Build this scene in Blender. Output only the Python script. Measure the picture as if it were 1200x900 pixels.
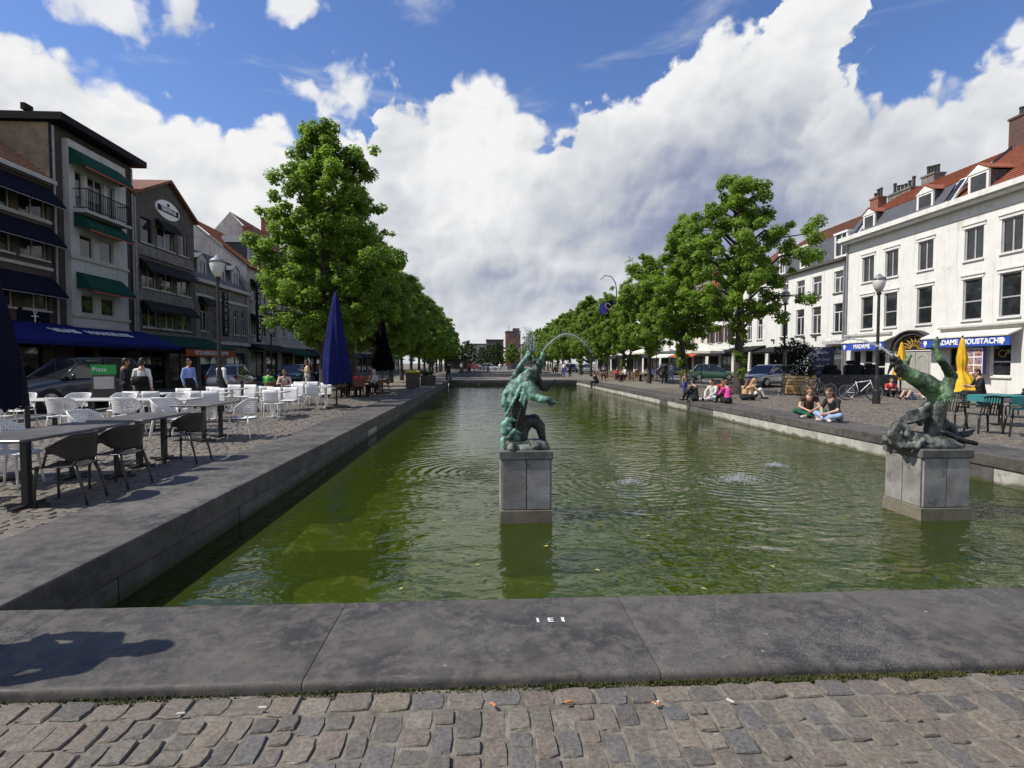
import bpy, bmesh, math, random
import numpy as np
from mathutils import Vector, Matrix, Euler
from mathutils import noise as mnoise
R = math.radians
PI = math.pi
rnd = random.Random(7)
scene = bpy.context.scene
C = scene.collection
for o in list(bpy.data.objects): bpy.data.objects.remove(o)

# ------------------------------------------------------------------ camera
CAM_H, YAW, PITCH, FPX = 1.6, R(3.05), R(-2.2), 640.0
cd = bpy.data.cameras.new('camera'); cam = bpy.data.objects.new('camera', cd); C.objects.link(cam)
cam.location = (0, 0, CAM_H); cam.rotation_euler = (R(90) + PITCH, 0, -YAW)
cd.sensor_width = 36; cd.lens = FPX / 1200 * 36; cd.clip_start = 0.05; cd.clip_end = 3000
scene.camera = cam
CM = Euler((R(90) + PITCH, 0, -YAW)).to_matrix()

def ray(px, py):
    return CM @ Vector(((px - 600) / FPX, (450 - py) / FPX, -1))
def P(px, py, z=0.0):                      # photo pixel -> point on the horizontal plane z
    d = ray(px, py); t = (z - CAM_H) / d.z
    return Vector((d.x * t, d.y * t, z))
def at_x(px, X):
    d = ray(px, 427); return d.y / d.x * X
def azel(px, py):
    d = ray(px, py).normalized()
    return math.degrees(math.atan2(d.x, d.y)), math.degrees(math.asin(d.z))

# ------------------------------------------------------------------ sun, sky, exposure
SUN_EL, SUN_AZ = 50.0, 263.0               # azimuth clockwise from +Y: the sun stands left, slightly behind the camera
sd = Vector((math.sin(R(SUN_AZ)) * math.cos(R(SUN_EL)), math.cos(R(SUN_AZ)) * math.cos(R(SUN_EL)), math.sin(R(SUN_EL))))
sl = bpy.data.lights.new('sun', 'SUN'); sl.energy = 5.0; sl.angle = R(0.53); sl.color = (1.0, 0.945, 0.85)
so = bpy.data.objects.new('sun', sl); C.objects.link(so); so.location = (-40, -20, 60)
so.rotation_euler = (-sd).to_track_quat('-Z', 'Y').to_euler()

world = bpy.data.worlds.new('World'); scene.world = world; world.use_nodes = True
nt = world.node_tree; nt.nodes.clear()
def mth(op, a, b=None, c=None, clamp=False, tree=None):
    t = tree or nt
    n = t.nodes.new('ShaderNodeMath'); n.operation = op; n.use_clamp = clamp
    for i, v in enumerate((a, b, c)):
        if v is None: continue
        if isinstance(v, (int, float)): n.inputs[i].default_value = v
        else: t.links.new(v, n.inputs[i])
    return n.outputs[0]
def vmth(op, a, b=None, tree=None):
    t = tree or nt
    n = t.nodes.new('ShaderNodeVectorMath'); n.operation = op
    for i, v in enumerate((a, b)):
        if v is None: continue
        if op == 'SCALE' and i == 1:
            n.inputs['Scale'].default_value = v; continue
        if isinstance(v, (tuple, list, Vector)): n.inputs[i].default_value = v
        else: t.links.new(v, n.inputs[i])
    return n.outputs['Value'] if op in ('LENGTH', 'DISTANCE', 'DOT_PRODUCT') else n.outputs[0]
def maprange(v, a, b, c, d, kind='SMOOTHSTEP', tree=None):
    t = tree or nt
    n = t.nodes.new('ShaderNodeMapRange'); n.interpolation_type = kind
    t.links.new(v, n.inputs[0])
    for i, x in enumerate((a, b, c, d)): n.inputs[i + 1].default_value = x
    return n.outputs[0]
def noise_w(vec, scale, detail, rough=0.55, dist=0.0):
    n = nt.nodes.new('ShaderNodeTexNoise'); n.inputs['Scale'].default_value = scale
    n.inputs['Detail'].default_value = detail; n.inputs['Roughness'].default_value = rough; n.inputs['Distortion'].default_value = dist
    nt.links.new(vec, n.inputs['Vector']); return n.outputs[0]
def mixc(f, a, b, tree=None):
    t = tree or nt
    n = t.nodes.new('ShaderNodeMix'); n.data_type = 'RGBA'
    if isinstance(f, (int, float)): n.inputs[0].default_value = f
    else: t.links.new(f, n.inputs[0])
    for i, v in ((6, a), (7, b)):
        if isinstance(v, (tuple, list)): n.inputs[i].default_value = (v[0], v[1], v[2], 1)
        else: t.links.new(v, n.inputs[i])
    return n.outputs[2]

def build_sky():
    tc = nt.nodes.new('ShaderNodeTexCoord'); gen = tc.outputs['Generated']
    sx = nt.nodes.new('ShaderNodeSeparateXYZ'); nt.links.new(gen, sx.inputs[0])
    X, Y, Z = sx.outputs
    az = mth('MULTIPLY', mth('ARCTAN2', X, Y), 180 / PI)          # degrees, 0 along the basin
    el = mth('MULTIPLY', mth('ARCSINE', Z), 180 / PI)
    # billow noise in direction space
    wv = vmth('ADD', gen, (3.1, 1.7, 0.4))
    LD = Vector((-.55, -.15, .8))
    def pair(scale, detail, rough, dist, step):
        return noise_w(wv, scale, detail, rough, dist), noise_w(vmth('ADD', wv, tuple(LD * step)), scale, detail, rough, dist)
    n_big, n_big2 = pair(4.2, 3, .5, 0, .06)
    warp = nt.nodes.new('ShaderNodeTexNoise'); warp.inputs['Scale'].default_value = 9; warp.inputs['Detail'].default_value = 3; nt.links.new(wv, warp.inputs['Vector'])
    wv2 = vmth('ADD', wv, vmth('SCALE', vmth('SUBTRACT', warp.outputs['Color'], (.5, .5, .5)), .10))
    def puff(vec, scale):                                         # rounded cauliflower heads
        n = nt.nodes.new('ShaderNodeTexVoronoi'); n.feature = 'F1'; n.inputs['Scale'].default_value = scale; n.inputs['Detail'].default_value = 1.0; n.inputs['Roughness'].default_value = .55; n.inputs['Lacunarity'].default_value = 2.3; n.normalize = True
        nt.links.new(vec, n.inputs['Vector']); return mth('SUBTRACT', .95, mth('MULTIPLY', n.outputs['Distance'], 1.2))
    n_mid, n_mid2 = puff(wv2, 13.0), puff(vmth('ADD', wv2, tuple(LD * .02)), 13.0)
    n_fine, n_fine2 = pair(30.0, 4, .55, .3, .008)
    # top edge of the cumulus bank against azimuth, sheared because the towers lean
    K = 0.62; E0 = azel(600, 150)[1]
    azs = mth('SUBTRACT', az, mth('MULTIPLY', mth('SUBTRACT', el, E0), K))
    edge = [(-160, 90), (-60, 60), (0, 28), (70, 50), (110, 92), (160, 118), (250, 142), (310, 150), (345, 168), (395, 160), (425, 152), (447, 122),
            (475, 114), (502, 112), (527, 94), (556, 108), (585, 125), (612, 142), (636, 168), (655, 160), (680, 140), (700, 120), (745, 104), (790, 66), (830, 50),
            (880, 34), (912, 4), (940, -40), (990, -70), (1035, -60), (1040, 0), (1015, 50), (985, 90), (1012, 118), (1050, 102), (1088, 88), (1110, 104), (1140, 92),
            (1165, 74), (1210, 60), (1290, 90), (1400, 40)]
    azs = mth('ADD', azs, mth('ADD', mth('MULTIPLY', mth('SUBTRACT', n_big, .5), 8.0), mth('MULTIPLY', mth('SUBTRACT', n_fine, .5), 4.5)))
    pts = []
    for px, py in edge:
        a, e = azel(px, py); pts.append((a - (e - E0) * K, e))
    pts.sort()
    pts = [p for p in pts if -75 < p[0] < 85]
    ramp = nt.nodes.new('ShaderNodeFloatCurve')
    cm = ramp.mapping; cv = cm.curves[0]
    cm.use_clip = True
    cl = [((p[0] + 75) / 160, max(0, min(1, p[1] / 60))) for p in pts]
    cv.points[0].location = (0, .42); cv.points[1].location = (1, .42)   # beyond the picture the bank goes on at a like height
    for p in cl: cv.points.new(*p)
    for p in cv.points: p.handle_type = 'AUTO_CLAMPED'
    cm.update()
    nt.links.new(mth('DIVIDE', mth('ADD', azs, 75), 160, clamp=True), ramp.inputs['Value'])
    B = mth('MULTIPLY', ramp.outputs[0], 60)
    dd = mth('SUBTRACT', B, el)                                   # degrees below the cloud tops
    jit = mth('ADD', mth('ADD', mth('MULTIPLY', mth('SUBTRACT', n_big, .5), 6.0), mth('MULTIPLY', mth('SUBTRACT', n_mid, .5), 7.0)), mth('MULTIPLY', mth('SUBTRACT', n_fine, .5), 4.0))
    ddn = mth('ADD', dd, jit)
    cov = maprange(ddn, -.2, 1.1, 0, 1)
    cu = nt.nodes.new('ShaderNodeCombineXYZ'); nt.links.new(az, cu.inputs[0]); nt.links.new(el, cu.inputs[1])
    ae = cu.outputs[0]
    def blob(px, py, wx, wy):
        a, e = azel(px, py)
        s = math.degrees(1 / FPX) * math.cos(R(a)) ** 2
        d = vmth('LENGTH', vmth('MULTIPLY', vmth('SUBTRACT', ae, (a, e, 0)), (1 / (wx * s), 1 / (wy * math.degrees(1 / FPX)), 0)))
        return mth('SUBTRACT', 1, d)
    # loose puffs above the bank
    for b in ((120, 4, 62, 30), (212, 18, 26, 26), (345, 2, 30, 16), (414, 112, 40, 30), (356, 100, 26, 14), (700, 148, 30, 20), (1192, 42, 22, 12)):
        f = maprange(mth('ADD', blob(*b), mth('ADD', mth('MULTIPLY', mth('SUBTRACT', n_mid, .5), 2.6), mth('MULTIPLY', mth('SUBTRACT', n_fine, .5), 1.6))), .1, .75, 0, .9)
        cov = mth('MAXIMUM', cov, f)
    # thin wisps
    str_v = vmth('MULTIPLY', ae, (0.06, 0.22, 1))
    nw = noise_w(vmth('ADD', str_v, (0, 0, 2)), 1.0, 4, .6, .6)
    wisp = mth('MULTIPLY', maprange(nw, .52, .8, 0, .45), maprange(el, 4, 20, 0, 1))
    cov = mth('MAXIMUM', cov, wisp)
    # light on the clouds
    rel = mth('ADD', mth('ADD', mth('MULTIPLY', mth('SUBTRACT', n_mid, n_mid2), .5), mth('MULTIPLY', mth('SUBTRACT', n_big, n_big2), 1.1)), mth('MULTIPLY', mth('SUBTRACT', n_fine, n_fine2), .2))
    base = maprange(ddn, 1, 14, 1.0, .80)                         # away from the sunlit rim the cloud is thicker and greyer
    lit = mth('ADD', base, rel)
    dark = None
    for (px, py, wx, wy, k) in ((860, 222, 330, 125, 1.0), (1000, 185, 260, 90, .8), (600, 335, 190, 50, .45), (730, 270, 180, 80, .4), (560, 290, 200, 36, .25), (130, 190, 300, 80, .18), (1130, 235, 240, 70, .5)):
        f = mth('MULTIPLY', maprange(mth('ADD', blob(px, py, wx, wy), mth('ADD', mth('MULTIPLY', mth('SUBTRACT', n_big, .5), .9), mth('MULTIPLY', mth('SUBTRACT', n_mid, .5), .35))), -.05, .85, 0, 1), k)
        dark = f if dark is None else mth('MAXIMUM', dark, f)
    gen_dark = mth('MULTIPLY', maprange(n_big, .5, .74, 0, .22), maprange(ddn, 4, 16, 0, 1))
    dark = mth('MAXIMUM', dark, gen_dark)
    lit = mth('SUBTRACT', lit, mth('MULTIPLY', dark, .44), clamp=True)
    cr = nt.nodes.new('ShaderNodeValToRGB'); e = cr.color_ramp.elements
    e[0].position = .18; e[0].color = (.23, .26, .43, 1); e[1].position = 1.0; e[1].color = (1.0, 1.0, 1.0, 1)
    for p, c in ((.40, (.36, .40, .55)), (.58, (.58, .61, .68)), (.78, (.79, .81, .84))):
        q = e.new(p); q.color = (*c, 1)
    nt.links.new(lit, cr.inputs[0])
    sky = nt.nodes.new('ShaderNodeTexSky'); sky.sky_type = 'NISHITA'; sky.sun_disc = False
    sky.sun_elevation = R(SUN_EL); sky.sun_rotation = R(SUN_AZ); sky.air_density = 1.0; sky.dust_density = .25; sky.ozone_density = 3.0; sky.altitude = 50
    hs = nt.nodes.new('ShaderNodeHueSaturation'); hs.inputs['Saturation'].default_value = 1.14; hs.inputs['Hue'].default_value = .512; nt.links.new(sky.outputs[0], hs.inputs['Color'])
    b1 = nt.nodes.new('ShaderNodeBackground'); nt.links.new(hs.outputs[0], b1.inputs[0]); b1.inputs[1].default_value = 0.145
    b2 = nt.nodes.new('ShaderNodeBackground'); nt.links.new(cr.outputs[0], b2.inputs[0]); b2.inputs[1].default_value = 0.84
    mx = nt.nodes.new('ShaderNodeMixShader'); nt.links.new(cov, mx.inputs[0])
    nt.links.new(b1.outputs[0], mx.inputs[1]); nt.links.new(b2.outputs[0], mx.inputs[2])
    out = nt.nodes.new('ShaderNodeOutputWorld'); nt.links.new(mx.outputs[0], out.inputs[0])
build_sky()
world.cycles.sampling_method = 'MANUAL'; world.cycles.sample_map_resolution = 512
cy = scene.cycles; cy.max_bounces = 6; cy.diffuse_bounces = 2; cy.glossy_bounces = 3; cy.transmission_bounces = 2; cy.transparent_max_bounces = 8; cy.caustics_reflective = False; cy.caustics_refractive = False
vs = scene.view_settings
vs.view_transform = 'Standard'; vs.look = 'None'; vs.gamma = 1; vs.use_curve_mapping = False; vs.exposure = 0.12

# ------------------------------------------------------------------ materials
MATS = {}
def mat(name, col, rough=.7, var=.18, scale=6.0, bump=0.0, bscale=40.0, metal=0.0, col2=None, spec=.4, rand=0.0, stain=None, coat=0.0, detail=5, streak=0.0):
    if name in MATS: return MATS[name]
    m = bpy.data.materials.new(name); m.use_nodes = True; t = m.node_tree; b = t.nodes['Principled BSDF']
    tc = t.nodes.new('ShaderNodeTexCoord')
    n = t.nodes.new('ShaderNodeTexNoise'); n.inputs['Scale'].default_value = scale; n.inputs['Detail'].default_value = detail; n.inputs['Roughness'].default_value = .62
    oi = t.nodes.new('ShaderNodeObjectInfo')
    ofs = t.nodes.new('ShaderNodeVectorMath'); ofs.operation = 'SCALE'; ofs.inputs[0].default_value = (37, 71, 13)
    t.links.new(oi.outputs['Random'], ofs.inputs['Scale'])
    ad = t.nodes.new('ShaderNodeVectorMath'); t.links.new(tc.outputs['Object'], ad.inputs[0]); t.links.new(ofs.outputs[0], ad.inputs[1])
    t.links.new(ad.outputs[0], n.inputs['Vector'])
    a = tuple(c * (1 - var) for c in col); bb = tuple(min(1, c * (1 + var)) for c in col) if col2 is None else col2
    f = maprange(n.outputs[0], .3, .7, 0, 1, tree=t)
    c = mixc(f, a, bb, tree=t)
    if stain:
        n2 = t.nodes.new('ShaderNodeTexNoise'); n2.inputs['Scale'].default_value = stain[1]; n2.inputs['Detail'].default_value = 8; n2.inputs['Roughness'].default_value = .7
        t.links.new(ad.outputs[0], n2.inputs['Vector'])
        f2 = maprange(n2.outputs[0], stain[2], stain[2] + .14, 0, stain[3], tree=t)
        c = mixc(f2, c, stain[0], tree=t)
    if streak:                                                    # rain streaks run down the wall
        mp = t.nodes.new('ShaderNodeMapping'); mp.inputs['Scale'].default_value = (5.5, 5.5, .28); t.links.new(ad.outputs[0], mp.inputs[0])
        n4 = t.nodes.new('ShaderNodeTexNoise'); n4.inputs['Scale'].default_value = 1.0; n4.inputs['Detail'].default_value = 6; n4.inputs['Roughness'].default_value = .65; t.links.new(mp.outputs[0], n4.inputs['Vector'])
        c = mixc(maprange(n4.outputs[0], .52, .74, 0, streak, tree=t), c, tuple(x * .5 for x in col), tree=t)
    if rand:
        hs = t.nodes.new('ShaderNodeHueSaturation'); t.links.new(c, hs.inputs['Color'])
        t.links.new(maprange(oi.outputs['Random'], 0, 1, 1 - rand, 1 + rand, 'LINEAR', tree=t), hs.inputs['Value'])
        c = hs.outputs[0]
    t.links.new(c, b.inputs['Base Color'])
    b.inputs['Roughness'].default_value = rough; b.inputs['Metallic'].default_value = metal
    b.inputs['Specular IOR Level'].default_value = spec
    b.inputs['Coat Weight'].default_value = coat
    if bump:
        n3 = t.nodes.new('ShaderNodeTexNoise'); n3.inputs['Scale'].default_value = bscale; n3.inputs['Detail'].default_value = 6
        t.links.new(ad.outputs[0], n3.inputs['Vector'])
        bp = t.nodes.new('ShaderNodeBump'); bp.inputs['Strength'].default_value = min(1, bump); bp.inputs['Distance'].default_value = .02
        t.links.new(n3.outputs[0], bp.inputs['Height']); t.links.new(bp.outputs[0], b.inputs['Normal'])
    MATS[name] = m; return m
def emit_mat(name, col, s):
    m = bpy.data.materials.new(name); m.use_nodes = True; b = m.node_tree.nodes['Principled BSDF']
    b.inputs['Base Color'].default_value = (*col, 1); b.inputs['Emission Color'].default_value = (*col, 1); b.inputs['Emission Strength'].default_value = s
    return m

# ------------------------------------------------------------------ mesh helpers
class MB:
    def __init__(s): s.v = []; s.f = []; s.m = []; s.mi = 0
    def add(s, vs_, fs):
        o = len(s.v); s.v.extend(tuple(v) for v in vs_); s.f.extend(tuple(i + o for i in f) for f in fs); s.m.extend([s.mi] * len(fs)); return s
    def box(s, x0, x1, y0, y1, z0, z1, M=None, b=0.0):
        vs_ = [Vector((x, y, z)) for z in (z0, z1) for y in (y0, y1) for x in (x0, x1)]
        if b:
            vs_ = []
            for (z, k) in ((z0, b), (z0 + b, 0), (z1 - b, 0), (z1, b)):
                vs_ += [Vector(q) for q in ((x0 + k, y0 + k, z), (x1 - k, y0 + k, z), (x1 - k, y1 - k, z), (x0 + k, y1 - k, z))]
            fs = [(3, 2, 1, 0), (12, 13, 14, 15)]
            for l in range(3):
                for i in range(4): fs.append((l * 4 + i, l * 4 + (i + 1) % 4, l * 4 + 4 + (i + 1) % 4, l * 4 + 4 + i))
        else:
            fs = [(0, 2, 3, 1), (4, 5, 7, 6), (0, 1, 5, 4), (2, 6, 7, 3), (0, 4, 6, 2), (1, 3, 7, 5)]
        if M: vs_ = [M @ v for v in vs_]
        return s.add(vs_, fs)
    def quad(s, *p): return s.add(p, [tuple(range(len(p)))])
    def tube(s, pts, rad, n=8, cap=True, flat=1.0):
        pts = [Vector(p) for p in pts]
        if not isinstance(rad, (list, tuple)): rad = [rad] * len(pts)
        vs_ = []; ref = None
        for i, p in enumerate(pts):
            d = (pts[min(i + 1, len(pts) - 1)] - pts[max(i - 1, 0)])
            d = d.normalized() if d.length > 1e-9 else Vector((0, 0, 1))
            if ref is None: ref = Vector((0, 0, 1)) if abs(d.z) < .9 else Vector((1, 0, 0))
            a = (ref - d * ref.dot(d)); a = a.normalized() if a.length > 1e-6 else d.orthogonal().normalized()
            b = d.cross(a); ref = a
            for k in range(n):
                t = 2 * PI * k / n; vs_.append(p + (a * math.cos(t) * flat + b * math.sin(t)) * rad[i])
        fs = []
        for i in range(len(pts) - 1):
            for k in range(n):
                fs.append((i * n + k, i * n + (k + 1) % n, (i + 1) * n + (k + 1) % n, (i + 1) * n + k))
        if cap: fs.append(tuple(range(n))[::-1]); fs.append(tuple((len(pts) - 1) * n + k for k in range(n)))
        return s.add(vs_, fs)
    def lathe(s, prof, n=16, c=(0, 0, 0), cap=True):
        vs_ = []; c = Vector(c)
        for (r, z) in prof:
            for k in range(n):
                t = 2 * PI * k / n; vs_.append(c + Vector((r * math.cos(t), r * math.sin(t), z)))
        fs = []
        for i in range(len(prof) - 1):
            for k in range(n): fs.append((i * n + k, i * n + (k + 1) % n, (i + 1) * n + (k + 1) % n, (i + 1) * n + k))
        if cap: fs.append(tuple(range(n))[::-1]); fs.append(tuple((len(prof) - 1) * n + k for k in range(n)))
        return s.add(vs_, fs)
    def ball(s, c, r, n=10, M=None):
        r = (r, r, r) if isinstance(r, (int, float)) else r
        c = Vector(c); vs_ = []; h = n // 2
        for i in range(1, h):
            ph = PI * i / h
            for k in range(n):
                t = 2 * PI * k / n
                q = Vector((r[0] * math.sin(ph) * math.cos(t), r[1] * math.sin(ph) * math.sin(t), r[2] * math.cos(ph)))
                vs_.append(c + (M @ q if M else q))
        for sg in (1, -1):
            q = Vector((0, 0, sg * r[2])); vs_.append(c + (M @ q if M else q))
        fs = []; T = len(vs_) - 2
        for i in range(h - 2):
            for k in range(n): fs.append((i * n + k, (i + 1) * n + k, (i + 1) * n + (k + 1) % n, i * n + (k + 1) % n))
        for k in range(n): fs.append((T, k, (k + 1) % n)); fs.append((T + 1, (h - 2) * n + (k + 1) % n, (h - 2) * n + k))
        return s.add(vs_, fs)
    def cap(s, p0, r0, p1, r1, n=9):                                  # tapered capsule
        p0, p1 = Vector(p0), Vector(p1); d = p1 - p0
        if d.length < 1e-6: return s.ball(p0, r0, n)
        d.normalize(); a = d.orthogonal().normalized(); b = d.cross(a); rows = []
        for ph in (80, 50, 20): rows.append((p0 - d * r0 * math.sin(R(ph)), r0 * math.cos(R(ph))))
        for ph in (20, 50, 80): rows.append((p1 + d * r1 * math.sin(R(ph)), r1 * math.cos(R(ph))))
        vs_ = [];
        for (q, r) in rows:
            for k in range(n):
                t = 2 * PI * k / n; vs_.append(q + (a * math.cos(t) + b * math.sin(t)) * r)
        fs = [(i * n + k, i * n + (k + 1) % n, (i + 1) * n + (k + 1) % n, (i + 1) * n + k) for i in range(5) for k in range(n)]
        fs.append(tuple(range(n))[::-1]); fs.append(tuple(5 * n + k for k in range(n)))
        return s.add(vs_, fs)
    def prism(s, poly, axis, a, b):                                   # poly 2D extruded along axis from a to b
        def pt(p, t):
            return {'x': (t, p[0], p[1]), 'y': (p[0], t, p[1]), 'z': (p[0], p[1], t)}[axis]
        n = len(poly); vs_ = [pt(p, a) for p in poly] + [pt(p, b) for p in poly]
        fs = [tuple(range(n))[::-1], tuple(range(n, 2 * n))] + [(i, (i + 1) % n, n + (i + 1) % n, n + i) for i in range(n)]
        return s.add(vs_, fs)
    def mesh(s, name, mats, smooth=False, recalc=True, weld=False):
        me = bpy.data.meshes.new(name); me.from_pydata([tuple(v) for v in s.v], [], s.f)
        for m_ in (mats if isinstance(mats, (list, tuple)) else [mats]): me.materials.append(m_)
        if len(me.materials) > 1: me.polygons.foreach_set('material_index', s.m)
        if recalc:
            bm = bmesh.new(); bm.from_mesh(me)
            if weld: bmesh.ops.remove_doubles(bm, verts=bm.verts, dist=1e-4)
            bmesh.ops.recalc_face_normals(bm, faces=bm.faces); bm.to_mesh(me); bm.free()
        if smooth: me.polygons.foreach_set('use_smooth', [True] * len(me.polygons))
        me.update(); return me
    def build(s, name, mats, parent=None, smooth=False, loc=None, rotz=0, recalc=True, weld=False):
        return link(name, s.mesh(name, mats, smooth, recalc, weld), parent, loc, rotz)
def link(name, me, parent=None, loc=None, rotz=0):
    o = bpy.data.objects.new(name, me); C.objects.link(o)
    if parent is not None: o.parent = parent
    if loc is not None: o.location = loc
    if rotz: o.rotation_euler = (0, 0, rotz)
    return o
def tag(o, label=None, cat=None, group=None, kind=None):
    if label: o['label'] = label
    if cat: o['category'] = cat
    if group: o['group'] = group
    if kind: o['kind'] = kind
    return o
def thing(name, label, cat, loc=(0, 0, 0), rotz=0, group=None):
    o = bpy.data.objects.new(name, None); C.objects.link(o); o.location = loc; o.rotation_euler = (0, 0, rotz); o.empty_display_size = .2
    return tag(o, label, cat, group)
KIDS = {}
def kids(o):
    return [c for c in bpy.data.objects if c.parent == o]
def dup(root, loc, rotz=None, label=None, group=None, scale=None, sub=None):
    if root.name not in KIDS: KIDS[root.name] = [(k, kids(k)) for k in kids(root)]
    r = root.copy(); C.objects.link(r); r.location = loc
    if rotz is not None: r.rotation_euler = (0, 0, rotz)
    if scale: r.scale = scale if isinstance(scale, (tuple, list)) else (scale,) * 3
    if label: r['label'] = label
    if group: r['group'] = group
    for ch, gs in KIDS[root.name]:
        c = ch.copy(); C.objects.link(c); c.parent = r
        if sub and ch.name.split('.')[0] in sub: c.data = sub[ch.name.split('.')[0]]
        for g in gs:
            d = g.copy(); C.objects.link(d); d.parent = c
    return r
def text_mesh(txt, size, m, ext=.004, align='CENTER', bold=0.0):
    cu = bpy.data.curves.new('lettering', 'FONT'); cu.body = txt; cu.size = size; cu.extrude = ext; cu.align_x = align; cu.align_y = 'CENTER'; cu.offset = bold
    cu.resolution_u = 3
    o = bpy.data.objects.new('lettering', cu); C.objects.link(o)
    dg = bpy.context.evaluated_depsgraph_get(); dg.update()
    me = bpy.data.meshes.new_from_object(o.evaluated_get(dg)); bpy.data.objects.remove(o)
    me.materials.clear(); me.materials.append(m); me.name = 'lettering'; return me

# ================================================================== ground, basin, water
XL, XR, YN, YF = -3.05, 8.5, 3.52, 49.0        # inner edges of the coping
OL, OR_, ON, OF = -4.2, 9.65, 2.63, 50.3       # outer edges
ZC, ZW, ZF = 0.06, -0.42, -1.05                # coping top, water, basin floor

def cobble_mat(name, c1, c2, mortar, sc=1.0):
    m = bpy.data.materials.new(name); m.use_nodes = True; t = m.node_tree; b = t.nodes['Principled BSDF']
    tc = t.nodes.new('ShaderNodeTexCoord')
    nz = t.nodes.new('ShaderNodeTexNoise'); nz.inputs['Scale'].default_value = 3; t.links.new(tc.outputs['Object'], nz.inputs['Vector'])
    ws = t.nodes.new('ShaderNodeVectorMath'); ws.operation = 'MULTIPLY_ADD'; t.links.new(nz.outputs['Color'], ws.inputs[0]); ws.inputs[1].default_value = (.06, .06, 0); t.links.new(tc.outputs['Object'], ws.inputs[2])
    br = t.nodes.new('ShaderNodeTexBrick'); t.links.new(ws.outputs[0], br.inputs['Vector'])
    br.inputs['Scale'].default_value = sc; br.inputs['Brick Width'].default_value = .19; br.inputs['Row Height'].default_value = .14
    br.inputs['Mortar Size'].default_value = .012; br.inputs['Mortar Smooth'].default_value = .6
    br.inputs['Color1'].default_value = (*c1, 1); br.inputs['Color2'].default_value = (*c2, 1); br.inputs['Mortar'].default_value = (*mortar, 1)
    n2 = t.nodes.new('ShaderNodeTexNoise'); n2.inputs['Scale'].default_value = .35; n2.inputs['Detail'].default_value = 6; t.links.new(tc.outputs['Object'], n2.inputs['Vector'])
    hs = t.nodes.new('ShaderNodeHueSaturation'); t.links.new(br.outputs[0], hs.inputs['Color']); t.links.new(maprange(n2.outputs[0], .3, .7, .7, 1.3, tree=t), hs.inputs['Value'])
    t.links.new(hs.outputs[0], b.inputs['Base Color']); b.inputs['Roughness'].default_value = .75
    bp = t.nodes.new('ShaderNodeBump'); bp.inputs['Strength'].default_value = .8; bp.inputs['Distance'].default_value = .015; bp.invert = True
    t.links.new(br.outputs['Fac'], bp.inputs['Height']); t.links.new(bp.outputs[0], b.inputs['Normal'])
    return m
M_ground = cobble_mat('cobble_paving', (.14, .125, .103), (.20, .175, .142), (.10, .09, .07))
M_mortar = mat('mortar_sand', (.165, .15, .12), .95, .4, 12, .5, 120)
M_asph = mat('asphalt', (.05, .05, .05), .85, .25, 3, .3, 150)
def blue_stone():
    m = bpy.data.materials.new('blue_stone'); m.use_nodes = True; t = m.node_tree; b = t.nodes['Principled BSDF']; L = t.links.new
    g = t.nodes.new('ShaderNodeNewGeometry'); oi = t.nodes.new('ShaderNodeObjectInfo'); pos = g.outputs['Position']
    def nz(sc, d, ro=.6, dist=0, st=(1, 1, 1)):
        mp = t.nodes.new('ShaderNodeMapping'); mp.inputs['Scale'].default_value = st; L(pos, mp.inputs[0])
        n = t.nodes.new('ShaderNodeTexNoise'); n.inputs['Scale'].default_value = sc; n.inputs['Detail'].default_value = d; n.inputs['Roughness'].default_value = ro; n.inputs['Distortion'].default_value = dist; L(mp.outputs[0], n.inputs['Vector']); return n.outputs[0]
    big, mid, fine = nz(1.3, 9, .68, .4), nz(9, 9, .7), nz(130, 4, .7)
    c = mixc(maprange(big, .36, .64, 0, 1, tree=t), (.044, .040, .040), (.108, .098, .086), tree=t)
    c = mixc(maprange(mid, .42, .62, 0, .75, tree=t), c, (.145, .133, .116), tree=t)
    c = mixc(mth('MULTIPLY', maprange(fine, .5, .64, 0, .9, tree=t), maprange(nz(1.6, 5), .42, .6, .1, 1, tree=t), tree=t), c, (.21, .205, .19), tree=t)
    vo = t.nodes.new('ShaderNodeTexVoronoi'); vo.inputs['Scale'].default_value = 5.5; L(pos, vo.inputs['Vector'])       # droppings and chips
    sp = mth('MULTIPLY', maprange(vo.outputs['Distance'], .035, .06, 1, 0, tree=t), maprange(nz(1.7, 3), .5, .62, 0, .85, tree=t), tree=t)
    c = mixc(sp, c, (.42, .41, .38), tree=t)
    scr = maprange(nz(26, 3, .5, 1.5, (.25, 1, 1)), .70, .735, 0, .5, tree=t); c = mixc(scr, c, (.26, .25, .24), tree=t)
    hs = t.nodes.new('ShaderNodeHueSaturation'); L(c, hs.inputs['Color']); L(maprange(oi.outputs['Random'], 0, 1, .68, .92, 'LINEAR', tree=t), hs.inputs['Value'])
    L(hs.outputs[0], b.inputs['Base Color']); L(maprange(mid, .3, .7, .5, .8, tree=t), b.inputs['Roughness']); b.inputs['Specular IOR Level'].default_value = .3
    h = mth('ADD', mth('MULTIPLY', mid, .5, tree=t), mth('MULTIPLY', fine, .25, tree=t), tree=t)
    bp = t.nodes.new('ShaderNodeBump'); bp.inputs['Strength'].default_value = .35; bp.inputs['Distance'].default_value = .006; L(h, bp.inputs['Height']); L(bp.outputs[0], b.inputs['Normal']); return m
M_blue = blue_stone()
M_bluev = mat('blue_stone_wall', (.10, .096, .09), .7, .35, 2.5, .2, 60, rand=.2, stain=((.05, .055, .03), 4, .55, .8))
M_pale = mat('pale_wall_stone', (.40, .385, .34), .75, .2, 2.5, .15, 60, rand=.12, stain=((.15, .14, .08), 3, .56, .8))
M_kerb = mat('kerb_stone', (.18, .18, .175), .8, .2, 3, .1, 60)

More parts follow.
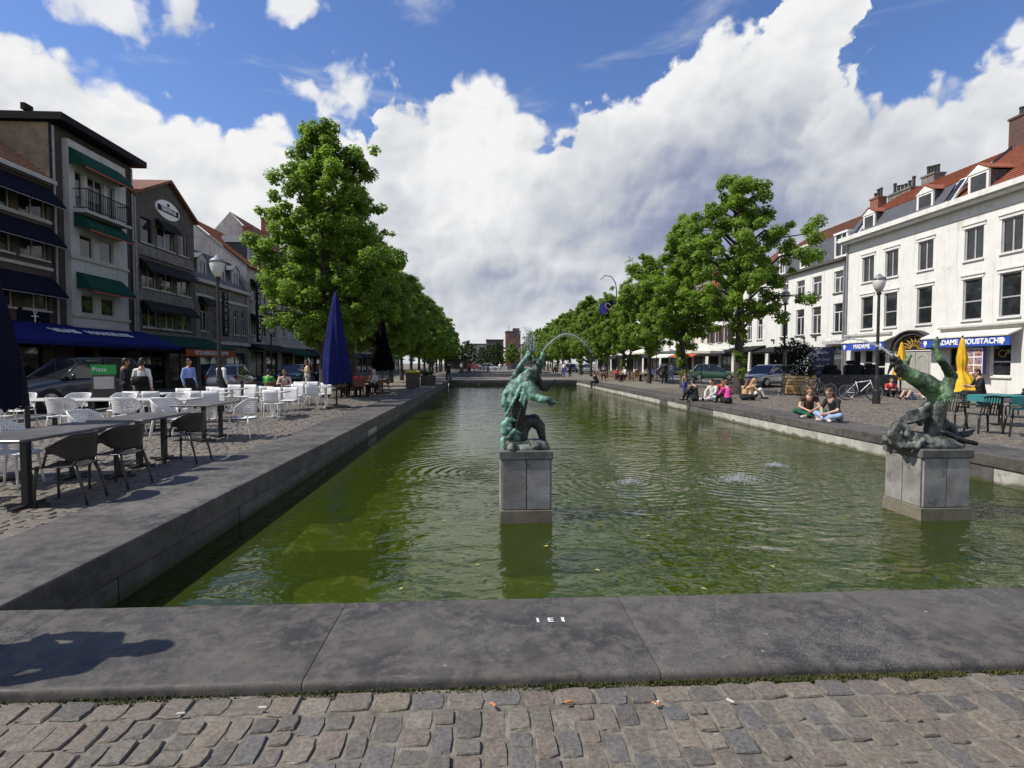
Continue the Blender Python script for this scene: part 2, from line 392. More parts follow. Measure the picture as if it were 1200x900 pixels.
def waterline(m):
    t = m.node_tree; b = t.nodes['Principled BSDF']; src = b.inputs['Base Color'].links[0].from_socket
    g = t.nodes.new('ShaderNodeNewGeometry'); sp = t.nodes.new('ShaderNodeSeparateXYZ'); t.links.new(g.outputs['Position'], sp.inputs[0])
    n = t.nodes.new('ShaderNodeTexNoise'); n.inputs['Scale'].default_value = 3.5; n.inputs['Detail'].default_value = 6; t.links.new(g.outputs['Position'], n.inputs['Vector'])
    z = mth('ADD', sp.outputs[2], mth('MULTIPLY', mth('SUBTRACT', n.outputs[0], .5, tree=t), .22, tree=t), tree=t)
    t.links.new(mixc(maprange(z, -.39, -.31, .85, 0, tree=t), src, (.045, .05, .016), tree=t), b.inputs['Base Color'])
waterline(M_bluev); waterline(M_pale)
def ring(x0, x1, y0, y1, hx0, hx1, hy0, hy1, z):
    o = [(x0, y0), (x1, y0), (x1, y1), (x0, y1)]; h = [(hx0, hy0), (hx1, hy0), (hx1, hy1), (hx0, hy1)]
    v = [(*p, z) for p in o + h]; return v, [(0, 1, 5, 4), (1, 2, 6, 5), (2, 3, 7, 6), (3, 0, 4, 7)]
b = MB(); b.add(*ring(-700, 700, -60, 1500, OL + .05, OR_ - .05, ON + .05, OF - .05, 0)); tag(b.build('ground', M_ground), kind='structure')
def sheet(name, x0, x1, y0, y1, z, m, nx=1, ny=1):
    b = MB(); b.quad((x0, y0, z), (x1, y0, z), (x1, y1, z), (x0, y1, z)); return tag(b.build(name, m), kind='structure')
near_pave = sheet('near_pavement', -6, 7, .4, 2.62, .004, M_mortar)
left_ter = sheet('left_terrace', -12.4, OL - .01, 1.5, 60, .004, M_mortar)
right_ter = sheet('right_terrace', OR_ + .01, 19.5, 5.0, 60, .004, M_mortar)
road_l = sheet('left_road', -17.4, -12.6, -10, 260, .004, M_asph)
sheet('left_sidewalk', -20.0, -17.6, -10, 260, .02, M_ground)
road_r = sheet('right_road', 19.7, 23.5, -10, 260, .004, M_asph)
for nm, x in (('left_kerb', -17.6), ('left_terrace_kerb', -12.6), ('right_terrace_kerb', 19.5), ('right_kerb', 23.5)):
    b = MB(); b.box(x, x + .2, -10, 260, -.05, .1); tag(b.build(nm, M_kerb), kind='structure')

# ---- setts: irregular rounded stones
def sett_variant(r):
    bm_v = []; j = lambda a: r.uniform(-a, a)
    lay = [(-1.0, .49, .49), (-.16, .495, .495), (.02, .455, .46)]
    for z, hx, hy in lay:
        for (sx, sy) in ((-1, -1), (0, -1.03), (1, -1), (1.03, 0), (1, 1), (0, 1.03), (-1, 1), (-1.03, 0)):
            k = .93 if sx and sy and abs(sx) == 1 and abs(sy) == 1 else 1
            bm_v.append((sx * hx * k + j(.032), sy * hy * k + j(.032), z + (j(.06) if z > 0 else 0)))
    fs = []
    for l in range(2):
        for i in range(8): fs.append((l * 8 + i, l * 8 + (i + 1) % 8, l * 8 + 8 + (i + 1) % 8, l * 8 + 8 + i))
    bm_v.append((j(.12), j(.12), .04 + j(.05)))
    for i in range(8): fs.append((16 + i, 16 + (i + 1) % 8, 24))
    return bm_v, fs
def sett_mat():
    m = bpy.data.materials.new('sett_stone'); m.use_nodes = True; t = m.node_tree; b = t.nodes['Principled BSDF']
    at = t.nodes.new('ShaderNodeAttribute'); at.attribute_name = 'tone'
    oi = t.nodes.new('ShaderNodeObjectInfo')
    v = mth('ADD', at.outputs['Fac'], oi.outputs['Random'], tree=t)
    fr = mth('FRACT', mth('MULTIPLY', v, 7.31, tree=t), tree=t)
    cr = t.nodes.new('ShaderNodeValToRGB'); e = cr.color_ramp.elements; e[0].color = (.095, .086, .074, 1); e[1].color = (.20, .174, .138, 1)
    for p, c in ((.2, (.135, .118, .094)), (.4, (.158, .128, .10)), (.55, (.112, .106, .098)), (.75, (.175, .146, .108)), (.88, (.14, .114, .09))):
        q = e.new(p); q.color = (*c, 1)
    t.links.new(fr, cr.inputs[0])
    tc = t.nodes.new('ShaderNodeTexCoord'); g = t.nodes.new('ShaderNodeNewGeometry')
    n = t.nodes.new('ShaderNodeTexNoise'); n.inputs['Scale'].default_value = 55; n.inputs['Detail'].default_value = 8; n.inputs['Roughness'].default_value = .7; t.links.new(g.outputs['Position'], n.inputs['Vector'])
    hs = t.nodes.new('ShaderNodeHueSaturation'); t.links.new(cr.outputs[0], hs.inputs['Color']); t.links.new(maprange(n.outputs[0], .3, .7, .6, 1.35, tree=t), hs.inputs['Value'])
    t.links.new(hs.outputs[0], b.inputs['Base Color']); b.inputs['Roughness'].default_value = .62
    bp = t.nodes.new('ShaderNodeBump'); bp.inputs['Strength'].default_value = .5; bp.inputs['Distance'].default_value = .008; t.links.new(n.outputs[0], bp.inputs['Height']); t.links.new(bp.outputs[0], b.inputs['Normal'])
    return m
M_sett = sett_mat()
SV = []
for i in range(7):
    v, f = sett_variant(rnd); b = MB(); b.add(v, f); SV.append((np.array(v), f, b.mesh('sett', M_sett, False)))
def lay_setts(parent, cells, individual):
    """cells: (cx, cy, w, l, rot, top).  Those passing individual() become objects, the rest one joined mesh."""
    V = []; F = []; T = []; o = 0; cnt = 0
    for (cx, cy, w, l, ro, top) in cells:
        k = rnd.randrange(7)
        if individual(cx, cy) and cnt < 298:
            s = link('sett', SV[k][2], parent, (cx, cy, top), ro); s.scale = (w, l, .05); cnt += 1
        else:
            v = SV[k][0] * np.array((w, l, .05)); c, s_ = math.cos(ro), math.sin(ro)
            vv = np.empty_like(v); vv[:, 0] = v[:, 0] * c - v[:, 1] * s_ + cx; vv[:, 1] = v[:, 0] * s_ + v[:, 1] * c + cy; vv[:, 2] = v[:, 2] + top
            V.append(vv); F.extend(tuple(i + o for i in f) for f in SV[k][1]); o += len(v); T.append(np.full(len(v), rnd.random()))
    if V:
        V = np.concatenate(V); me = bpy.data.meshes.new('setts'); me.from_pydata(V.tolist(), [], F); me.materials.append(M_sett)
        a = me.attributes.new('tone', 'FLOAT', 'POINT'); a.data.foreach_set('value', np.concatenate(T).astype(np.float32))
        tag(link('setts', me, parent), kind='stuff')
def in_view(x, y, z=0.0, mx=20):
    q = CM.transposed() @ (Vector((x, y, z)) - cam.location)
    if q.z > -.2: return None
    px, py = 600 + FPX * q.x / -q.z, 450 - FPX * q.y / -q.z
    return (px, py) if -mx < px < 1200 + mx and -mx < py < 900 + mx else None
# near pavement: one course lengthwise along the coping, then upright courses that fan out
cells = []
x = -5.6
while x < 6.6:
    w = rnd.uniform(.13, .19); cells.append((x + w / 2, 2.53 + rnd.uniform(-.01, .01), w - .012, .125 + rnd.uniform(-.012, .01), rnd.uniform(-.04, .04), .012 + rnd.uniform(-.006, .006))); x += w
x = -5.6
while x < 6.6:
    w = rnd.uniform(.09, .13); y = 2.455 + rnd.uniform(-.02, .015)
    while y > .6:
        l = rnd.choice((rnd.uniform(.09, .12), rnd.uniform(.14, .20), rnd.uniform(.14, .20)))
        fan = max(-.35, min(.35, -(x) * .10))
        cells.append((x + w / 2 - (2.45 - y + l / 2) * math.tan(fan) * -.0, y - l / 2, w - .013, l - .014, rnd.uniform(-.035, .035), .012 + rnd.uniform(-.008, .007))); y -= l
    x += w
cells.sort(key=lambda c: -c[1])
lay_setts(near_pave, cells, lambda x, y: in_view(x, y) is not None)
def field(x0, x1, y0, y1):
    out = []; y = y0
    while y < y1:
        l = rnd.uniform(.125, .15); x = x0 + rnd.uniform(0, .1)
        while x < x1:
            w = rnd.uniform(.14, .22); out.append((min(x + w / 2, x1 - .05), y + l / 2, w - .014, l - .014, rnd.uniform(-.05, .05), .012 + rnd.uniform(-.008, .008))); x += w
        y += l
    return out
cl = field(-12.3, OL - .02, 1.6, 30); cl.sort(key=lambda c: c[1] + abs(c[0]) * .3)
lay_setts(left_ter, cl, lambda x, y: in_view(x, y, 0, 5) is not None)
cl = field(OR_ + .02, 19.4, 8.5, 34)
lay_setts(right_ter, cl, lambda x, y: False)

# ---- basin: coping stones and wall blocks, each stone a piece
basin = tag(bpy.data.objects.new('basin', None), kind='structure'); C.objects.link(basin)
def coping(x0, x1, y0, y1, z0, z1, nose):
    g = .0025
    b = MB(); xa, xb, ya, yb = x0 + g, x1 - g, y0 + g, y1 - g; e = rnd.uniform(-.003, .003)
    b.box(xa, xb, ya, yb, z0, z1 + e, b=.009)
    return b.build('coping_stone', M_blue, basin)
b0 = MB()
# near run: joints read from the photograph
jx = [-6.6, -4.2, -2.6, -.88, .885, 2.42, 4.22, 5.95, 7.7, 9.65]
near_stones = []
def worn_coping(x0, x1, y0, y1, z0, z1):
    """slab with a rounded, chipped nose: profile swept along x"""
    b = MB(); n = max(8, int((x1 - x0) / .045)); g = .0025
    prof = [(0, z0), (0, z1 - .030), (.003, z1 - .018), (.009, z1 - .008), (.018, z1 - .002), (.032, z1)] + [(y1 - y0 - k, z1) for k in (.3, .02)] + [(y1 - y0 - .008, z1 - .003), (y1 - y0 - .001, z1 - .012), (y1 - y0, z0)]
    V = []; sd0 = rnd.random() * 50
    for i in range(n + 1):
        x = x0 + g + (x1 - x0 - 2 * g) * i / n; e = min(i, n - i)
        w = .004 * mnoise.noise((x * 3, sd0, 0)) + .003 * mnoise.noise((x * 17, sd0, 2)); chip = max(0, mnoise.noise((x * 11, sd0, 7)) - .38) * .05
        for k, (py, pz) in enumerate(prof):
            f = 1 if 0 < k < 6 else 0; h = 1 if 7 <= k <= 9 else 0
            V.append((x, y0 + py + f * (chip * .6 + w) + h * w, pz - f * chip * .5 * (1 if k > 1 else 0) - (.004 if e == 0 and k > 0 and k < 10 else 0)))
    m_ = len(prof); fs = [(i * m_ + k, (i + 1) * m_ + k, (i + 1) * m_ + k + 1, i * m_ + k + 1) for i in range(n) for k in range(m_ - 1)] + [(i * m_, i * m_ + m_ - 1, (i + 1) * m_ + m_ - 1, (i + 1) * m_) for i in range(n)]
    fs += [tuple(range(m_)), tuple(n * m_ + k for k in range(m_))[::-1]]
    b.add(V, fs); o = b.build('coping_stone', M_blue, basin, True); md = o.modifiers.new('e', 'EDGE_SPLIT'); md.split_angle = R(50); return o
for a, c in zip(jx[1:-1], jx[2:]):
    near_stones.append(worn_coping(a, c, ON, YN, -.13, ZC + rnd.uniform(-.002, .002)))
def side(x0, x1, y0, y1, n, z0):
    ys = [y0 + (y1 - y0) * i / n + (rnd.uniform(-.25, .25) if 0 < i < n else 0) for i in range(n + 1)]
    for a, c in zip(ys[:-1], ys[1:]): coping(x0, x1, a, c, z0, ZC, 0)
side(OL, XL, YN + .002, OF - 1.3, 19, -.2)
side(XR, OR_, YN + .002, OF - 1.3, 20, -.14)
xs = np.linspace(OL, OR_, 9)
for a, c in zip(xs[:-1], xs[1:]): coping(a, c, OF - 1.298, OF, -.2, ZC, 0)
def wall_run(axis, fixed, a0, a1, L, sgn, zs, m, pale=None, depth=.3):
    for (z0, z1) in zs:
        p = a0
        while p < a1 - .01:
            q = min(a1, p + L * rnd.uniform(.85, 1.15)); q = a1 if a1 - q < .3 else q
            b = MB(); j = rnd.uniform(-.006, .006)
            mm = pale(p, q, z0) if pale else m
            if axis == 'y': b.box(min(fixed + j, fixed + sgn * depth), max(fixed + j, fixed + sgn * depth), p + .004, q - .004, z0 + .003, z1 - .003, b=.006)
            else: b.box(p + .004, q - .004, min(fixed + j, fixed + sgn * depth), max(fixed + j, fixed + sgn * depth), z0 + .003, z1 - .003, b=.006)
            b.build('wall_block', mm, basin); p = q
wall_run('y', XL - .03, YN, YF, 1.3, -1, ((-1.1, -.205),), M_bluev, lambda p, q, z: M_pale if rnd.random() < .04 else M_bluev)
wall_run('y', XR + .03, YN, YF, 1.25, 1, ((-1.1, -.145),), M_pale, lambda p, q, z: M_pale if (10 < p < 16.5 or p > 26 or rnd.random() < .5) else M_bluev)
wall_run('x', YF + .03, XL, XR, 1.3, 1, ((-1.1, -.205),), M_bluev)
wall_run('x', YN - .03, XL, XR, 1.3, -1, ((-1.1, -.135),), M_bluev)

# number stencilled on one near stone, with the remains of a third figure
M_wpaint = mat('worn_white_paint', (.62, .62, .6), .8, .2, 40, stain=((.12, .115, .115), 60, .5, .9))
c = P(645, 727, ZC + .003)
b = MB()
tl = link('stencil_number', text_mesh('1', .07, M_wpaint, .0004, bold=.004), near_stones[3], (c.x - .075, c.y, ZC + .0055))
tl = link('stencil_number', text_mesh('E', .07, M_wpaint, .0004, bold=.003), near_stones[3], (c.x, c.y, ZC + .0055))
tl = link('stencil_number', text_mesh('1', .07, M_wpaint, .0004, bold=.006), near_stones[3], (c.x + .075, c.y, ZC + .0055))

# basin floor and water
def floor_mat():
    m = bpy.data.materials.new('algae_floor'); m.use_nodes = True; t = m.node_tree; b = t.nodes['Principled BSDF']
    tc = t.nodes.new('ShaderNodeTexCoord')
    n = t.nodes.new('ShaderNodeTexNoise'); n.inputs['Scale'].default_value = 1.1; n.inputs['Detail'].default_value = 8; n.inputs['Roughness'].default_value = .65; t.links.new(tc.outputs['Object'], n.inputs['Vector'])
    n2 = t.nodes.new('ShaderNodeTexNoise'); n2.inputs['Scale'].default_value = 5; n2.inputs['Detail'].default_value = 7; n2.inputs['Distortion'].default_value = .8; t.links.new(tc.outputs['Object'], n2.inputs['Vector'])
    c = mixc(maprange(n.outputs[0], .35, .65, 0, 1, tree=t), (.072, .10, .010), (.14, .172, .020), tree=t)
    c = mixc(maprange(n2.outputs[0], .52, .64, 0, .85, tree=t), c, (.40, .38, .19), tree=t)
    t.links.new(c, b.inputs['Base Color']); b.inputs['Roughness'].default_value = .9
    return m
M_floor = floor_mat()
b = MB(); nx, ny = 40, 130; xs_ = np.linspace(XL - .4, XR + .4, nx); ys_ = YN - .4 + (YF - YN + .8) * np.linspace(0, 1, ny) ** 1.6
V_ = [(x, y, ZF + .16 * (mnoise.noise((x * .9, y * .9, 0)) + .5 * mnoise.noise((x * 2.3, y * 2.3, 4)))) for y in ys_ for x in xs_]
b.add(V_, [(j * nx + i, j * nx + i + 1, (j + 1) * nx + i + 1, (j + 1) * nx + i) for j in range(ny - 1) for i in range(nx - 1)])
fl = tag(b.build('basin_floor', M_floor, smooth=True), kind='structure')
# water: clear surface reflection over slightly cloudy green water, ruffled by the jets
JETS = [P(738, 566, ZW), P(866, 563, ZW), P(908, 546, ZW), P(556, 553, ZW)]
def water_mat():
    m = bpy.data.materials.new('pond_water'); m.use_nodes = True; t = m.node_tree; t.nodes.clear()
    L = t.links.new; tc = t.nodes.new('ShaderNodeTexCoord'); ob = tc.outputs['Object']
    def nz(scale, det, sx, sy, dist=0):
        mp = t.nodes.new('ShaderNodeMapping'); mp.inputs['Scale'].default_value = (sx, sy, 1); L(ob, mp.inputs[0])
        n = t.nodes.new('ShaderNodeTexNoise'); n.inputs['Scale'].default_value = scale; n.inputs['Detail'].default_value = det; n.inputs['Distortion'].default_value = dist; n.inputs['Roughness'].default_value = .5; L(mp.outputs[0], n.inputs['Vector']); return n.outputs[0]
    h = mth('ADD', mth('MULTIPLY', nz(2.2, 3, .75, 1, .6), .7, tree=t), mth('MULTIPLY', nz(7, 2, .7, 1, .5), .22, tree=t), tree=t)
    near = mth('MULTIPLY', maprange(vmth('DISTANCE', ob, (6.2, 8.0, ZW), tree=t), 1.5, 9, 1.7, .34, tree=t), 1, tree=t)
    h = mth('MULTIPLY', h, near, tree=t)
    for p, amp, wl, dec in zip(JETS, (.17, .2, .14, .12), (.17, .2, .17, .19), (1.0, 1.2, .8, 1.0)):
        d = vmth('DISTANCE', ob, tuple(p), tree=t)
        dw = mth('ADD', d, mth('MULTIPLY', nz(1.3, 2, 1, 1), .25, tree=t), tree=t)
        w = mth('MULTIPLY', mth('SINE', mth('MULTIPLY', dw, 2 * PI / wl, tree=t), tree=t), mth('MULTIPLY', mth('EXPONENT', mth('MULTIPLY', d, -1 / dec, tree=t), tree=t), amp, tree=t), tree=t)
        h = mth('ADD', h, w, tree=t)
    bp = t.nodes.new('ShaderNodeBump'); bp.inputs['Strength'].default_value = 1.0; bp.inputs['Distance'].default_value = .085; L(h, bp.inputs['Height'])
    fr = t.nodes.new('ShaderNodeFresnel'); fr.inputs['IOR'].default_value = 1.39; L(bp.outputs[0], fr.inputs['Normal'])
    gl = t.nodes.new('ShaderNodeBsdfGlossy'); gl.inputs['Roughness'].default_value = .015; L(bp.outputs[0], gl.inputs['Normal'])
    tr = t.nodes.new('ShaderNodeBsdfTransparent'); tr.inputs[0].default_value = (.80, .86, .52, 1)
    df = t.nodes.new('ShaderNodeBsdfDiffuse'); df.inputs[0].default_value = (.042, .062, .008, 1)
    m1 = t.nodes.new('ShaderNodeMixShader'); m1.inputs[0].default_value = .56; L(tr.outputs[0], m1.inputs[1]); L(df.outputs[0], m1.inputs[2])
    m2 = t.nodes.new('ShaderNodeMixShader'); L(fr.outputs[0], m2.inputs[0]); L(m1.outputs[0], m2.inputs[1]); L(gl.outputs[0], m2.inputs[2])
    out = t.nodes.new('ShaderNodeOutputMaterial'); L(m2.outputs[0], out.inputs[0]); return m
sheet('water', XL - .03, XR + .03, YN - .03, YF + .03, ZW, water_mat())
# the drowned plinth that carries no figure
c = P(398, 625, -.60)
b = MB(); b.box(-.55, .55, -.5, .5, ZF - c.z, 0, b=.06)
tag(b.build('submerged_plinth', M_floor, loc=c), 'algae covered square plinth under the water beside the shaded wall', 'plinth')

# moss and grass in the joint between coping and setts
def tufts(n):
    V = []; F = []; 
    for i in range(n):
        dens = rnd.random()
        x = rnd.uniform(-2.4, 3.4) if rnd.random() < .35 else rnd.uniform(.3, 3.4)
        dn = mnoise.noise((x * 2.1, 3, 0)) + .6 * mnoise.noise((x * 7, 1, 0))
        if dn < rnd.uniform(-.55, .45): continue
        y = ON - rnd.random() ** 2 * (.035 + .05 * max(0, dn)) - .002
        a = rnd.uniform(0, 2 * PI); h = rnd.uniform(.006, .022); w = rnd.uniform(.002, .005)
        lx, ly = math.cos(a) * h * .8, math.sin(a) * h * .8; o = len(V); z = .004
        V += [(x - w * math.sin(a), y + w * math.cos(a), z), (x + w * math.sin(a), y - w * math.cos(a), z), (x + lx, y + ly, z + h)]; F.append((o, o + 1, o + 2))
    me = bpy.data.meshes.new('moss'); me.from_pydata(V, [], F); me.materials.append(mat('moss_green', (.045, .06, .012), .9, .5, 30, col2=(.10, .10, .03)))
    return me
tag(link('moss', tufts(26000)), 'thin green moss and grass in the joint below the near coping', 'moss', kind='stuff')
# fallen petals and litter flecks
for i, (px, py, c_) in enumerate(((308, 829, 0), (578, 825, 1), (666, 822, 1), (768, 824, 1), (770, 823, 0), (212, 836, 0), (856, 821, 0))):
    q = P(px, py, .03); b = MB(); b.box(-.018, .018, -.006, .006, -.004, .004, b=.002)
    tag(b.build('litter_scrap', mat('litter_orange', (.5, .2, .07), .8) if c_ else mat('litter_pale', (.5, .46, .38), .8), loc=q, rotz=rnd.uniform(-1, 1)), 'small ' + ('orange' if c_ else 'pale') + ' litter scrap on the setts below the coping', 'litter', ('orange' if c_ else 'pale') + ' litter scraps')

for i, (px, py) in enumerate(((825, 690), (700, 668), (560, 662), (470, 690), (905, 664), (640, 640), (520, 610), (760, 628))):
    q = P(px, py, ZW + .003); b = MB(); b.add([(-.03, 0, 0), (-.005, -.016, .004), (.03, 0, .001), (-.005, .016, .004)], [(0, 1, 2), (0, 2, 3)]); o = b.build('floating_leaf', mat('yellowed_leaf', (.42, .40, .12), .6, .3, 9), loc=q, rotz=rnd.uniform(0, 6)); sol = o.modifiers.new('t', 'SOLIDIFY'); sol.thickness = .002
    tag(o, 'small yellowed leaf floating on the green water', 'leaf', 'floating leaves')

# ================================================================== buildings
# each building: an Empty at its base corner; local x runs along the facade, local -y faces the square
M_glass = mat('window_glass', (.022, .024, .028), .04, .5, 1.2, spec=.7)
M_glass2 = mat('window_glass_curtained', (.16, .155, .15), .08, .5, 2.2, spec=.6, col2=(.03, .032, .036))
M_white = mat('white_render', (.68, .675, .64), .85, .05, 1.2, .05, 30, stain=((.44, .42, .37), .9, .56, .55), streak=.6)
M_white2 = mat('cream_render', (.63, .61, .53), .85, .06, 1.5, .05, 30, stain=((.5, .48, .42), 1.3, .6, .5), streak=.6)
M_whitew = mat('white_window_paint', (.72, .72, .7), .5, .06, 3)
M_greyw = mat('grey_window_paint', (.38, .38, .37), .5, .1, 3)
M_trim = mat('stone_trim', (.42, .41, .38), .8, .12, 3, .05, 40)
M_brown = mat('brown_render', (.072, .055, .042), .85, .2, 2, .1, 40)
M_umber = mat('umber_brick', (.062, .050, .044), .9, .25, 3, .2, 60)
M_tan = mat('tan_block', (.26, .20, .13), .9, .2, 2.2, .1, 40)
M_offw = mat('dull_white_panel', (.46, .46, .45), .8, .08, 1.5, stain=((.3, .3, .29), 2, .6, .4), streak=.7)
M_dgrey = mat('dark_grey_render', (.088, .078, .070), .9, .2, 2, .1, 40)
M_stone = mat('grey_stone', (.17, .16, .145), .9, .28, 2.5, .2, 40, stain=((.07, .066, .06), 3, .52, .7))
M_plaster = mat('patched_plaster', (.36, .35, .33), .9, .22, 1.0, .1, 30, stain=((.22, .21, .2), 1.3, .54, .7), streak=.7)
M_tile = mat('red_roof_tile', (.27, .08, .042), .85, .3, 5, .2, 40, col2=(.34, .115, .06), stain=((.16, .055, .035), 2.5, .55, .6))
M_tileb = mat('brown_roof_tile', (.17, .075, .045), .85, .3, 5, .2, 40, stain=((.09, .05, .04), 2.5, .55, .6))
M_slate = mat('slate', (.075, .077, .085), .6, .25, 6, .1, 40)
M_black = mat('black_paint', (.010, .010, .010), .7, .2, 4, spec=.15)
M_navy = mat('navy_canvas', (.008, .009, .022), .9, .15, 6, spec=.1)
M_navyb = mat('blue_canvas', (.016, .02, .13), .9, .15, 6, spec=.1)
M_green = mat('green_canvas', (.012, .062, .045), .9, .15, 6, spec=.1)
M_redtrim = mat('red_trim', (.45, .07, .03), .7, .1, 6)
M_brick = mat('red_brick', (.23, .095, .068), .9, .2, 8, .2, 60)
M_wtext = mat('white_lettering', (.8, .8, .8), .6, .03, 3)
M_gold = mat('gold_paint', (.42, .26, .05), .45, .2, 8)
M_int = mat('dark_interior', (.012, .011, .011), .9, .3, 2)
M_zinc = mat('zinc_pipe', (.28, .28, .29), .5, .15, 3, metal=.4)
M_brownsh = mat('brown_shutter', (.07, .035, .028), .6, .2, 6)
M_pot = mat('black_flue', (.03, .028, .028), .7, .2, 6)

def facade(root, W, H, ops, m, D=9.0, name='wall', top=None, z0=0.0, rec=.17):
    """front wall with real openings (x0,x1,z0,z1), plus the sides and back of the house"""
    xs = sorted({0, W} | {v for o in ops for v in o[:2]}); zs = sorted({z0, H} | {v for o in ops for v in o[2:4]})
    b = MB()
    for i in range(len(xs) - 1):
        for j in range(len(zs) - 1):
            cx, cz = (xs[i] + xs[i + 1]) / 2, (zs[j] + zs[j + 1]) / 2
            if any(o[0] < cx < o[1] and o[2] < cz < o[3] for o in ops): continue
            b.quad((xs[i], 0, zs[j]), (xs[i + 1], 0, zs[j]), (xs[i + 1], 0, zs[j + 1]), (xs[i], 0, zs[j + 1]))
    for (x0, x1, a, c) in [o[:4] for o in ops]:
        r = rec
        b.quad((x0, 0, a), (x0, r, a), (x0, r, c), (x0, 0, c)); b.quad((x1, 0, c), (x1, r, c), (x1, r, a), (x1, 0, a))
        b.quad((x0, 0, c), (x0, r, c), (x1, r, c), (x1, 0, c)); b.quad((x0, 0, a), (x1, 0, a), (x1, r, a), (x0, r, a))
    b.quad((0, 0, z0), (0, 0, H), (0, D, H), (0, D, z0)); b.quad((W, 0, z0), (W, D, z0), (W, D, H), (W, 0, H)); b.quad((0, D, z0), (0, D, H), (W, D, H), (W, D, z0))
    if top is not None:                                       # gable: apex (x, z)
        b.quad((0, 0, H), (W, 0, H), (top[0], 0, top[1]))
        b.quad((0, D, H), (top[0], D, top[1]), (W, D, H))
    else: b.quad((0, 0, H), (W, 0, H), (W, D, H), (0, D, H))
    return b.build(name, m, root, recalc=False)
def window(root, x0, x1, z0, z1, style='T', fm=None, gm=None, sill=True, lintel=False, y=.12, fw=.065, trim=None, hood=False):
    fm = fm or M_whitew; gm = gm or (M_glass if rnd.random() < .75 else M_glass2)
    W, H = x1 - x0, z1 - z0; b = MB(); e = .004
    def bar(a0, a1, c0, c1, d=0.0): b.box(a0, a1, y - .03 + d, y + .04, c0, c1)
    bar(e, fw, e, H - e); bar(W - fw, W - e, e, H - e); bar(fw, W - fw, e, fw, .003); bar(fw, W - fw, H - fw, H - e, .003)
    if style in ('T', 'cross'): bar(fw, W - fw, H * .7 - .03, H * .7 + .03, .003)
    if style == 'sash': bar(fw, W - fw, H * .45 - .035, H * .45 + .035, .003)
    if style in ('two', 'cross'): bar(W / 2 - .04, W / 2 + .04, fw, H - fw, .006)
    if style == 'T': bar(W / 2 - .04, W / 2 + .04, fw, H * .7 - .03, .006)
    f = b.build('window', fm, root, loc=(x0, 0, z0))
    b = MB(); b.box(fw * .6, W - fw * .6, y + .005, y + .02, fw * .6, H - fw * .6); b.build('pane', gm, f)
    if sill: b = MB(); b.box(-.08, W + .08, -.09, y - .035, -.09, -.002); b.build('sill', trim or M_trim, f)
    if lintel: b = MB(); b.box(-.12, W + .12, -.035, -.002, H + .02, H + .2); b.box(-.17, W + .17, -.09, -.004, H + .2, H + .27); b.build('lintel', trim or M_white, f)
    return f
def tiled_slope(root, name, p0, p1, p2, p3, m, rows=16, th=.05):
    """p0-p1 eave, p3-p2 ridge; overlapping tile courses as real steps"""
    p0, p1, p2, p3 = map(Vector, (p0, p1, p2, p3)); b = MB(); n = (p1 - p0).cross(p3 - p0).normalized()
    if n.z < 0: n = -n
    for i in range(rows):
        a, c = i / rows, (i + 1.06) / rows
        A, B_ = p0.lerp(p3, a), p1.lerp(p2, a); Cc, Dd = p1.lerp(p2, min(1, c)), p0.lerp(p3, min(1, c))
        up = n * th; lo = n * .004
        b.add([A, B_, Cc, Dd, A + up, B_ + up, Cc + lo, Dd + lo], [(4, 5, 6, 7), (0, 1, 5, 4), (1, 2, 6, 5), (3, 0, 4, 7), (0, 3, 2, 1)])
    return b.build(name, m, root)
def pantile(base, name):
    """tile material with the rounded columns of pantiles as fine relief"""
    m = base.copy(); m.name = name; t = m.node_tree; b = t.nodes['Principled BSDF']
    g = t.nodes.new('ShaderNodeTexCoord'); s = t.nodes.new('ShaderNodeSeparateXYZ'); t.links.new(g.outputs['Object'], s.inputs[0])
    w = mth('SINE', mth('MULTIPLY', s.outputs[0], 2 * PI / .24, tree=t), tree=t)
    bp = t.nodes.new('ShaderNodeBump'); bp.inputs['Distance'].default_value = .03; bp.inputs['Strength'].default_value = .9; t.links.new(w, bp.inputs['Height']); t.links.new(bp.outputs[0], b.inputs['Normal']); return m
M_ptile = pantile(M_tile, 'red_pantile'); M_ptileb = pantile(M_tileb, 'brown_pantile')
def awning(root, x0, x1, zt, zb, out, m, trim=None, val=.16, parts=1, trimh=.05):
    """sloping canvas with a hanging valance and closed cheeks"""
    W = x1 - x0; b = MB(); n = 6; th = .015
    prof = [(-.01 - out * (i / n), zt - (zt - zb) * (i / n) ** 1.15) for i in range(n + 1)]
    for (ya, za), (yb, zb_) in zip(prof[:-1], prof[1:]):
        b.quad((x0, ya, za), (x1, ya, za), (x1, yb, zb_), (x0, yb, zb_)); b.quad((x0, ya, za - th), (x0, yb, zb_ - th), (x1, yb, zb_ - th), (x1, ya, za - th))
    ye, ze = prof[-1]
    k = max(6, int(W / .25)); 
    for i in range(k):
        a, c = x0 + W * i / k, x0 + W * (i + 1) / k; b.box(a, c, ye - .012, ye, ze - val + (.02 if i % 2 else 0), ze)
    for xx in (x0, x1): b.add([(xx, -.01, zt), (xx, ye, ze), (xx, -.01, ze)], [(0, 1, 2)])
    a = b.build('awning', m, root, recalc=False)
    if trim: b = MB(); b.box(x0 - .01, x1 + .01, ye - .03, ye - .014, ze - val - trimh + .02, ze - val + .03); b.build('awning_trim', trim, a)
    return a
def letters(root, txt, size, m, x, y, z, rx=90, name='lettering', bold=.0, ext=.01, ry=0):
    o = link(name, text_mesh(txt, size, m, ext, bold=bold), root, (x, y, z)); o.rotation_euler = (R(rx), ry, 0); return o
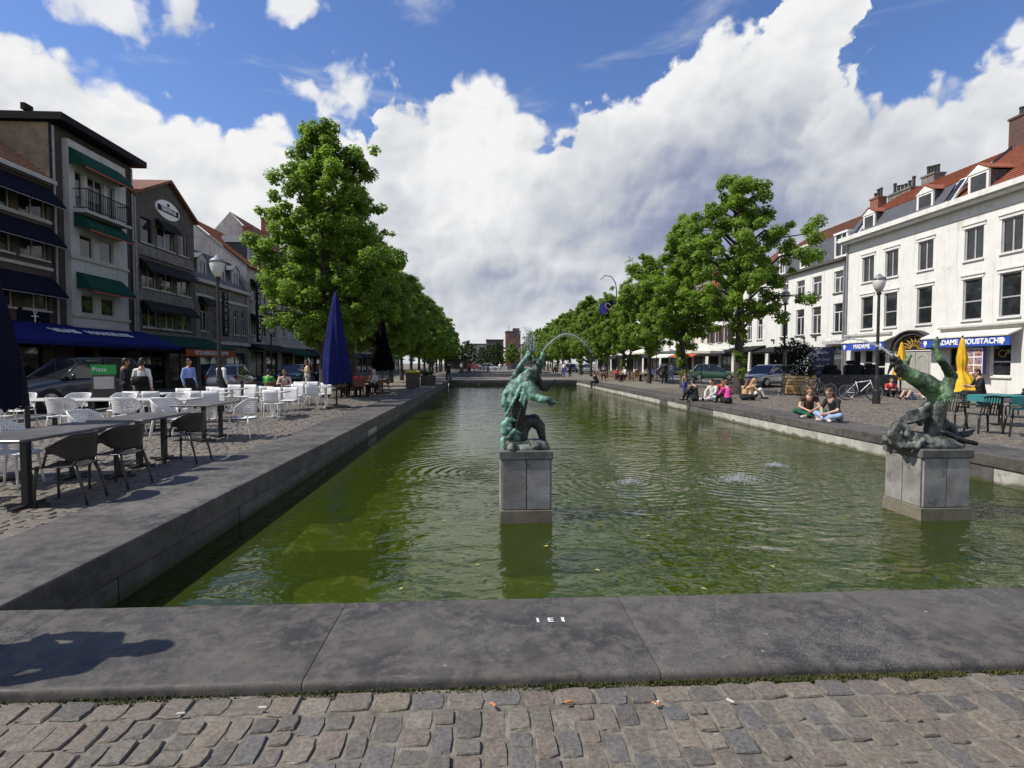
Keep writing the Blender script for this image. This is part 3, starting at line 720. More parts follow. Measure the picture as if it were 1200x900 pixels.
def chimney(root, x, y, z0, z1, w, d, m, pots=2, potm=None):
    b = MB(); b.box(x - w / 2, x + w / 2, y - d / 2, y + d / 2, z0, z1); b.box(x - w / 2 - .06, x + w / 2 + .06, y - d / 2 - .06, y + d / 2 + .06, z1, z1 + .12)
    c = b.build('chimney', m, root)
    for i in range(pots):
        b = MB(); px = x + (i - (pots - 1) / 2) * w / max(1, pots); hh = rnd.uniform(.4, .9); b.lathe([(.11, 0), (.1, hh * .8), (.13, hh * .85), (.12, hh)], 10, (px, y, z1 + .11)); b.build('chimney_pot', potm or M_pot, c)
    return c
def dormer(root, x, w, z0, z1, y0, depth, pm, roofm, cheek, style='two'):
    """gabled dormer: front face at y0, running back into the roof"""
    hw = w / 2; b = MB(); zt = z1 + w * .34
    b.box(x - hw, x - hw + .14, y0, y0 + .12, z0, z1); b.box(x + hw - .14, x + hw, y0, y0 + .12, z0, z1); b.box(x - hw + .14, x + hw - .14, y0 + .003, y0 + .12, z1 - .12, z1)
    b.add([(x - hw - .08, y0 - .04, z1), (x + hw + .08, y0 - .04, z1), (x, y0 - .04, zt), (x - hw - .08, y0 + .12, z1), (x + hw + .08, y0 + .12, z1), (x, y0 + .12, zt)], [(0, 1, 2), (3, 5, 4), (0, 3, 4, 1), (1, 4, 5, 2), (2, 5, 3, 0)])
    d = b.build('dormer', pm, root)
    b = MB(); b.box(x - hw + .02, x - hw + .1, y0 + .12, y0 + depth, z0, z1 - .01); b.box(x + hw - .1, x + hw - .02, y0 + .12, y0 + depth, z0, z1 - .01); b.build('dormer_cheek', cheek, d)
    b = MB()
    for s in (-1, 1):
        b.add([(x + s * (hw + .12), y0 - .08, z1 + .02), (x, y0 - .08, zt + .06), (x, y0 + depth + .6, zt + .06), (x + s * (hw + .12), y0 + depth + .3, z1 + .02),
               (x + s * (hw + .12), y0 - .08, z1 + .08), (x, y0 - .08, zt + .12), (x, y0 + depth + .6, zt + .12), (x + s * (hw + .12), y0 + depth + .3, z1 + .08)],
              [(0, 1, 2, 3), (7, 6, 5, 4), (0, 4, 5, 1), (3, 2, 6, 7), (0, 3, 7, 4)])
    b.build('dormer_roof', roofm, d)
    b = MB(); b.box(x - hw + .14, x + hw - .14, y0 + .05, y0 + .08, z0 + .03, z1 - .12); b.build('pane', M_glass, d)
    if style == 'two': b = MB(); b.box(x - .03, x + .03, y0 + .02, y0 + .05, z0 + .03, z1 - .12); b.build('glazing_bar', pm, d)
    return d
def pipe(root, x, z0, z1, m=None):
    b = MB(); b.tube([(x, -.1, z0), (x, -.1, z1)], .055, 8); return b.build('drainpipe', m or M_zinc, root)
LX, RX = -20.0, 27.0
def left_house(name, label, y0): return thing(name, label, 'building', (LX, y0 + 1.45, 0), R(90), None)
def right_house(name, label, yfar): return thing(name, label, 'building', (RX, yfar, 0), R(-90), None)

# ---- left row -------------------------------------------------------------
# brown house with navy awnings
h = left_house('brown_house', 'brown rendered house with navy window awnings and tiled roof', 17.0); W = 8.25
ops = [(x, x + 1.5, z, z + 1.35) for z in (4.0, 6.3, 8.15) for x in (.6, 2.6, 4.6, 6.5)] + [(.6, 3.6, .3, 2.5), (4.2, 7.6, .3, 2.5)]
facade(h, W, 9.8, ops, M_brown)
for o in ops[:12]: window(h, *o, style='two', fm=M_greyw)
for o in ops[12:]: window(h, *o, style='two', fm=M_black, sill=False)
for z in (5.55, 7.85, 9.65):
    for xa, xb in ((.3, 4.25), (4.4, 8.15)): awning(h, xa, xb, z, z - .85, .75, M_navy, M_wtext, trimh=.0)
b = MB(); b.box(-.1, W, -.35, 0, 9.8, 9.98); b.build('gutter', M_offw, h)
b = MB(); [b.box(0, W, -.06, -.002, z, z + .14) for z in (5.85, 8.0)]; b.build('string_course', M_trim, h)
tiled_slope(h, 'roof', (0, -.3, 9.95), (W, -.3, 9.95), (W, 4.2, 13.4), (0, 4.2, 13.4), M_ptileb, 18)
b = MB(); b.box(6.2, 7.9, -.08, -.01, 3.05, 4.0); p = b.build('sign_panel', M_navy, h)
b = MB(); b.tube([(7.05, -.1, 3.2), (7.05, -.1, 3.8)], .03, 6); b.tube([(6.85, -.1, 3.68), (7.25, -.1, 3.68)], .025, 6)
b.tube([(6.78, -.1, 3.42), (6.85, -.1, 3.28), (7.05, -.1, 3.2), (7.25, -.1, 3.28), (7.32, -.1, 3.42)], .03, 6)
b.tube([(7.05 + .08 * math.cos(a), -.1, 3.87 + .08 * math.sin(a)) for a in np.linspace(0, 2 * PI, 11)], .02, 6); b.build('anchor_emblem', M_wtext, p)

# tall house with green awnings
h = left_house('tall_house', 'tall flat roofed house with white bay, green awnings and balcony', 25.3); W = 5.9
ops = []
facade(h, W, 12.75, [(1.2, 2.6, 1e-3, 2.3), (3.0, 5.2, 1e-3, 2.3)], M_umber)
b = MB()
bo = [(1.35, 2.35, 4.05, 5.0), (2.75, 3.85, 4.05, 5.0), (1.35, 2.35, 6.85, 7.95), (2.75, 3.85, 6.85, 7.95), (1.15, 1.75, 9.2, 10.95), (2.0, 3.2, 8.95, 10.95), (3.45, 4.05, 9.2, 10.95)]
bay = MB(); x0b, x1b, yb = .75, 4.95, -.28
xs = sorted({x0b, x1b} | {v for o in bo for v in o[:2]}); zs = sorted({3.3, 12.3} | {v for o in bo for v in o[2:]})
for i in range(len(xs) - 1):
    for j in range(len(zs) - 1):
        cx, cz = (xs[i] + xs[i + 1]) / 2, (zs[j] + zs[j + 1]) / 2
        if not any(o[0] < cx < o[1] and o[2] < cz < o[3] for o in bo): bay.quad((xs[i], yb, zs[j]), (xs[i + 1], yb, zs[j]), (xs[i + 1], yb, zs[j + 1]), (xs[i], yb, zs[j + 1]))
for o in bo:
    for xx in o[:2]: bay.quad((xx, yb, o[2]), (xx, yb + .2, o[2]), (xx, yb + .2, o[3]), (xx, yb, o[3]))
    for zz in o[2:]: bay.quad((o[0], yb, zz), (o[1], yb, zz), (o[1], yb + .2, zz), (o[0], yb + .2, zz))
bay.quad((x0b, yb, 3.3), (x0b, -.003, 3.3), (x0b, -.003, 12.3), (x0b, yb, 12.3)); bay.quad((x1b, yb, 3.3), (x1b, yb, 12.3), (x1b, -.003, 12.3), (x1b, -.003, 3.3)); bay.quad((x0b, yb, 3.3), (x1b, yb, 3.3), (x1b, -.003, 3.3), (x0b, -.003, 3.3))
bay.build('bay', M_offw, h, recalc=False)
for o in bo: f = window(h, *o, style='two' if o[1] - o[0] > 1.1 else 'none', fm=M_greyw, gm=M_glass, sill=False, y=.12); f.location.y = yb
for za, zb in ((3.85, 4.0), (6.65, 6.8), (3.2, 3.42)): b = MB(); b.box(.7, 5.0, yb - .07, yb - .002, za, zb); b.build('ledge', M_trim, h)
for zt, zb, xa, xb in ((6.05, 5.25, 1.05, 4.35), (8.95, 8.2, 1.0, 4.3), (11.95, 11.15, .8, 4.4)):
    a = awning(h, xa, xb, zt, zb, .75, M_green, M_redtrim); a.location.y = yb
rail = MB(); rail.box(1.0, 4.3, yb - .62, yb - .58, 10.0, 10.05); rail.box(1.0, 4.3, yb - .62, yb - .58, 9.1, 9.14)
for i in range(23): rail.box(1.0 + i * .15 - .012, 1.0 + i * .15 + .012, yb - .615, yb - .59, 9.14, 10.0)
for xx in (1.0, 4.28): rail.box(xx, xx + .03, yb - .6, yb, 10.0, 10.04); rail.box(xx, xx + .03, yb - .6, yb, 9.1, 9.14)
rail.build('balcony_rail', M_black, h)
b = MB(); b.box(.95, 4.35, yb - .65, yb - .002, 8.88, 9.0); b.build('balcony_slab', M_offw, h)
b = MB(); b.box(-.25, W + .25, -.75, 9.2, 12.76, 13.1); b.build('roof', M_black, h)
b = MB(); b.box(-.012, -.004, .02, 8.9, 9.9, 12.7); b.build('side_wall', M_tan, h)
b = MB(); b.tube([(.6, 1.5, 13.1), (.6, 1.5, 13.5)], .03, 6); b.box(.35, .85, 1.3, 1.5, 13.45, 13.75); b.build('floodlight', M_black, h)
pipe(h, .1, 3, 12.6); pipe(h, W - .12, 3, 12.6)
# long shop canopies that shelter the ground floors of these houses
cz = thing('shop_canopy', 'long dark blue restaurant canopy with white lettering', 'awning', (LX, 18.45, 0), R(90))
awning(cz, 0, 14.6, 3.45, 2.55, 2.3, M_navyb, val=.2)
o = letters(cz, "VRAIS   MANGEURS", .62, M_wtext, 9.0, -1.36, 3.04, 22, bold=.012)
for x in (.2, 4.9, 9.7, 14.4): b = MB(); b.tube([(x, -.05, 2.5), (x, -2.25, 2.45)], .025, 6); b.build('canopy_arm', M_black, cz)
cz = thing('shop_canopy', 'dark green cafe canopy with red lettered front board', 'awning', (LX, 33.15, 0), R(90))
awning(cz, 0, 7.4, 3.35, 2.6, 2.1, M_green, val=.12)
b = MB(); b.box(.8, 7.2, -2.17, -2.12, 2.02, 2.45); fb = b.build('front_board', M_redtrim, cz)
letters(fb, "PIZZA BURGERS & SCAMPIS", .36, M_wtext, 4.0, -2.18, 2.23, 90, bold=.004)

# gabled dark house with oval sign
h = left_house('gabled_house', 'dark grey gabled house with white oval sign', 31.2); W = 6.7
ops = [(.75, 1.85, 8.75, 10.2), (2.4, 4.2, 8.75, 10.1), (4.75, 5.8, 8.75, 10.2)] + [(x, x + 1.5, z, z + 1.35) for z in (6.1, 3.75) for x in (.75, 2.6, 4.5)] + [(.5, 3.0, .002, 2.3), (3.4, 6.2, .002, 2.3)]
facade(h, W, 11.35, ops, M_dgrey, top=(3.6, 12.95))
for i, o in enumerate(ops[:9]): window(h, *o, style='two' if i else 'none', fm=M_greyw if i else M_black)
for o in ops[9:]: window(h, *o, style='two', fm=M_black, sill=False)
for z in (7.75, 5.4):
    for x in (.55, 2.4, 4.3): awning(h, x, x + 1.8, z, z - .62, .6, M_black)
awning(h, 2.25, 4.35, 10.5, 9.95, .5, M_black)
b = MB(); b.box(.3, 6.4, -.1, -.002, 7.95, 8.55); b.box(.3, 6.4, -.1, -.002, 5.25, 5.95); b.build('stone_band', M_stone, h)
b = MB(); b.box(0, .32, -.12, -.003, 3.2, 8.6); b.box(.1, 6.6, -.08, -.003, 3.0, 3.5); b.build('pilaster', M_stone, h)
b = MB(); n = 28; ov = [(3.5 + 1.3 * math.cos(t), 11.25 + .58 * math.sin(t)) for t in np.linspace(0, 2 * PI, n, endpoint=False)]; b.prism(ov, 'y', -.09, -.003); s = b.build('oval_sign', M_wtext, h)
b = MB(); b.box(2.35, 4.65, -.105, -.092, 11.05, 11.42); b.build('sign_band', M_black, s)
letters(s, 'TERMINUS', .36, M_wtext, 3.5, -.115, 11.235, 90, bold=.006)
b = MB(); b.ball((3.5, -.1, 11.58), (.14, .02, .12), 8); b.build('sign_emblem', M_black, s)
b = MB()
for (x0, z0, x1, z1) in ((-.2, 11.2, 3.6, 13.05), (W + .2, 11.2, 3.6, 13.05)): b.add([(x0, -.3, z0), (x1, -.3, z1), (x1, -.3, z1 + .16), (x0, -.3, z0 + .16), (x0, 9, z0), (x1, 9, z1), (x1, 9, z1 + .16), (x0, 9, z0 + .16)], [(0, 1, 2, 3), (7, 6, 5, 4), (3, 2, 6, 7), (0, 4, 5, 1), (0, 3, 7, 4)])
b.build('roof', M_tileb, h); pipe(h, .1, 3, 11.1)

# lower stone house with a slate mansard
h = left_house('stone_house', 'low grey stone house with slate mansard and vertical letter sign', 37.95); W = 8.4
ops = [(.6, 1.6, 3.9, 5.9), (4.2, 5.1, 3.9, 5.9), (5.7, 6.6, 3.9, 5.9), (7.2, 8.0, 3.9, 5.9), (.5, 3.6, .002, 2.4), (4.4, 7.8, .002, 2.4)]
facade(h, W, 7.3, ops, M_stone)
for o in ops[:4]: window(h, *o, style='T', fm=M_greyw)
for o in ops[4:]: window(h, *o, style='two', fm=M_black, sill=False)
awning(h, .4, 1.9, 6.4, 5.8, .6, M_black)
b = MB(); b.box(-.02, W, -.3, 0, 7.3, 7.55); b.box(0, W, -.08, -.002, 6.3, 6.5); b.box(0, W, -.25, -.002, 3.0, 3.25); b.build('cornice', M_trim, h)
b = MB(); b.quad((0, -.1, 7.55), (W, -.1, 7.55), (W, 1.3, 10.0), (0, 1.3, 10.0)); b.quad((0, 1.3, 10.0), (W, 1.3, 10.0), (W, 5, 10.6), (0, 5, 10.6)); b.quad((0, -.1, 7.55), (0, 1.3, 10), (0, 5, 10.6), (0, 5, 7.5)); b.build('roof', M_slate, h)
for x in (1.3, 4.2, 6.6): dormer(h, x, 1.2, 7.7, 9.0, .15, 1.2, M_greyw, M_slate, M_slate)
b = MB(); b.box(2.55, 3.35, -.7, -.6, 3.6, 6.9); s = b.build('vertical_sign', M_black, h)
for i, ch in enumerate('SCHELP'): letters(s, ch, .55, M_trim, 2.95, -.71, 6.6 - i * .52, 90)

# plastered house, its gable end standing over the stone house
h = left_house('plaster_house', 'white painted restaurant house with black signs and red roof', 46.4); W = 7.2
ops = [(x, x + 1.1, z, z + 1.7) for z in (4.0, 7.0) for x in (.8, 3.0, 5.2)] + [(.5, 3.3, .002, 2.6), (3.9, 6.7, .002, 2.6)]
facade(h, W, 9.9, ops, M_plaster)
for o in ops[:6]: window(h, *o, style='two', fm=M_greyw); 
for o in ops[6:]: window(h, *o, style='two', fm=M_black, sill=False)
b = MB(); b.add([(-.01, 0, 9.85), (-.01, 5, 14.0), (-.01, 9, 10.7), (-.01, 9, 9.85)], [(0, 1, 2, 3)]); b.quad((-.01, 0, 3), (-.01, 0, 9.85), (-.01, 9, 9.85), (-.01, 9, 3)); b.build('gable_wall', M_plaster, h, recalc=False)
tiled_slope(h, 'roof', (-.15, -.35, 9.75), (W, -.35, 9.75), (W, 5, 14.1), (-.15, 5, 14.1), M_ptile, 18)
dormer(h, 3.4, 2.6, 10.6, 12.2, .7, 2.2, M_greyw, M_slate, M_slate)
for z in (5.9, 8.9):
    for x in (.6, 2.8, 5.0): awning(h, x, x + 1.5, z, z - .6, .6, M_black)
b = MB(); b.box(.2, .9, -.75, -.6, 3.4, 8.1); s = b.build('vertical_sign', M_black, h)
for i, ch in enumerate('ASCENSEUR'): letters(s, ch, .5, M_wtext, .55, -.77, 7.8 - i * .5, 90)
b = MB(); b.box(1.6, 6.8, -.1, -.02, 6.1, 6.75); s = b.build('name_board', M_black, h); letters(s, 'TAVERNE', .6, M_wtext, 4.2, -.12, 6.42, 90)
b = MB(); b.box(1.6, 6.8, -.1, -.02, 9.0, 9.55); s = b.build('name_board', M_trim, h); letters(s, 'AU VIVIER', .5, M_black, 4.2, -.12, 9.27, 90)
awning(h, 0, 7.1, 3.3, 2.7, 1.5, M_black)
chimney(h, 6.6, 2.6, 12, 14.6, .9, .6, M_brick, 0)

# taller house behind it and the rest of the row
LROW = [('grey_gabled_house', 'pale grey house with steep gable and red brick chimney', 53.6, 8.0, 11.2, M_plaster, M_tileb, 16.3),
        ('brick_house', 'dull brick house with white window frames beside the pale gabled house', 61.6, 7.5, 10.5, M_umber, M_ptileb, 13.5),
        ('cream_house', 'cream rendered house beside the dull brick house', 69.1, 8.0, 11.0, M_white2, M_slate, 14),
        ('grey_house', 'grey stone house beyond the cream house on the shaded side', 77.1, 9.0, 10.0, M_stone, M_ptileb, 13),
        ('white_house', 'white house far along the shaded row behind the trees', 86.1, 9.0, 11.5, M_plaster, M_slate, 14.5),
        ('dark_house', 'dark brown house far along the shaded row', 95.1, 10.0, 10.5, M_umber, M_ptile, 14),
        ('pale_house', 'pale house near the far end of the shaded row', 105.1, 12.0, 11.5, M_white2, M_slate, 15),
        ('end_house', 'last grey house at the far end of the shaded row', 117.1, 14.0, 10.5, M_stone, M_ptileb, 14)]
for (nm, lb, y0, W, H, wm, rm, rz) in LROW:
    h = left_house(nm, lb, y0); n = max(2, int(W / 2.4)); st = W / n
    ops = [(st * i + st / 2 - .55, st * i + st / 2 + .55, z, z + 1.75) for z in (4.2, 7.4) for i in range(n)] + [(.6, W / 2 - .3, .002, 2.6), (W / 2 + .3, W - .6, .002, 2.6)]
    facade(h, W, H, ops, wm)
    for o in ops[:-2]: window(h, *o, style='T')
    for o in ops[-2:]: window(h, *o, style='two', fm=M_black, sill=False)
    b = MB(); b.box(0, W, -.3, 0, H, H + .25); b.box(0, W, -.1, -.002, 3.2, 3.45); b.build('cornice', M_trim, h)
    tiled_slope(h, 'roof', (0, -.35, H + .2), (W, -.35, H + .2), (W, 4.5, rz), (0, 4.5, rz), rm, 12)
    b = MB(); b.add([(-.005, 0, H), (-.005, 4.5, rz), (-.005, 9, H)], [(0, 1, 2)]); b.add([(W + .005, 0, H), (W + .005, 4.5, rz), (W + .005, 9, H)], [(0, 1, 2)]); b.build('gable_wall', wm, h)
    chimney(h, W * .8, 3.6, rz - 1.5, rz + .9, 1.0, .6, M_brick, 2)
    awning(h, .3, W - .3, 3.1, 2.5, 1.3, rnd.choice((M_black, M_navy, M_green)))

# ---- right row ------------------------------------------------------------
def ys(px): return RX / (math.tan(math.atan((px - 600) / FPX) + YAW))     # distance along the row at which a pixel column meets the facade
# long white house with the blue shop front
YF1 = 39.45; h = right_house('long_white_house', 'long white house with pedimented dormers and blue shop fascia', YF1); W = 23.0
cols = [(1007.5, 1021), (1034, 1049), (1072, 1089.5), (1125.5, 1147.5), (1168, 1193)]
cx = [(YF1 - ys(a), YF1 - ys(c)) for a, c in cols]
last = cx[-1][1]; cx += [(last + .95, last + 2.2), (last + 3.4, last + 4.7), (last + 5.9, last + 7.2)]
ops = []
for i, (a, c) in enumerate(cx): ops += [(a, c, 4.0, 6.25), (a, c, 7.3, 9.05)]
door = (YF1 - ys(1052), YF1 - ys(1092)); dxc = sum(door) / 2
gf = [(.8, 1.7, .9, 2.5), (2.0, 2.9, .9, 2.5), (3.2, 4.1, .4, 2.5), (YF1 - ys(1112), YF1 - ys(1126), .002, 2.45), (YF1 - ys(1160), YF1 - ys(1184), .9, 2.6), (W - 8.5, W - 6.5, .9, 2.5), (W - 5, W - 3, .9, 2.5), (dxc - 1.25, dxc + 1.25, .002, 2.35)]
facade(h, W, 10.3, ops + gf, M_white, D=10)
for i, o in enumerate(ops): window(h, *o, style='sash' if i % 2 == 0 else 'two', fm=M_greyw, gm=M_glass, lintel=True, trim=M_white)
for o in gf[:3] + gf[4:7]: window(h, *o, style='sash', fm=M_whitew, trim=M_white)
o = gf[3]; b = MB(); b.box(o[0] + .02, o[1] - .02, .1, .16, .02, 2.42); d = b.build('door', M_black, h); b = MB(); b.ball((o[1] - .2, .07, 1.1), .05, 8); b.build('door_handle', M_gold, d)
# carriage door with arched head
b = MB()
for s in (-1, 1): b.box(dxc + s * .62 - .6, dxc + s * .62 + .6, .05, .13, .02, 2.3)
d = b.build('carriage_door', mat('grey_door_paint', (.33, .32, .29), .6, .1, 4), h)
b = MB()
for s in (-1, 1):
    pts = [(dxc + s * .62 - .4, .04, .3), (dxc + s * .62 - .4, .04, 1.7)] + [(dxc + s * .62 - .4 * math.cos(t), .04, 1.7 + .38 * math.sin(t)) for t in np.linspace(.2, PI - .2, 7)] + [(dxc + s * .62 + .4, .04, 1.7), (dxc + s * .62 + .4, .04, .3)]
    b.tube(pts, .025, 5)
b.build('door_moulding', M_greyw, d)
b = MB(); N = 20
for (r0, r1, y0, y1) in ((1.32, 1.55, -.25, -.004), (1.62, 1.72, -.38, -.004)):
    for i in range(N):
        t0, t1 = PI * i / N, PI * (i + 1) / N; k = .72
        q = [(dxc - r * math.cos(t), yy, 2.42 + r * k * math.sin(t)) for t in (t0, t1) for r in (r0, r1) for yy in (y0, y1)]
        b.add(q, [(0, 4, 6, 2), (1, 3, 7, 5), (2, 6, 7, 3), (0, 1, 5, 4)])
b.build('arch_hood', mat('weathered_hood', (.05, .05, .05), .6, .3, 6), h)
b = MB(); pl = [(dxc - 1.3 * math.cos(t), 2.42 + .93 * math.sin(t)) for t in np.linspace(0, PI, 18)]; b.prism(pl, 'y', -.012, -.004); fan = b.build('fanlight', M_int, h)
b = MB()
for i in range(9): t = PI * (i + .5) / 9; b.tube([(dxc - .3 * math.cos(t), -.03, 2.46 + .2 * math.sin(t)), (dxc - .75 * math.cos(t + .12), -.03, 2.46 + .55 * math.sin(t + .12)), (dxc - 1.2 * math.cos(t), -.03, 2.46 + .85 * math.sin(t))], .03, 5)
for r in (.3, .72, 1.18): b.tube([(dxc - r * math.cos(t), -.03, 2.46 + r * .7 * math.sin(t)) for t in np.linspace(0, PI, 14)], .022, 5)
b.build('fanlight_grille', M_gold, fan)
# blue fascia with cream roll cover
M_bluef = mat('blue_fascia', (.03, .075, .42), .5, .08, 4)
for (a, c, tx) in ((YF1 - ys(997), YF1 - ys(1048), 'MADAME'), (YF1 - ys(1092), YF1 - ys(1198), 'MADAME  MOUSTACHE')):
    b = MB(); b.box(a, c, -.75, -.68, 2.5, 3.0); s = b.build('shop_fascia', M_bluef, h)
    letters(s, tx, .4, M_wtext, (a + c) / 2 + (.3 if c - a > 5 else 0), -.76, 2.74, 90, bold=.012, ext=.012)
    for xx in (a + .35, c - .35): b = MB(); b.ball((xx, -.77, 2.76), (.14, .02, .15), 8); b.box(xx - .04, xx + .04, -.78, -.76, 2.55, 2.7); b.build('fascia_emblem', M_wtext, s)
    b = MB(); b.add([(a, -.8, 3.0), (c, -.8, 3.0), (c, -.004, 3.32), (a, -.004, 3.32), (a, -.8, 3.07), (c, -.8, 3.07), (c, -.004, 3.4), (a, -.004, 3.4)], [(0, 3, 2, 1), (4, 5, 6, 7), (0, 1, 5, 4), (1, 2, 6, 5), (0, 4, 7, 3)]); b.build('canopy_cover', M_white2, h)
b = MB(); b.box(0, dxc - 1.9, -.16, -.003, 3.55, 3.68); b.box(dxc + 1.9, W, -.16, -.003, 3.55, 3.68); b.tube([(dxc + 1.9, -.2, 3.6), (W, -.2, 3.6)], .04, 6); b.build('string_course', M_trim, h)
b = MB(); b.box(-.05, W, -.5, 0, 10.3, 10.45); b.box(-.08, W, -.7, 0, 10.45, 10.75); b.box(0, W, -.06, -.003, 9.7, 9.76); b.build('cornice', M_white, h)
b = MB(); b.box(YF1 - ys(1150), YF1 - ys(1150) + 1.5, -.62, -.56, .98, 2.45); 
mbx = (YF1 - ys(1141), YF1 - ys(1162)); b = MB(); b.box(mbx[0], mbx[1], -.5, -.38, 1.05, 2.4); s = b.build('menu_board', M_wtext, h)
cols_ = [(.45, .06, .05), (.55, .3, .15), (.04, .06, .3)]
for i in range(3):
    for j in range(2):
        w = (mbx[1] - mbx[0]); b = MB(); x0 = mbx[0] + .06 + j * (w - .06) / 2; b.box(x0, x0 + w / 2 - .1, -.52, -.502, 1.12 + i * .43, 1.12 + i * .43 + .35)
        q = b.build('menu_picture', mat('menu_print_%d' % ((i + j) % 3), cols_[(i + j) % 3], .5, .6, 9, col2=(.5, .35, .3)), s)
b = MB(); b.box(mbx[0] - .04, mbx[0] - .002, -.53, -.36, 1.0, 2.45); b.box(mbx[1] + .002, mbx[1] + .04, -.53, -.36, 1.0, 2.45); b.build('board_frame', mat('indigo_frame', (.06, .05, .22), .5), s)
b = MB(); xx = YF1 - ys(1172); b.tube([(xx + .22 * math.cos(t), .1, 2.1 + .17 * math.sin(t)) for t in np.linspace(.9, 2 * PI + .9 - .6, 14)], .03, 5); b.build('wreath_emblem', M_gold, h)
# roof: slate foot with dormers, red tiles above, higher red roof past the party wall
XS = YF1 - 31.2
b = MB(); b.quad((0, -.1, 10.7), (XS, -.1, 10.7), (XS, .9, 12.2), (0, .9, 12.2)); b.build('slate_foot', M_slate, h)
tiled_slope(h, 'roof', (0, .88, 12.2), (XS, .88, 12.2), (XS, 4.6, 14.4), (0, 4.6, 14.4), M_ptile, 12)
tiled_slope(h, 'roof', (XS, -.1, 10.75), (W, -.1, 10.75), (W, 5.2, 15.0), (XS, 5.2, 15.0), M_ptile, 24)
b = MB(); b.add([(XS - .2, -.1, 10.7), (XS - .2, 5.3, 15.1), (XS - .2, 10, 10.7), (XS + .15, -.1, 10.95), (XS + .15, 5.3, 15.35), (XS + .15, 10, 10.95)], [(0, 1, 2), (3, 5, 4), (0, 3, 4, 1), (1, 4, 5, 2)]); b.build('party_wall', M_slate, h)
b = MB(); b.add([(0, -.1, 10.7), (0, .9, 12.2), (0, 4.6, 14.4), (0, 10, 10.7)], [(0, 1, 2, 3)]); b.build('gable_wall', M_slate, h)
for px, w in ((1020, 1.15), (1085, 1.25), (1147, 1.25)):
    x = YF1 - (RX + .6) * ys(px) / RX; dormer(h, x, w, 10.75, 12.05, .2, 1.9, M_white, M_tile, M_slate, 'none')
for px in (999, 1104):
    x = YF1 - ys(px); b = MB(); b.add([(x, -.12, 10.75), (x + .5, -.12, 10.75), (x + .5, .85, 12.2), (x, .85, 12.2), (x, -.2, 10.85), (x + .5, -.2, 10.85), (x + .5, .77, 12.28), (x, .77, 12.28)], [(4, 5, 6, 7), (0, 4, 7, 3), (1, 2, 6, 5), (0, 1, 5, 4), (3, 7, 6, 2)]); sk = b.build('skylight', M_white, h); b = MB(); b.add([(x + .09, -.205, 10.95), (x + .41, -.205, 10.95), (x + .41, .69, 12.2), (x + .09, .69, 12.2)], [(0, 1, 2, 3)]); g = b.build('pane', M_glass, sk); g.location.y = -.012
chimney(h, XS + .5, 4.6, 13.5, 15.9, 1.2, .9, mat('dark_brick', (.10, .06, .05), .9, .2, 8), 2)
chimney(h, -.2, 4.4, 12.6, 14.3, 2.2, .8, M_stone, 6); chimney(h, 2.2, 4.6, 13.0, 14.7, 1.1, .8, M_stone, 4)
pipe(h, .12, .2, 10.3)

# white house with grey mansard
YF2 = 50.8; h = right_house('mansard_house', 'narrow white house with grey slate mansard and white dormers', YF2); W = YF2 - YF1 - .02
cols = [(975, 986.5), (950, 960.5), (931.5, 941), (914, 922)]
ops = []
for a, c in cols: ops += [(YF2 - ys(a), YF2 - ys(c), 3.95, 6.15), (YF2 - ys(a), YF2 - ys(c), 6.95, 8.6)]
gf = [(YF2 - ys(969), YF2 - ys(987), .002, 2.9), (.5, 3.0, .002, 2.5), (3.4, 6.4, .002, 2.5)]
facade(h, W, 9.3, ops + gf, M_white)
for o in ops: window(h, *o, style='T', trim=M_dgrey)
o = gf[0]; b = MB(); b.box(o[0] + .1, o[1] - .1, .08, .14, .02, 2.1); b.box(o[0] + .02, o[0] + .1, .04, .14, .02, 2.88); b.box(o[1] - .1, o[1] - .02, .04, .14, .02, 2.88); b.box(o[0] + .1, o[1] - .1, .043, .14, 2.1, 2.2); d = b.build('door', mat('green_grey_door', (.12, .15, .14), .5, .15, 4), h)
b = MB(); b.box(o[0] + .25, o[1] - .25, .06, .085, .9, 1.9); b.box(o[0] + .12, o[1] - .12, .08, .1, 2.22, 2.8); b.build('pane', M_glass2, d)
b = MB(); b.box(o[0] - .25, o[1] + .25, -.3, -.003, 3.05, 3.3); b.build('door_hood', M_trim, h)
for o in gf[1:]: window(h, *o, style='two', fm=M_black, gm=M_int, sill=False)
awning(h, .4, 6.6, 3.1, 2.6, 1.6, M_black)
b = MB(); b.box(0, W, -.35, 0, 9.3, 9.5); b.build('gutter', M_dgrey, h)
b = MB(); b.quad((0, -.1, 9.5), (W, -.1, 9.5), (W, .9, 11.6), (0, .9, 11.6)); b.quad((0, -.1, 9.5), (0, .9, 11.6), (0, 8, 9.5)); b.build('mansard', M_slate, h)
for z in np.arange(9.7, 11.5, .24):
    pass
tiled_slope(h, 'roof', (0, .85, 11.6), (W, .85, 11.6), (W, 4.6, 13.9), (0, 4.6, 13.9), M_ptileb, 12)
for (pa, pc) in ((976, 991), (936, 945), (912, 919)):
    xa, xb = YF2 - ys(pa), YF2 - ys(pc); b = MB(); b.box(xa, xb, -.1, 1.2, 9.55, 9.7); b.box(xa, xa + .14, -.1, 1.1, 9.7, 11.3); b.box(xb - .14, xb, -.1, 1.1, 9.7, 11.3); b.box(xa - .06, xb + .06, -.16, 1.2, 11.3, 11.45); d = b.build('dormer', M_whitew, h)
    b = MB(); b.box(xa + .14, xb - .14, 0, .03, 9.7, 11.3); b.build('pane', M_glass, d); m_ = (xa + xb) / 2; b = MB(); b.box(m_ - .05, m_ + .05, -.04, -.002, 9.7, 11.3); b.box(xa + .14, xb - .14, -.03, -.003, 10.75, 10.85); b.build('glazing_bar', M_whitew, d)
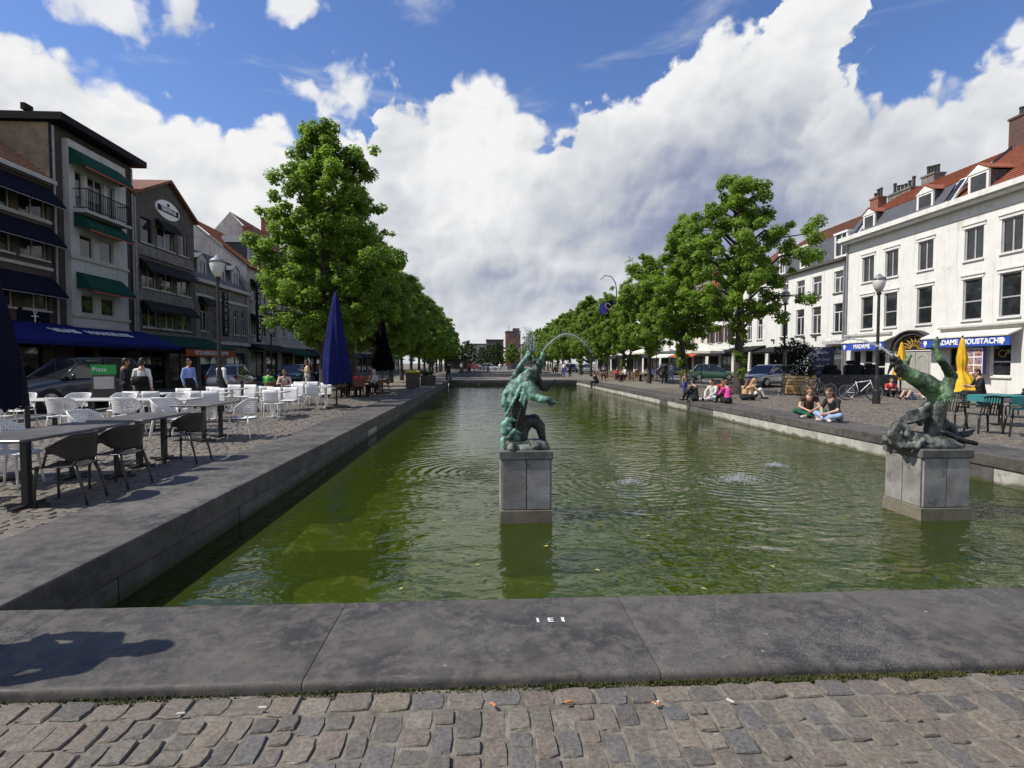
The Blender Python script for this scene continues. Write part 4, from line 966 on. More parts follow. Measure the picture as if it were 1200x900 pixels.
chimney(h, YF2 - ys(962), 4.4, 12.6, 14.6, .9, .7, M_brick, 3)
pipe(h, W - .15, .2, 9.3)
for x in (1.2, 2.8, 4.4, 6.0, 7.6): b = MB(); b.box(x, x + .25, -.25, -.003, 3.62, 3.82, b=.03); b.build('wall_lamp', M_dgrey, h)
# awninged white house
YF3 = 57.6; h = right_house('arcade_house', 'white house with wide dark shop openings behind the first tree', YF3); W = YF3 - YF2 - .02
ops = [(x, x + 1.0, z, z + 2.0) for z in (3.9, 6.8) for x in (.7, 2.9, 5.0)] + [(.4, 3.1, .002, 2.9), (3.9, 6.5, .002, 2.9)]
facade(h, W, 9.6, ops, M_white)
for o in ops[:6]: window(h, *o, style='T')
for o in ops[6:]: window(h, *o, style='two', fm=M_black, gm=M_int, sill=False)
awning(h, .2, 3.3, 3.3, 2.8, 1.4, M_black); awning(h, 3.7, 6.7, 3.3, 2.8, 1.4, M_black)
b = MB(); b.box(0, W, -.35, 0, 9.6, 9.85); b.build('cornice', M_white, h)
tiled_slope(h, 'roof', (0, -.3, 9.8), (W, -.3, 9.8), (W, 4.6, 13.5), (0, 4.6, 13.5), M_ptileb, 12)
b = MB(); b.add([(0, 0, 9.6), (0, 4.6, 13.4), (0, 9, 9.6)], [(0, 1, 2)]); b.build('gable_wall', M_white, h)
# shuttered house, then cream house, then the rest
RROW = [('shuttered_house', 'white house with dark brown shutters', 64.6, 6.98, 8.6, M_white, M_slate, 12, True, M_black),
        ('cream_shop_house', 'cream house with red shop awning and blue doors', 73.6, 8.98, 9.2, M_white2, M_ptile, 12.5, False, M_redtrim),
        ('tall_white_house', 'white house beyond the cream shop house on the sunny side', 82.0, 8.38, 10.5, M_white, M_slate, 14, False, M_white2),
        ('plain_white_house', 'plain white house far along the sunny row', 91.0, 8.98, 9.5, M_white, M_ptile, 13, False, M_black),
        ('wide_white_house', 'wide white house beyond the plain white one', 102.0, 10.98, 10, M_white, M_slate, 13, False, M_navy),
        ('pale_end_house', 'cream house far down the sunny row behind trees', 114.0, 11.98, 10.5, M_white2, M_ptileb, 14, False, M_black),
        ('last_white_house', 'last white house at the far end of the sunny row', 128.0, 13.98, 10, M_white, M_ptile, 13, False, M_black)]
for (nm, lb, yf, W, H, wm, rm, rz, shut, aw) in RROW:
    h = right_house(nm, lb, yf); n = max(2, int(W / 2.3)); st = W / n
    ops = [(st * i + st / 2 - .5, st * i + st / 2 + .5, z, z + 1.9) for z in (3.95, 6.6) for i in range(n)] + [(.5, W / 2 - .3, .002, 2.5), (W / 2 + .3, W - .5, .002, 2.5)]
    facade(h, W, H, ops, wm)
    for o in ops[:-2]:
        window(h, *o, style='T', fm=M_brownsh if shut else M_whitew)
        if shut:
            for xx in (o[0] - .52, o[1] + .02): b = MB(); b.box(xx, xx + .5, -.06, -.003, o[2], o[3]); b.build('shutter', M_brownsh, h)
    for k, o in enumerate(ops[-2:]): window(h, *o, style='two', fm=mat('blue_door_paint', (.12, .28, .5), .5) if aw is M_redtrim and k == 0 else M_black, gm=M_glass2 if k else M_int, sill=False)
    b = MB(); b.box(0, W, -.35, 0, H, H + .25); b.box(0, W, -.1, -.002, 3.1, 3.3); b.build('cornice', wm, h)
    tiled_slope(h, 'roof', (0, -.35, H + .2), (W, -.35, H + .2), (W, 4.5, rz), (0, 4.5, rz), rm, 12)
    b = MB(); b.add([(-.005, 0, H), (-.005, 4.5, rz), (-.005, 9, H)], [(0, 1, 2)]); b.add([(W + .005, 0, H), (W + .005, 4.5, rz), (W + .005, 9, H)], [(0, 1, 2)]); b.build('gable_wall', wm, h)
    chimney(h, W * .25, 3.8, rz - 1.2, rz + 1, 1.2, .6, M_brick, 3); awning(h, .4, W - .4, 3.0, 2.5, 1.5, aw)

# ---- far end --------------------------------------------------------------
def block(name, label, px0, px1, pyt, Y, m, floors, nx, flat=True):
    a, c = ray(px0, 427), ray(px1, 427); x0, x1 = a.x / a.y * Y, c.x / c.y * Y; d = ray((px0 + px1) / 2, pyt); H = CAM_H + d.z / d.y * Y
    h = thing(name, label, 'building', (x0, Y, 0)); W = x1 - x0; st = W / nx; fh = H / floors
    ops = [(st * i + st * .25, st * i + st * .75, fh * j + fh * .3, fh * j + fh * .78) for i in range(nx) for j in range(floors)]
    facade(h, W, H, ops, m, D=12)
    for o in ops: window(h, *o, style='none', sill=False)
    b = MB(); b.box(-.2, W + .2, -.3, 12.2, H + .01, H + .5); b.build('roof', M_slate, h); return h, W, H
h, W, H = block('brick_tower', 'square red brick tower block standing above the far trees', 593, 610, 389, 270, mat('dull_far_brick', (.20, .095, .075), .9, .15, 3), 6, 3)
b = MB(); b.box(W * .5, W * .95, 2, 8, H + .5, H + 2); b.tube([(W * .2, 3, H), (W * .2, 3, H + 3.5)], .1, 6); b.build('roof_plant', M_dgrey, h)
block('dark_block', 'low dark brown block beside the red brick tower', 570, 590, 399, 250, M_umber, 4, 5)
block('far_terrace', 'pale far building closing the avenue', 545, 570, 404, 240, M_plaster, 4, 5)
block('far_row', 'grey far building behind the end trees', 612, 640, 404, 255, M_stone, 4, 6)

# low walls, shelter and cars on the paving past the basin
for k, (yy, x0, x1, zt) in enumerate(((63.0, -3.6, 9.2, .42), (70.5, -3.2, 8.8, .5))):
    b = MB(); n = 8
    t = thing('low_wall', ('low grey stone wall on the paving just beyond the basin', 'second low grey stone wall farther beyond the basin')[k], 'wall', ((x0 + x1) / 2, yy, 0))
    for i in range(n): b = MB(); w = (x1 - x0) / n; a = -(x1 - x0) / 2 + i * w; b.box(a + .004, a + w - .004, -.3, .3, -.05, zt + rnd.uniform(-.01, .01), b=.015); b.build('wall_stone', M_kerb, t)
t = thing('bus_shelter', 'dark bus shelter with flat roof at the far end of the shaded row', 'shelter', (-4.6, 104, 0))
for sx in (-1, 1):
    for sy in (-1, 1): b = MB(); b.box(sx * 2.2 - .06, sx * 2.2 + .06, sy * .7 - .06, sy * .7 + .06, 0, 2.6); b.build('post', M_black, t)
b = MB(); b.box(-2.5, 2.5, -.95, .95, 2.6, 2.8, b=.03); b.build('roof', M_black, t); b = MB(); b.box(-2.1, 2.1, .66, .7, .3, 2.4); b.build('pane', M_glass2, t); b = MB(); b.box(-1.8, 1.8, .2, .6, .42, .5); b.build('bench', M_trim, t)

# ================================================================== trees
def leaf_mat(name, c1, c2, tr):
    m = bpy.data.materials.new(name); m.use_nodes = True; t = m.node_tree; t.nodes.clear(); L = t.links.new
    at = t.nodes.new('ShaderNodeAttribute'); at.attribute_name = 'tone'
    c = mixc(at.outputs['Fac'], c1, c2, tree=t)
    df = t.nodes.new('ShaderNodeBsdfPrincipled'); L(c, df.inputs['Base Color']); df.inputs['Roughness'].default_value = .5; df.inputs['Specular IOR Level'].default_value = .35
    tl = t.nodes.new('ShaderNodeBsdfTranslucent'); tc = mixc(at.outputs['Fac'], tr, tuple(x * 1.5 for x in tr), tree=t); L(tc, tl.inputs[0])
    mx = t.nodes.new('ShaderNodeMixShader'); mx.inputs[0].default_value = .38; L(df.outputs[0], mx.inputs[1]); L(tl.outputs[0], mx.inputs[2])
    out = t.nodes.new('ShaderNodeOutputMaterial'); L(mx.outputs[0], out.inputs[0]); return m
M_leaf = leaf_mat('lime_leaves', (.062, .112, .014), (.165, .24, .032), (.30, .48, .04))
M_leafd = leaf_mat('dark_leaves', (.025, .05, .010), (.05, .085, .016), (.06, .11, .015))
M_bark = mat('bark', (.055, .045, .036), .95, .35, 4, .6, 25)
def make_leaves(cent, rad, npl, size, r, flat=.8, tone=None):
    """leaf-sized folded faces spread through clumps: cent (n,3), rad (n,)"""
    n = len(cent); tot = int(npl.sum()); idx = np.repeat(np.arange(n), npl)
    d = r.normal(size=(tot, 3)); d /= np.linalg.norm(d, axis=1)[:, None]
    rr = r.random(tot) ** .45
    pos = cent[idx] + d * rr[:, None] * rad[idx][:, None] * np.array((1, 1, flat))
    nrm = d * .7 + r.normal(size=(tot, 3)) * .45 + np.array((0, 0, .75)); nrm /= np.linalg.norm(nrm, axis=1)[:, None]
    t = np.cross(nrm, r.normal(size=(tot, 3))); t /= np.linalg.norm(t, axis=1)[:, None]; b = np.cross(nrm, t)
    s = size * (.45 + 1.05 * r.random(tot))[:, None]
    v = np.stack([pos - t * s * .5, pos + b * s * .36 - nrm * s * .12, pos + t * s * .55, pos - b * s * .36 - nrm * s * .12], 1).reshape(-1, 3)
    base = np.arange(tot) * 4
    f = np.concatenate([np.stack([base, base + 1, base + 2], 1), np.stack([base, base + 2, base + 3], 1)]).astype(np.int32)
    ct = r.random(n) if tone is None else tone
    tn = np.clip(ct[idx] * .6 + r.random(tot) * .5 - .05, 0, 1)
    return v, f, np.repeat(tn, 4)
def np_mesh(name, v, f, m, tone=None):
    me = bpy.data.meshes.new(name); k = f.shape[1]
    me.vertices.add(len(v)); me.vertices.foreach_set('co', v.astype(np.float32).ravel())
    me.loops.add(f.size); me.loops.foreach_set('vertex_index', f.astype(np.int32).ravel())
    me.polygons.add(len(f)); me.polygons.foreach_set('loop_start', np.arange(0, f.size, k, dtype=np.int32)); me.polygons.foreach_set('loop_total', np.full(len(f), k, dtype=np.int32))
    if tone is not None: a = me.attributes.new('tone', 'FLOAT', 'POINT'); a.data.foreach_set('value', tone.astype(np.float32))
    me.materials.append(m); me.update(calc_edges=True); return me
def tree_meshes(seed, H, RAD, z0, prof, nclump, npl, leaf, m=None, lean=0.0, sprouts=0, trunk_r=.2):
    r = np.random.default_rng(seed); pr = random.Random(seed); gs = lambda m_, sg: m_ + max(-1.5, min(1.5, pr.gauss(0, 1))) * sg
    # trunk polyline
    tp = [Vector((0, 0, -.05))]
    for i in range(1, 8):
        z = H * .93 * i / 7; tp.append(Vector((pr.uniform(-.12, .12) * i * .35 + lean * (i / 7) ** 2, pr.uniform(-.12, .12) * i * .35, z)))
    b = MB(); b.tube(tp, [trunk_r * 1.35] + [trunk_r * (1 - .92 * i / 7) + .015 for i in range(1, 8)], 9, cap=False)
    def trunk_at(z):
        k = min(6, max(0, int(z / (H * .93) * 7))); a, c = tp[k], tp[k + 1]; u = min(1, max(0, (z - a.z) / max(.01, c.z - a.z))); return a.lerp(c, u)
    lob = [(pr.uniform(0, 2 * PI), pr.uniform(.6, 1.15), pr.uniform(z0, H)) for _ in range(16)]
    cent = []; rad = []; limbs = []
    nb = 30
    for i in range(nb):                                        # limbs carry flat sprays of clumps, gaps between them
        t = (i + pr.random()) / nb; z = z0 + (H - z0) * t * .97
        R_ = RAD * np.interp(t, *prof) * pr.uniform(.72, 1.12); a = i * 2.4 + pr.uniform(-.4, .4)
        st = trunk_at(max(z0 * .75, z - R_ * .45)); end = Vector((st.x + R_ * math.cos(a), st.y + R_ * math.sin(a), z + pr.uniform(-.2, .35)))
        midp = st.lerp(end, .55) + Vector((0, 0, .18 * R_)); limbs.append((st, midp, end))
        k = max(3, int(nclump / nb * (.4 + R_ / RAD)))
        for j in range(k):
            u = pr.random() ** .6; c = st.lerp(midp, u * 2) if u < .5 else midp.lerp(end, u * 2 - 1)
            sp = .22 + .2 * R_ * u
            cent.append((c.x + gs(0, sp * .75), c.y + gs(0, sp * .75), c.z + gs(0, .42))); rad.append(pr.uniform(.22, .55) * (.75 + .25 * R_ / RAD))
    for j in range(int(nclump * .5)):                            # smaller sprays that fill the crown between the limbs
        t = pr.random() ** .9; R_ = RAD * np.interp(t, *prof) * pr.random() ** .5 * .95; a = pr.uniform(0, 2 * PI); c = trunk_at(z0 + (H - z0) * t * .95)
        cent.append((c.x + R_ * math.cos(a), c.y + R_ * math.sin(a), z0 + (H - z0) * t * .97 + pr.uniform(-.3, .3))); rad.append(pr.uniform(.2, .42))
    for j in range(6): c = trunk_at(H * .93); cent.append((c.x + pr.gauss(0, .22), c.y + pr.gauss(0, .22), H - .35 * j - .25)); rad.append(pr.uniform(.3, .5))
    for j in range(sprouts):
        z = pr.uniform(.9, z0); c = trunk_at(z); a = pr.uniform(0, 2 * PI); cent.append((c.x + .28 * math.cos(a), c.y + .28 * math.sin(a), z)); rad.append(pr.uniform(.14, .3))
    cent = np.array(cent); rad = np.array(rad)
    cnt = np.maximum(12, (npl * (rad / .5) ** 2)).astype(int)
    v, f, tn = make_leaves(cent, rad, cnt, leaf, r)
    crown = np_mesh('crown', v, f, m or M_leaf, tn)
    trunk = b.mesh('trunk', M_bark, True)
    b = MB()
    for st, mp, e in limbs: b.tube([st, mp, e], [trunk_r * .36, trunk_r * .22, .02], 6, cap=False)
    for i in range(0, len(cent), 3):
        c = Vector(cent[i]); st, mp, e = min(limbs, key=lambda l: (l[1] - c).length + (l[2] - c).length); b.tube([mp, c], [.025, .008], 4, cap=False)
    return trunk, b.mesh('limbs', M_bark, True), crown
PYR = ([0, .12, .3, .5, .7, .85, 1], [.62, .92, 1.0, .86, .62, .40, .12])
RND = ([0, .12, .35, .6, .8, .92, 1], [.6, .95, 1.0, .92, .68, .45, .15])
BIG = ([0, .1, .3, .5, .7, .85, 1], [.6, .95, 1.08, 1.0, .8, .55, .2])
TV = {'big': tree_meshes(11, 12.9, 3.05, 3.0, BIG, 320, 330, .135, trunk_r=.2),
      'lm': tree_meshes(12, 11.4, 2.75, 3.3, RND, 260, 250, .15, trunk_r=.19),
      'lm2': tree_meshes(13, 11.0, 2.8, 3.2, RND, 260, 250, .15, trunk_r=.18),
      'r1': tree_meshes(24, 11.2, 3.3, 4.0, RND, 150, 380, .135, lean=.25, sprouts=26, trunk_r=.23),
      'r2': tree_meshes(22, 10.6, 2.6, 3.2, PYR, 230, 330, .135, lean=-.2, sprouts=24, trunk_r=.2),
      'dk': tree_meshes(31, 9.5, 4.2, 1.6, RND, 170, 110, .3, m=M_leafd, trunk_r=.2)}
def tree(key, x, y, label, group=None, s=1.0, rz=None, name='tree'):
    t = thing(name, label, 'tree', (x, y, 0), rnd.uniform(0, 6.28) if rz is None else rz, group); t.scale = (s, s, s * rnd.uniform(.97, 1.03)) if rz is None else (s, s, s)
    for n, me in zip(('trunk', 'limbs', 'crown'), TV[key]): link(n, me, t)
    return t
tree('big', *(P(380, 452).xy * (25.5 / P(380, 452).y)), 'tallest tree, standing behind the closed navy parasol', rz=2.6, s=.96)
y = 31.8; i = 0
ords = ['second', 'third', 'fourth', 'fifth']
while y < 120:
    tree(('lm', 'lm2')[i % 2], -7.45 + rnd.uniform(-.15, .15), y, '%s tree of the shaded row, counted from the tallest tree' % ords[i] if i < 4 else 'smaller tree farther down the shaded row along the terrace coping', 'trees of the shaded row', s=(1.0, .95, .9, .88)[min(i, 3)] * rnd.uniform(.96, 1.04)); y += 6.3; i += 1
tree('r1', 13.0, at_x(866, 13.0), 'broad leaning tree with leafy trunk beside the seated group', rz=2.2, s=.97)
tree('r2', 13.0, at_x(801, 13.0), 'pointed tree with leafy trunk behind the broad leaning tree', rz=.3)
y = at_x(801, 13.0) + 7.4; i = 0
while y < 125:
    tree(('lm2', 'r2', 'lm')[i % 3], 12.9 + rnd.uniform(-.2, .2), y, '%s tree of the sunny row, counted from the broad leaning tree' % ords[i + 1] if i < 3 else 'smaller tree farther down the sunny row past the white parasols', 'trees of the sunny row', s=(.86, .82, .80, .82)[min(i, 3)] * rnd.uniform(.95, 1.05)); y += 7.4; i += 1
for (px, Y, s, lb) in ((548, 175, .9, 'dark tree in the middle of the far end beside the shaded row'), (566, 185, .75, 'small dark tree before the low dark block'), (583, 165, .8, 'dark rounded tree before the red brick tower'), (600, 140, .6, 'bright green rounded tree below the red brick tower'), (622, 150, .9, 'green tree joining the sunny row at the far end'), (532, 160, .8, 'dark tree at the end of the shaded row'), (645, 160, .9, 'far green tree at the end of the sunny row'), (505, 180, 1.1, 'far dark tree beyond the shaded row'), (690, 190, 1.2, 'far dark tree beyond the sunny row')):
    d = ray(px, 427); tree('lm' if 'green' in lb else 'dk', d.x / d.y * Y, Y, lb, s=s)

# ================================================================== furniture and street furniture
M_wplas = mat('white_resin', (.70, .70, .68), .4, .05, 4)
M_dplas = mat('dark_resin', (.030, .027, .025), .35, .2, 4)
M_eplas = mat('dark_green_plastic', (.016, .021, .018), .35, .2, 4)
M_wick = mat('brown_wicker', (.13, .065, .035), .7, .4, 30, .5, 120)
M_orange = mat('orange_wood', (.50, .20, .05), .5, .2, 8)
M_top = mat('grey_table_top', (.13, .125, .12), .35, .25, 5, stain=((.2, .19, .18), 7, .6, .5))
M_tleg = mat('black_iron', (.018, .018, .018), .5, .2, 5)
M_wtop = mat('pale_table_top', (.48, .46, .43), .5, .1, 5)
M_wood = mat('pale_plank', (.46, .29, .12), .7, .25, 6, .1, 60, rand=.15)
M_steel = mat('steel', (.5, .5, .5), .3, .1, 5, metal=.9)
M_rub = mat('rubber', (.015, .015, .015), .8, .2, 8)

def perforated(b, fn, nu, nv, k=.5, rim=True):
    for i in range(nu):
        for j in range(nv):
            q = [Vector(fn(u / nu, v / nv)) for u, v in ((i, j), (i + 1, j), (i + 1, j + 1), (i, j + 1))]
            c = sum(q, Vector()) / 4; edge = rim and (i in (0, nu - 1) or j in (0, nv - 1))
            if edge or k == 0: b.quad(*q); continue
            n = [p.lerp(c, k) for p in q]
            b.add(q + n, [(0, 1, 5, 4), (1, 2, 6, 5), (2, 3, 7, 6), (3, 0, 4, 7)])
def solid(o, t):
    m = o.modifiers.new('thickness', 'SOLIDIFY'); m.thickness = t; m.offset = 0; return o
def legs4(t, m, w, d, zt, r0, r1, splay, curve=0.0, back=.0):
    for sx in (-1, 1):
        for sy in (-1, 1):
            a = Vector((sx * w, sy * d, zt)); e = Vector((sx * (w + splay), sy * (d + splay) + (back if sy > 0 else 0), 0)); mid = a.lerp(e, .5) + Vector((sx * curve, sy * curve, 0))
            b = MB(); b.tube([a, a.lerp(mid, .5) + Vector((sx, sy, 0)) * curve * .4, mid, mid.lerp(e, .5) + Vector((sx, sy, 0)) * curve * .2, e], [r0, r0, (r0 + r1) / 2, r1, r1], 8); b.build('leg', m, t, True)
def armchair(holes, m, label, group):
    t = thing('armchair', label, 'chair', (0, 0, 0), 0, group)
    def seat(u, v): x = (u - .5) * .46; y = (v - .5) * .46; return (x * (1 - .1 * v), y, .445 - .03 * math.cos(x * 5) * math.cos(y * 4) - (.02 if v < .05 else 0))
    def back(u, v):
        a = R(-100 + 200 * u); c = math.cos(a); top = .66 + (.17 if holes else .13) * max(0, min(1, (c + .1) / .75)) ** .7; z0 = .49 + .10 * (1 - max(0, c)) ** 2
        z = z0 + (top - z0) * v; fl = 1 + .16 * v
        return (.265 * math.sin(a) * fl, .03 + (.22 * c if c > 0 else .32 * c) * fl, z)
    b = MB(); perforated(b, seat, 10, 10, .5 if holes else 0); solid(b.build('seat', m, t, True, weld=True), .012)
    b = MB(); perforated(b, back, 30, 9, .5 if holes else 0); bk = solid(b.build('backrest', m, t, True, weld=True), .012)
    b = MB(); b.tube([back(u / 24, 1) for u in range(25)], .014, 6); b.tube([back(0, 0), back(0, 1)], .013, 6); b.tube([back(1, 0), back(1, 1)], .013, 6); b.build('back_rim', m, t, True)
    b = MB(); [b.tube([(s * .21, y0, .43), (s * .262, y1, .6)], .013, 6) for s in (-1, 1) for y0, y1 in ((-.15, -.03),)]
    for sg in (-1, 1):
        b = MB(); b.tube([(sg * .21, -.12, .43), (sg * .265, -.045, .63)], .013, 6); b.build('arm_support', m, t, True)
        b = MB(); b.tube([(sg * .2, .16, .43), (sg * .18, .2, .52)], .014, 6); b.build('back_support', m, t, True)
    legs4(t, m, .19, .18, .44, .019, .014, .045 if holes else .02, 0 if holes else .012, .02 if holes else .1)
    return t
def stack_chair(label, group):
    t = thing('stacking_chair', label, 'chair', (0, 0, 0), 0, group); m = M_wplas
    b = MB(); b.box(-.21, .21, -.21, .21, .435, .465, b=.012); b.build('seat', m, t)
    def back(u, v): x = (u - .5) * .43; return (x, .2 + .05 * v - .09 * x * x * 4, .47 + .37 * v)
    b = MB(); perforated(b, back, 8, 4, 0); solid(b.build('backrest', m, t, True, weld=True), .018)
    legs4(t, m, .19, .19, .44, .014, .012, .015)
    return t
def wood_chair(label, group):
    t = thing('wooden_chair', label, 'chair', (0, 0, 0), 0, group); m = M_orange
    b = MB(); b.box(-.2, .2, -.2, .2, .43, .46, b=.008); b.build('seat', m, t)
    for sx in (-1, 1):
        b = MB(); b.box(sx * .19 - .018, sx * .19 + .018, -.2, -.165, 0, .43); b.build('leg', m, t); b = MB(); b.box(sx * .19 - .018, sx * .19 + .018, .17, .205, 0, .86); b.build('leg', m, t)
    for z in (.56, .67, .78): b = MB(); b.box(-.172, .172, .175, .2, z, z + .06); b.build('back_slat', m, t)
    return t
def plastic_chair(label, group):
    t = thing('plastic_chair', label, 'chair', (0, 0, 0), 0, group); m = M_eplas
    b = MB(); b.box(-.23, .23, -.22, .22, .41, .44, b=.012); b.build('seat', m, t)
    def bp(u, v): x = (u - .5) * (.44 - .06 * v); return (x, .2 + .11 * v - .25 * x * x, .44 + .42 * v - .5 * x * x * v)
    for i in range(7): b = MB(); u = (i + .5) / 7; b.tube([bp(u, .0), bp(u, .5), bp(u, .93)], .017, 6, flat=.5); b.build('back_slat', m, t, True)
    b = MB(); b.tube([bp(u / 10, .95) for u in range(11)], .025, 6); b.build('back_rim', m, t, True)
    for s in (-1, 1): b = MB(); b.tube([(s * .25, -.2, .4), (s * .27, -.2, .63), (s * .27, .1, .65), (s * .22, .25, .64)], .022, 6); b.build('arm', m, t, True)
    legs4(t, m, .21, .2, .42, .026, .02, .04)
    return t
def table(label, cat_group, L, W, m, legm, legs, h=.75, rot=0, name='table'):
    t = thing(name, label, 'table', (0, 0, 0), rot, cat_group)
    b = MB(); b.box(-W / 2, W / 2, -L / 2, L / 2, h - .035, h, b=.008); b.build('table_top', m, t)
    for (x, y) in legs:
        b = MB(); b.box(x - .035, x + .035, y - .035, y + .035, .03, h - .035); lg = b.build('leg', legm, t)
        b = MB(); b.box(x - .22, x + .22, y - .03, y + .03, .004, .035); b.box(x - .031, x + .031, y - .22, y - .03, .004, .033); b.box(x - .031, x + .031, y + .03, y + .22, .004, .033); b.build('foot', legm, lg)
    return t
class Kind:
    def __init__(s, make): s.make = make; s.proto = None
    def put(s, x, y, rz, label=None, group=None, z=.02):
        if s.proto is None: s.proto = s.make(); o = s.proto; o.location = (x, y, z); o.rotation_euler = (0, 0, rz); tag(o, label, None, group); s.first = o; return o
        return dup(s.proto, (x, y, z), rz, label, group)
ARM = Kind(lambda: armchair(True, M_wplas, '', '')); DRK = Kind(lambda: armchair(False, M_dplas, '', '')); STK = Kind(lambda: stack_chair('', ''))
WICK = Kind(lambda: armchair(False, M_wick, '', '')); WOOD = Kind(lambda: wood_chair('', '')); PLA = Kind(lambda: plastic_chair('', ''))
E, Wd, N_, S_ = R(90), R(-90), R(180), 0.0      # rotation so that a chair faces +X, -X, +Y, -Y
# -- near tables of the left terrace
t = table('dark grey long table with iron legs nearest the near coping', 'dark iron tables', 1.85, .8, M_top, M_tleg, ((.36, -.8), (-.3, -.8), (.3, .8), (-.3, .8))); t.location = (-5.36, 7.02, .02)
t = table('dark grey table between the two pairs of dark chairs', 'dark iron tables', 1.3, .8, M_top, M_tleg, ((0.1, -.25), (0.1, .4))); t.location = (-5.35, 8.85, .02)
t = table('dark grey table with white armchair pulled to its water side', 'dark iron tables', 1.3, .8, M_top, M_tleg, ((0.1, -.35), (0.1, .35))); t.location = (-5.75, 11.7, .02)
DRK.put(-4.72, 6.42, Wd + .15, 'dark brown bucket chair at the near end of the long table', 'dark bucket chairs')
DRK.put(-4.7, 7.25, Wd - .1, 'dark brown bucket chair at the far end of the long table', 'dark bucket chairs')
DRK.put(-4.75, 8.95, Wd - .05, 'dark brown bucket chair alone at the second table', 'dark bucket chairs')
for (x, y, r, lb) in ((-6.05, 6.45, E, 'white perforated armchair across the long table from the dark chairs'), (-6.05, 7.3, E + .1, 'white perforated armchair across the long table from the dark chairs'),
                      (-6.15, 8.9, E, 'white perforated armchair across the second table from the lone dark chair'), (-5.05, 11.75, Wd, 'white perforated armchair on the water side of the third table'),
                      (-6.5, 11.6, E, 'white perforated armchair on the house side of the third table')):
    ARM.put(x, y, r, lb, 'white perforated armchairs')
# -- long row of pale tables across the terrace
for i, x in enumerate((-11.6, -10.2, -8.8, -7.4)):
    t = table('pale table in the row across the terrace before the cars', 'pale tables in a row', .8, 1.36, M_wtop, M_tleg, ((-.3, 0), (.3, 0))); t.location = (x, 13.15, .02)
for x in (-11.5, -10.45, -9.1, -7.75, -6.9): ARM.put(x, 12.35, N_ + rnd.uniform(-.12, .12), 'white perforated armchair with its back to the basin end, at the pale table row', 'armchairs before the pale table row')
for x in (-11.3, -10.0, -8.9, -7.6): ARM.put(x, 13.95, S_ + rnd.uniform(-.12, .12), 'white perforated armchair behind the pale table row', 'armchairs behind the pale table row')
# -- white tables and stacking chairs
i = 0
for (x, y) in ((-9.0, 15.6), (-7.5, 15.7), (-6.1, 16.2), (-8.2, 18.3), (-6.7, 18.6), (-5.55, 19.6), (-7.0, 21.2)):
    t = table('small square table with pale top among the white stacking chairs', 'small white tables', .75, .75, M_wtop, M_wplas, ((0, 0),)); t.location = (x, y, .02)
    for (dx, dy, r) in ((-.22, -.62, N_), (.28, -.62, N_), (-.25, .62, S_), (.25, .62, S_), (.66, 0, Wd)):
        if rnd.random() < .62 and x + dx > -9.6: STK.put(x + dx + rnd.uniform(-.05, .05), y + dy, r + rnd.uniform(-.15, .15), 'white stacking chair ' + ('backing on the near coping' if r == N_ else 'facing the near coping' if r == S_ else 'facing the houses') + ', ' + ('front' if y < 17 else 'middle' if y < 20 else 'last') + ' row of square tables', 'white stacking chairs')
# -- wicker chairs by the black parasol
for (x, y, r) in ((-6.4, 25.2, N_), (-5.7, 25.4, N_ + .3), (-5.0, 26.2, Wd), (-6.6, 27.2, S_), (-5.4, 27.4, S_), (-7.2, 26.3, E), (-5.1, 28.6, Wd), (-6.2, 29.6, S_)):
    WICK.put(x, y, r, 'brown wicker chair by the black closed parasol', 'brown wicker chairs')
for (x, y) in ((-6.0, 26.3), (-5.9, 28.7)): t = table('small dark table among the wicker chairs', 'small dark tables', .75, .75, M_top, M_tleg, ((0, 0),)); t.location = (x, y, .02)
for (x, y) in ((-8.5, 22.5), (-8.9, 24.0), (-9.6, 22.9)): WICK.put(x, y, rnd.uniform(0, 6), 'brown wicker chair standing behind the navy parasol', 'wicker chairs behind the parasol')
# -- right terrace
for i, (px, py, r) in enumerate(((1113, 501, 1.9), (1152, 507, -.2), (1196, 511, 1.0), (1188, 488, .3))):
    q = P(px, py, .02); PLA.put(q.x, q.y, N_ + r, ('dark plastic armchair beside the bronze figure, facing the facade', 'dark plastic armchair with its back to the water at the turquoise table', 'dark plastic armchair on the near side of the turquoise table', 'dark plastic armchair on the house side of the turquoise table')[i], 'dark plastic armchairs')
M_turq = mat('turquoise_cloth', (.03, .20, .20), .8, .15, 5)
q = P(1172, 500, .02); t = table('table under a turquoise cloth with dark plastic chairs', None, .9, .9, M_dplas, M_tleg, ((0, 0),)); t.location = (q.x + .35, q.y + .35, .02)
b = MB(); b.box(-.47, .47, -.47, .47, .0, .008)
for s in (-1, 1): b.box(-.2, .2, s * .478 - .004, s * .478 + .004, -.33, .004)
b.box(-.482, -.474, -.47, .47, -.16, .004); tag(b.build('tablecloth', M_turq, loc=(t.location.x, t.location.y, .774)), 'turquoise cloth hanging over the table by the dark chairs', 'tablecloth')
for i in range(10):
    q = P(700 + i * 7.6, 447 - (i % 3) * 1.2, .02); WOOD.put(q.x, q.y, rnd.choice((N_, S_, E, Wd)) + rnd.uniform(-.2, .2), 'orange wooden chair under the white parasols', 'orange wooden chairs')
for i in range(4): q = P(706 + i * 18, 445.5, .02); t = table('small wooden table among the orange chairs', 'small wooden tables', .7, .7, M_orange, M_tleg, ((0, 0),)); t.location = q

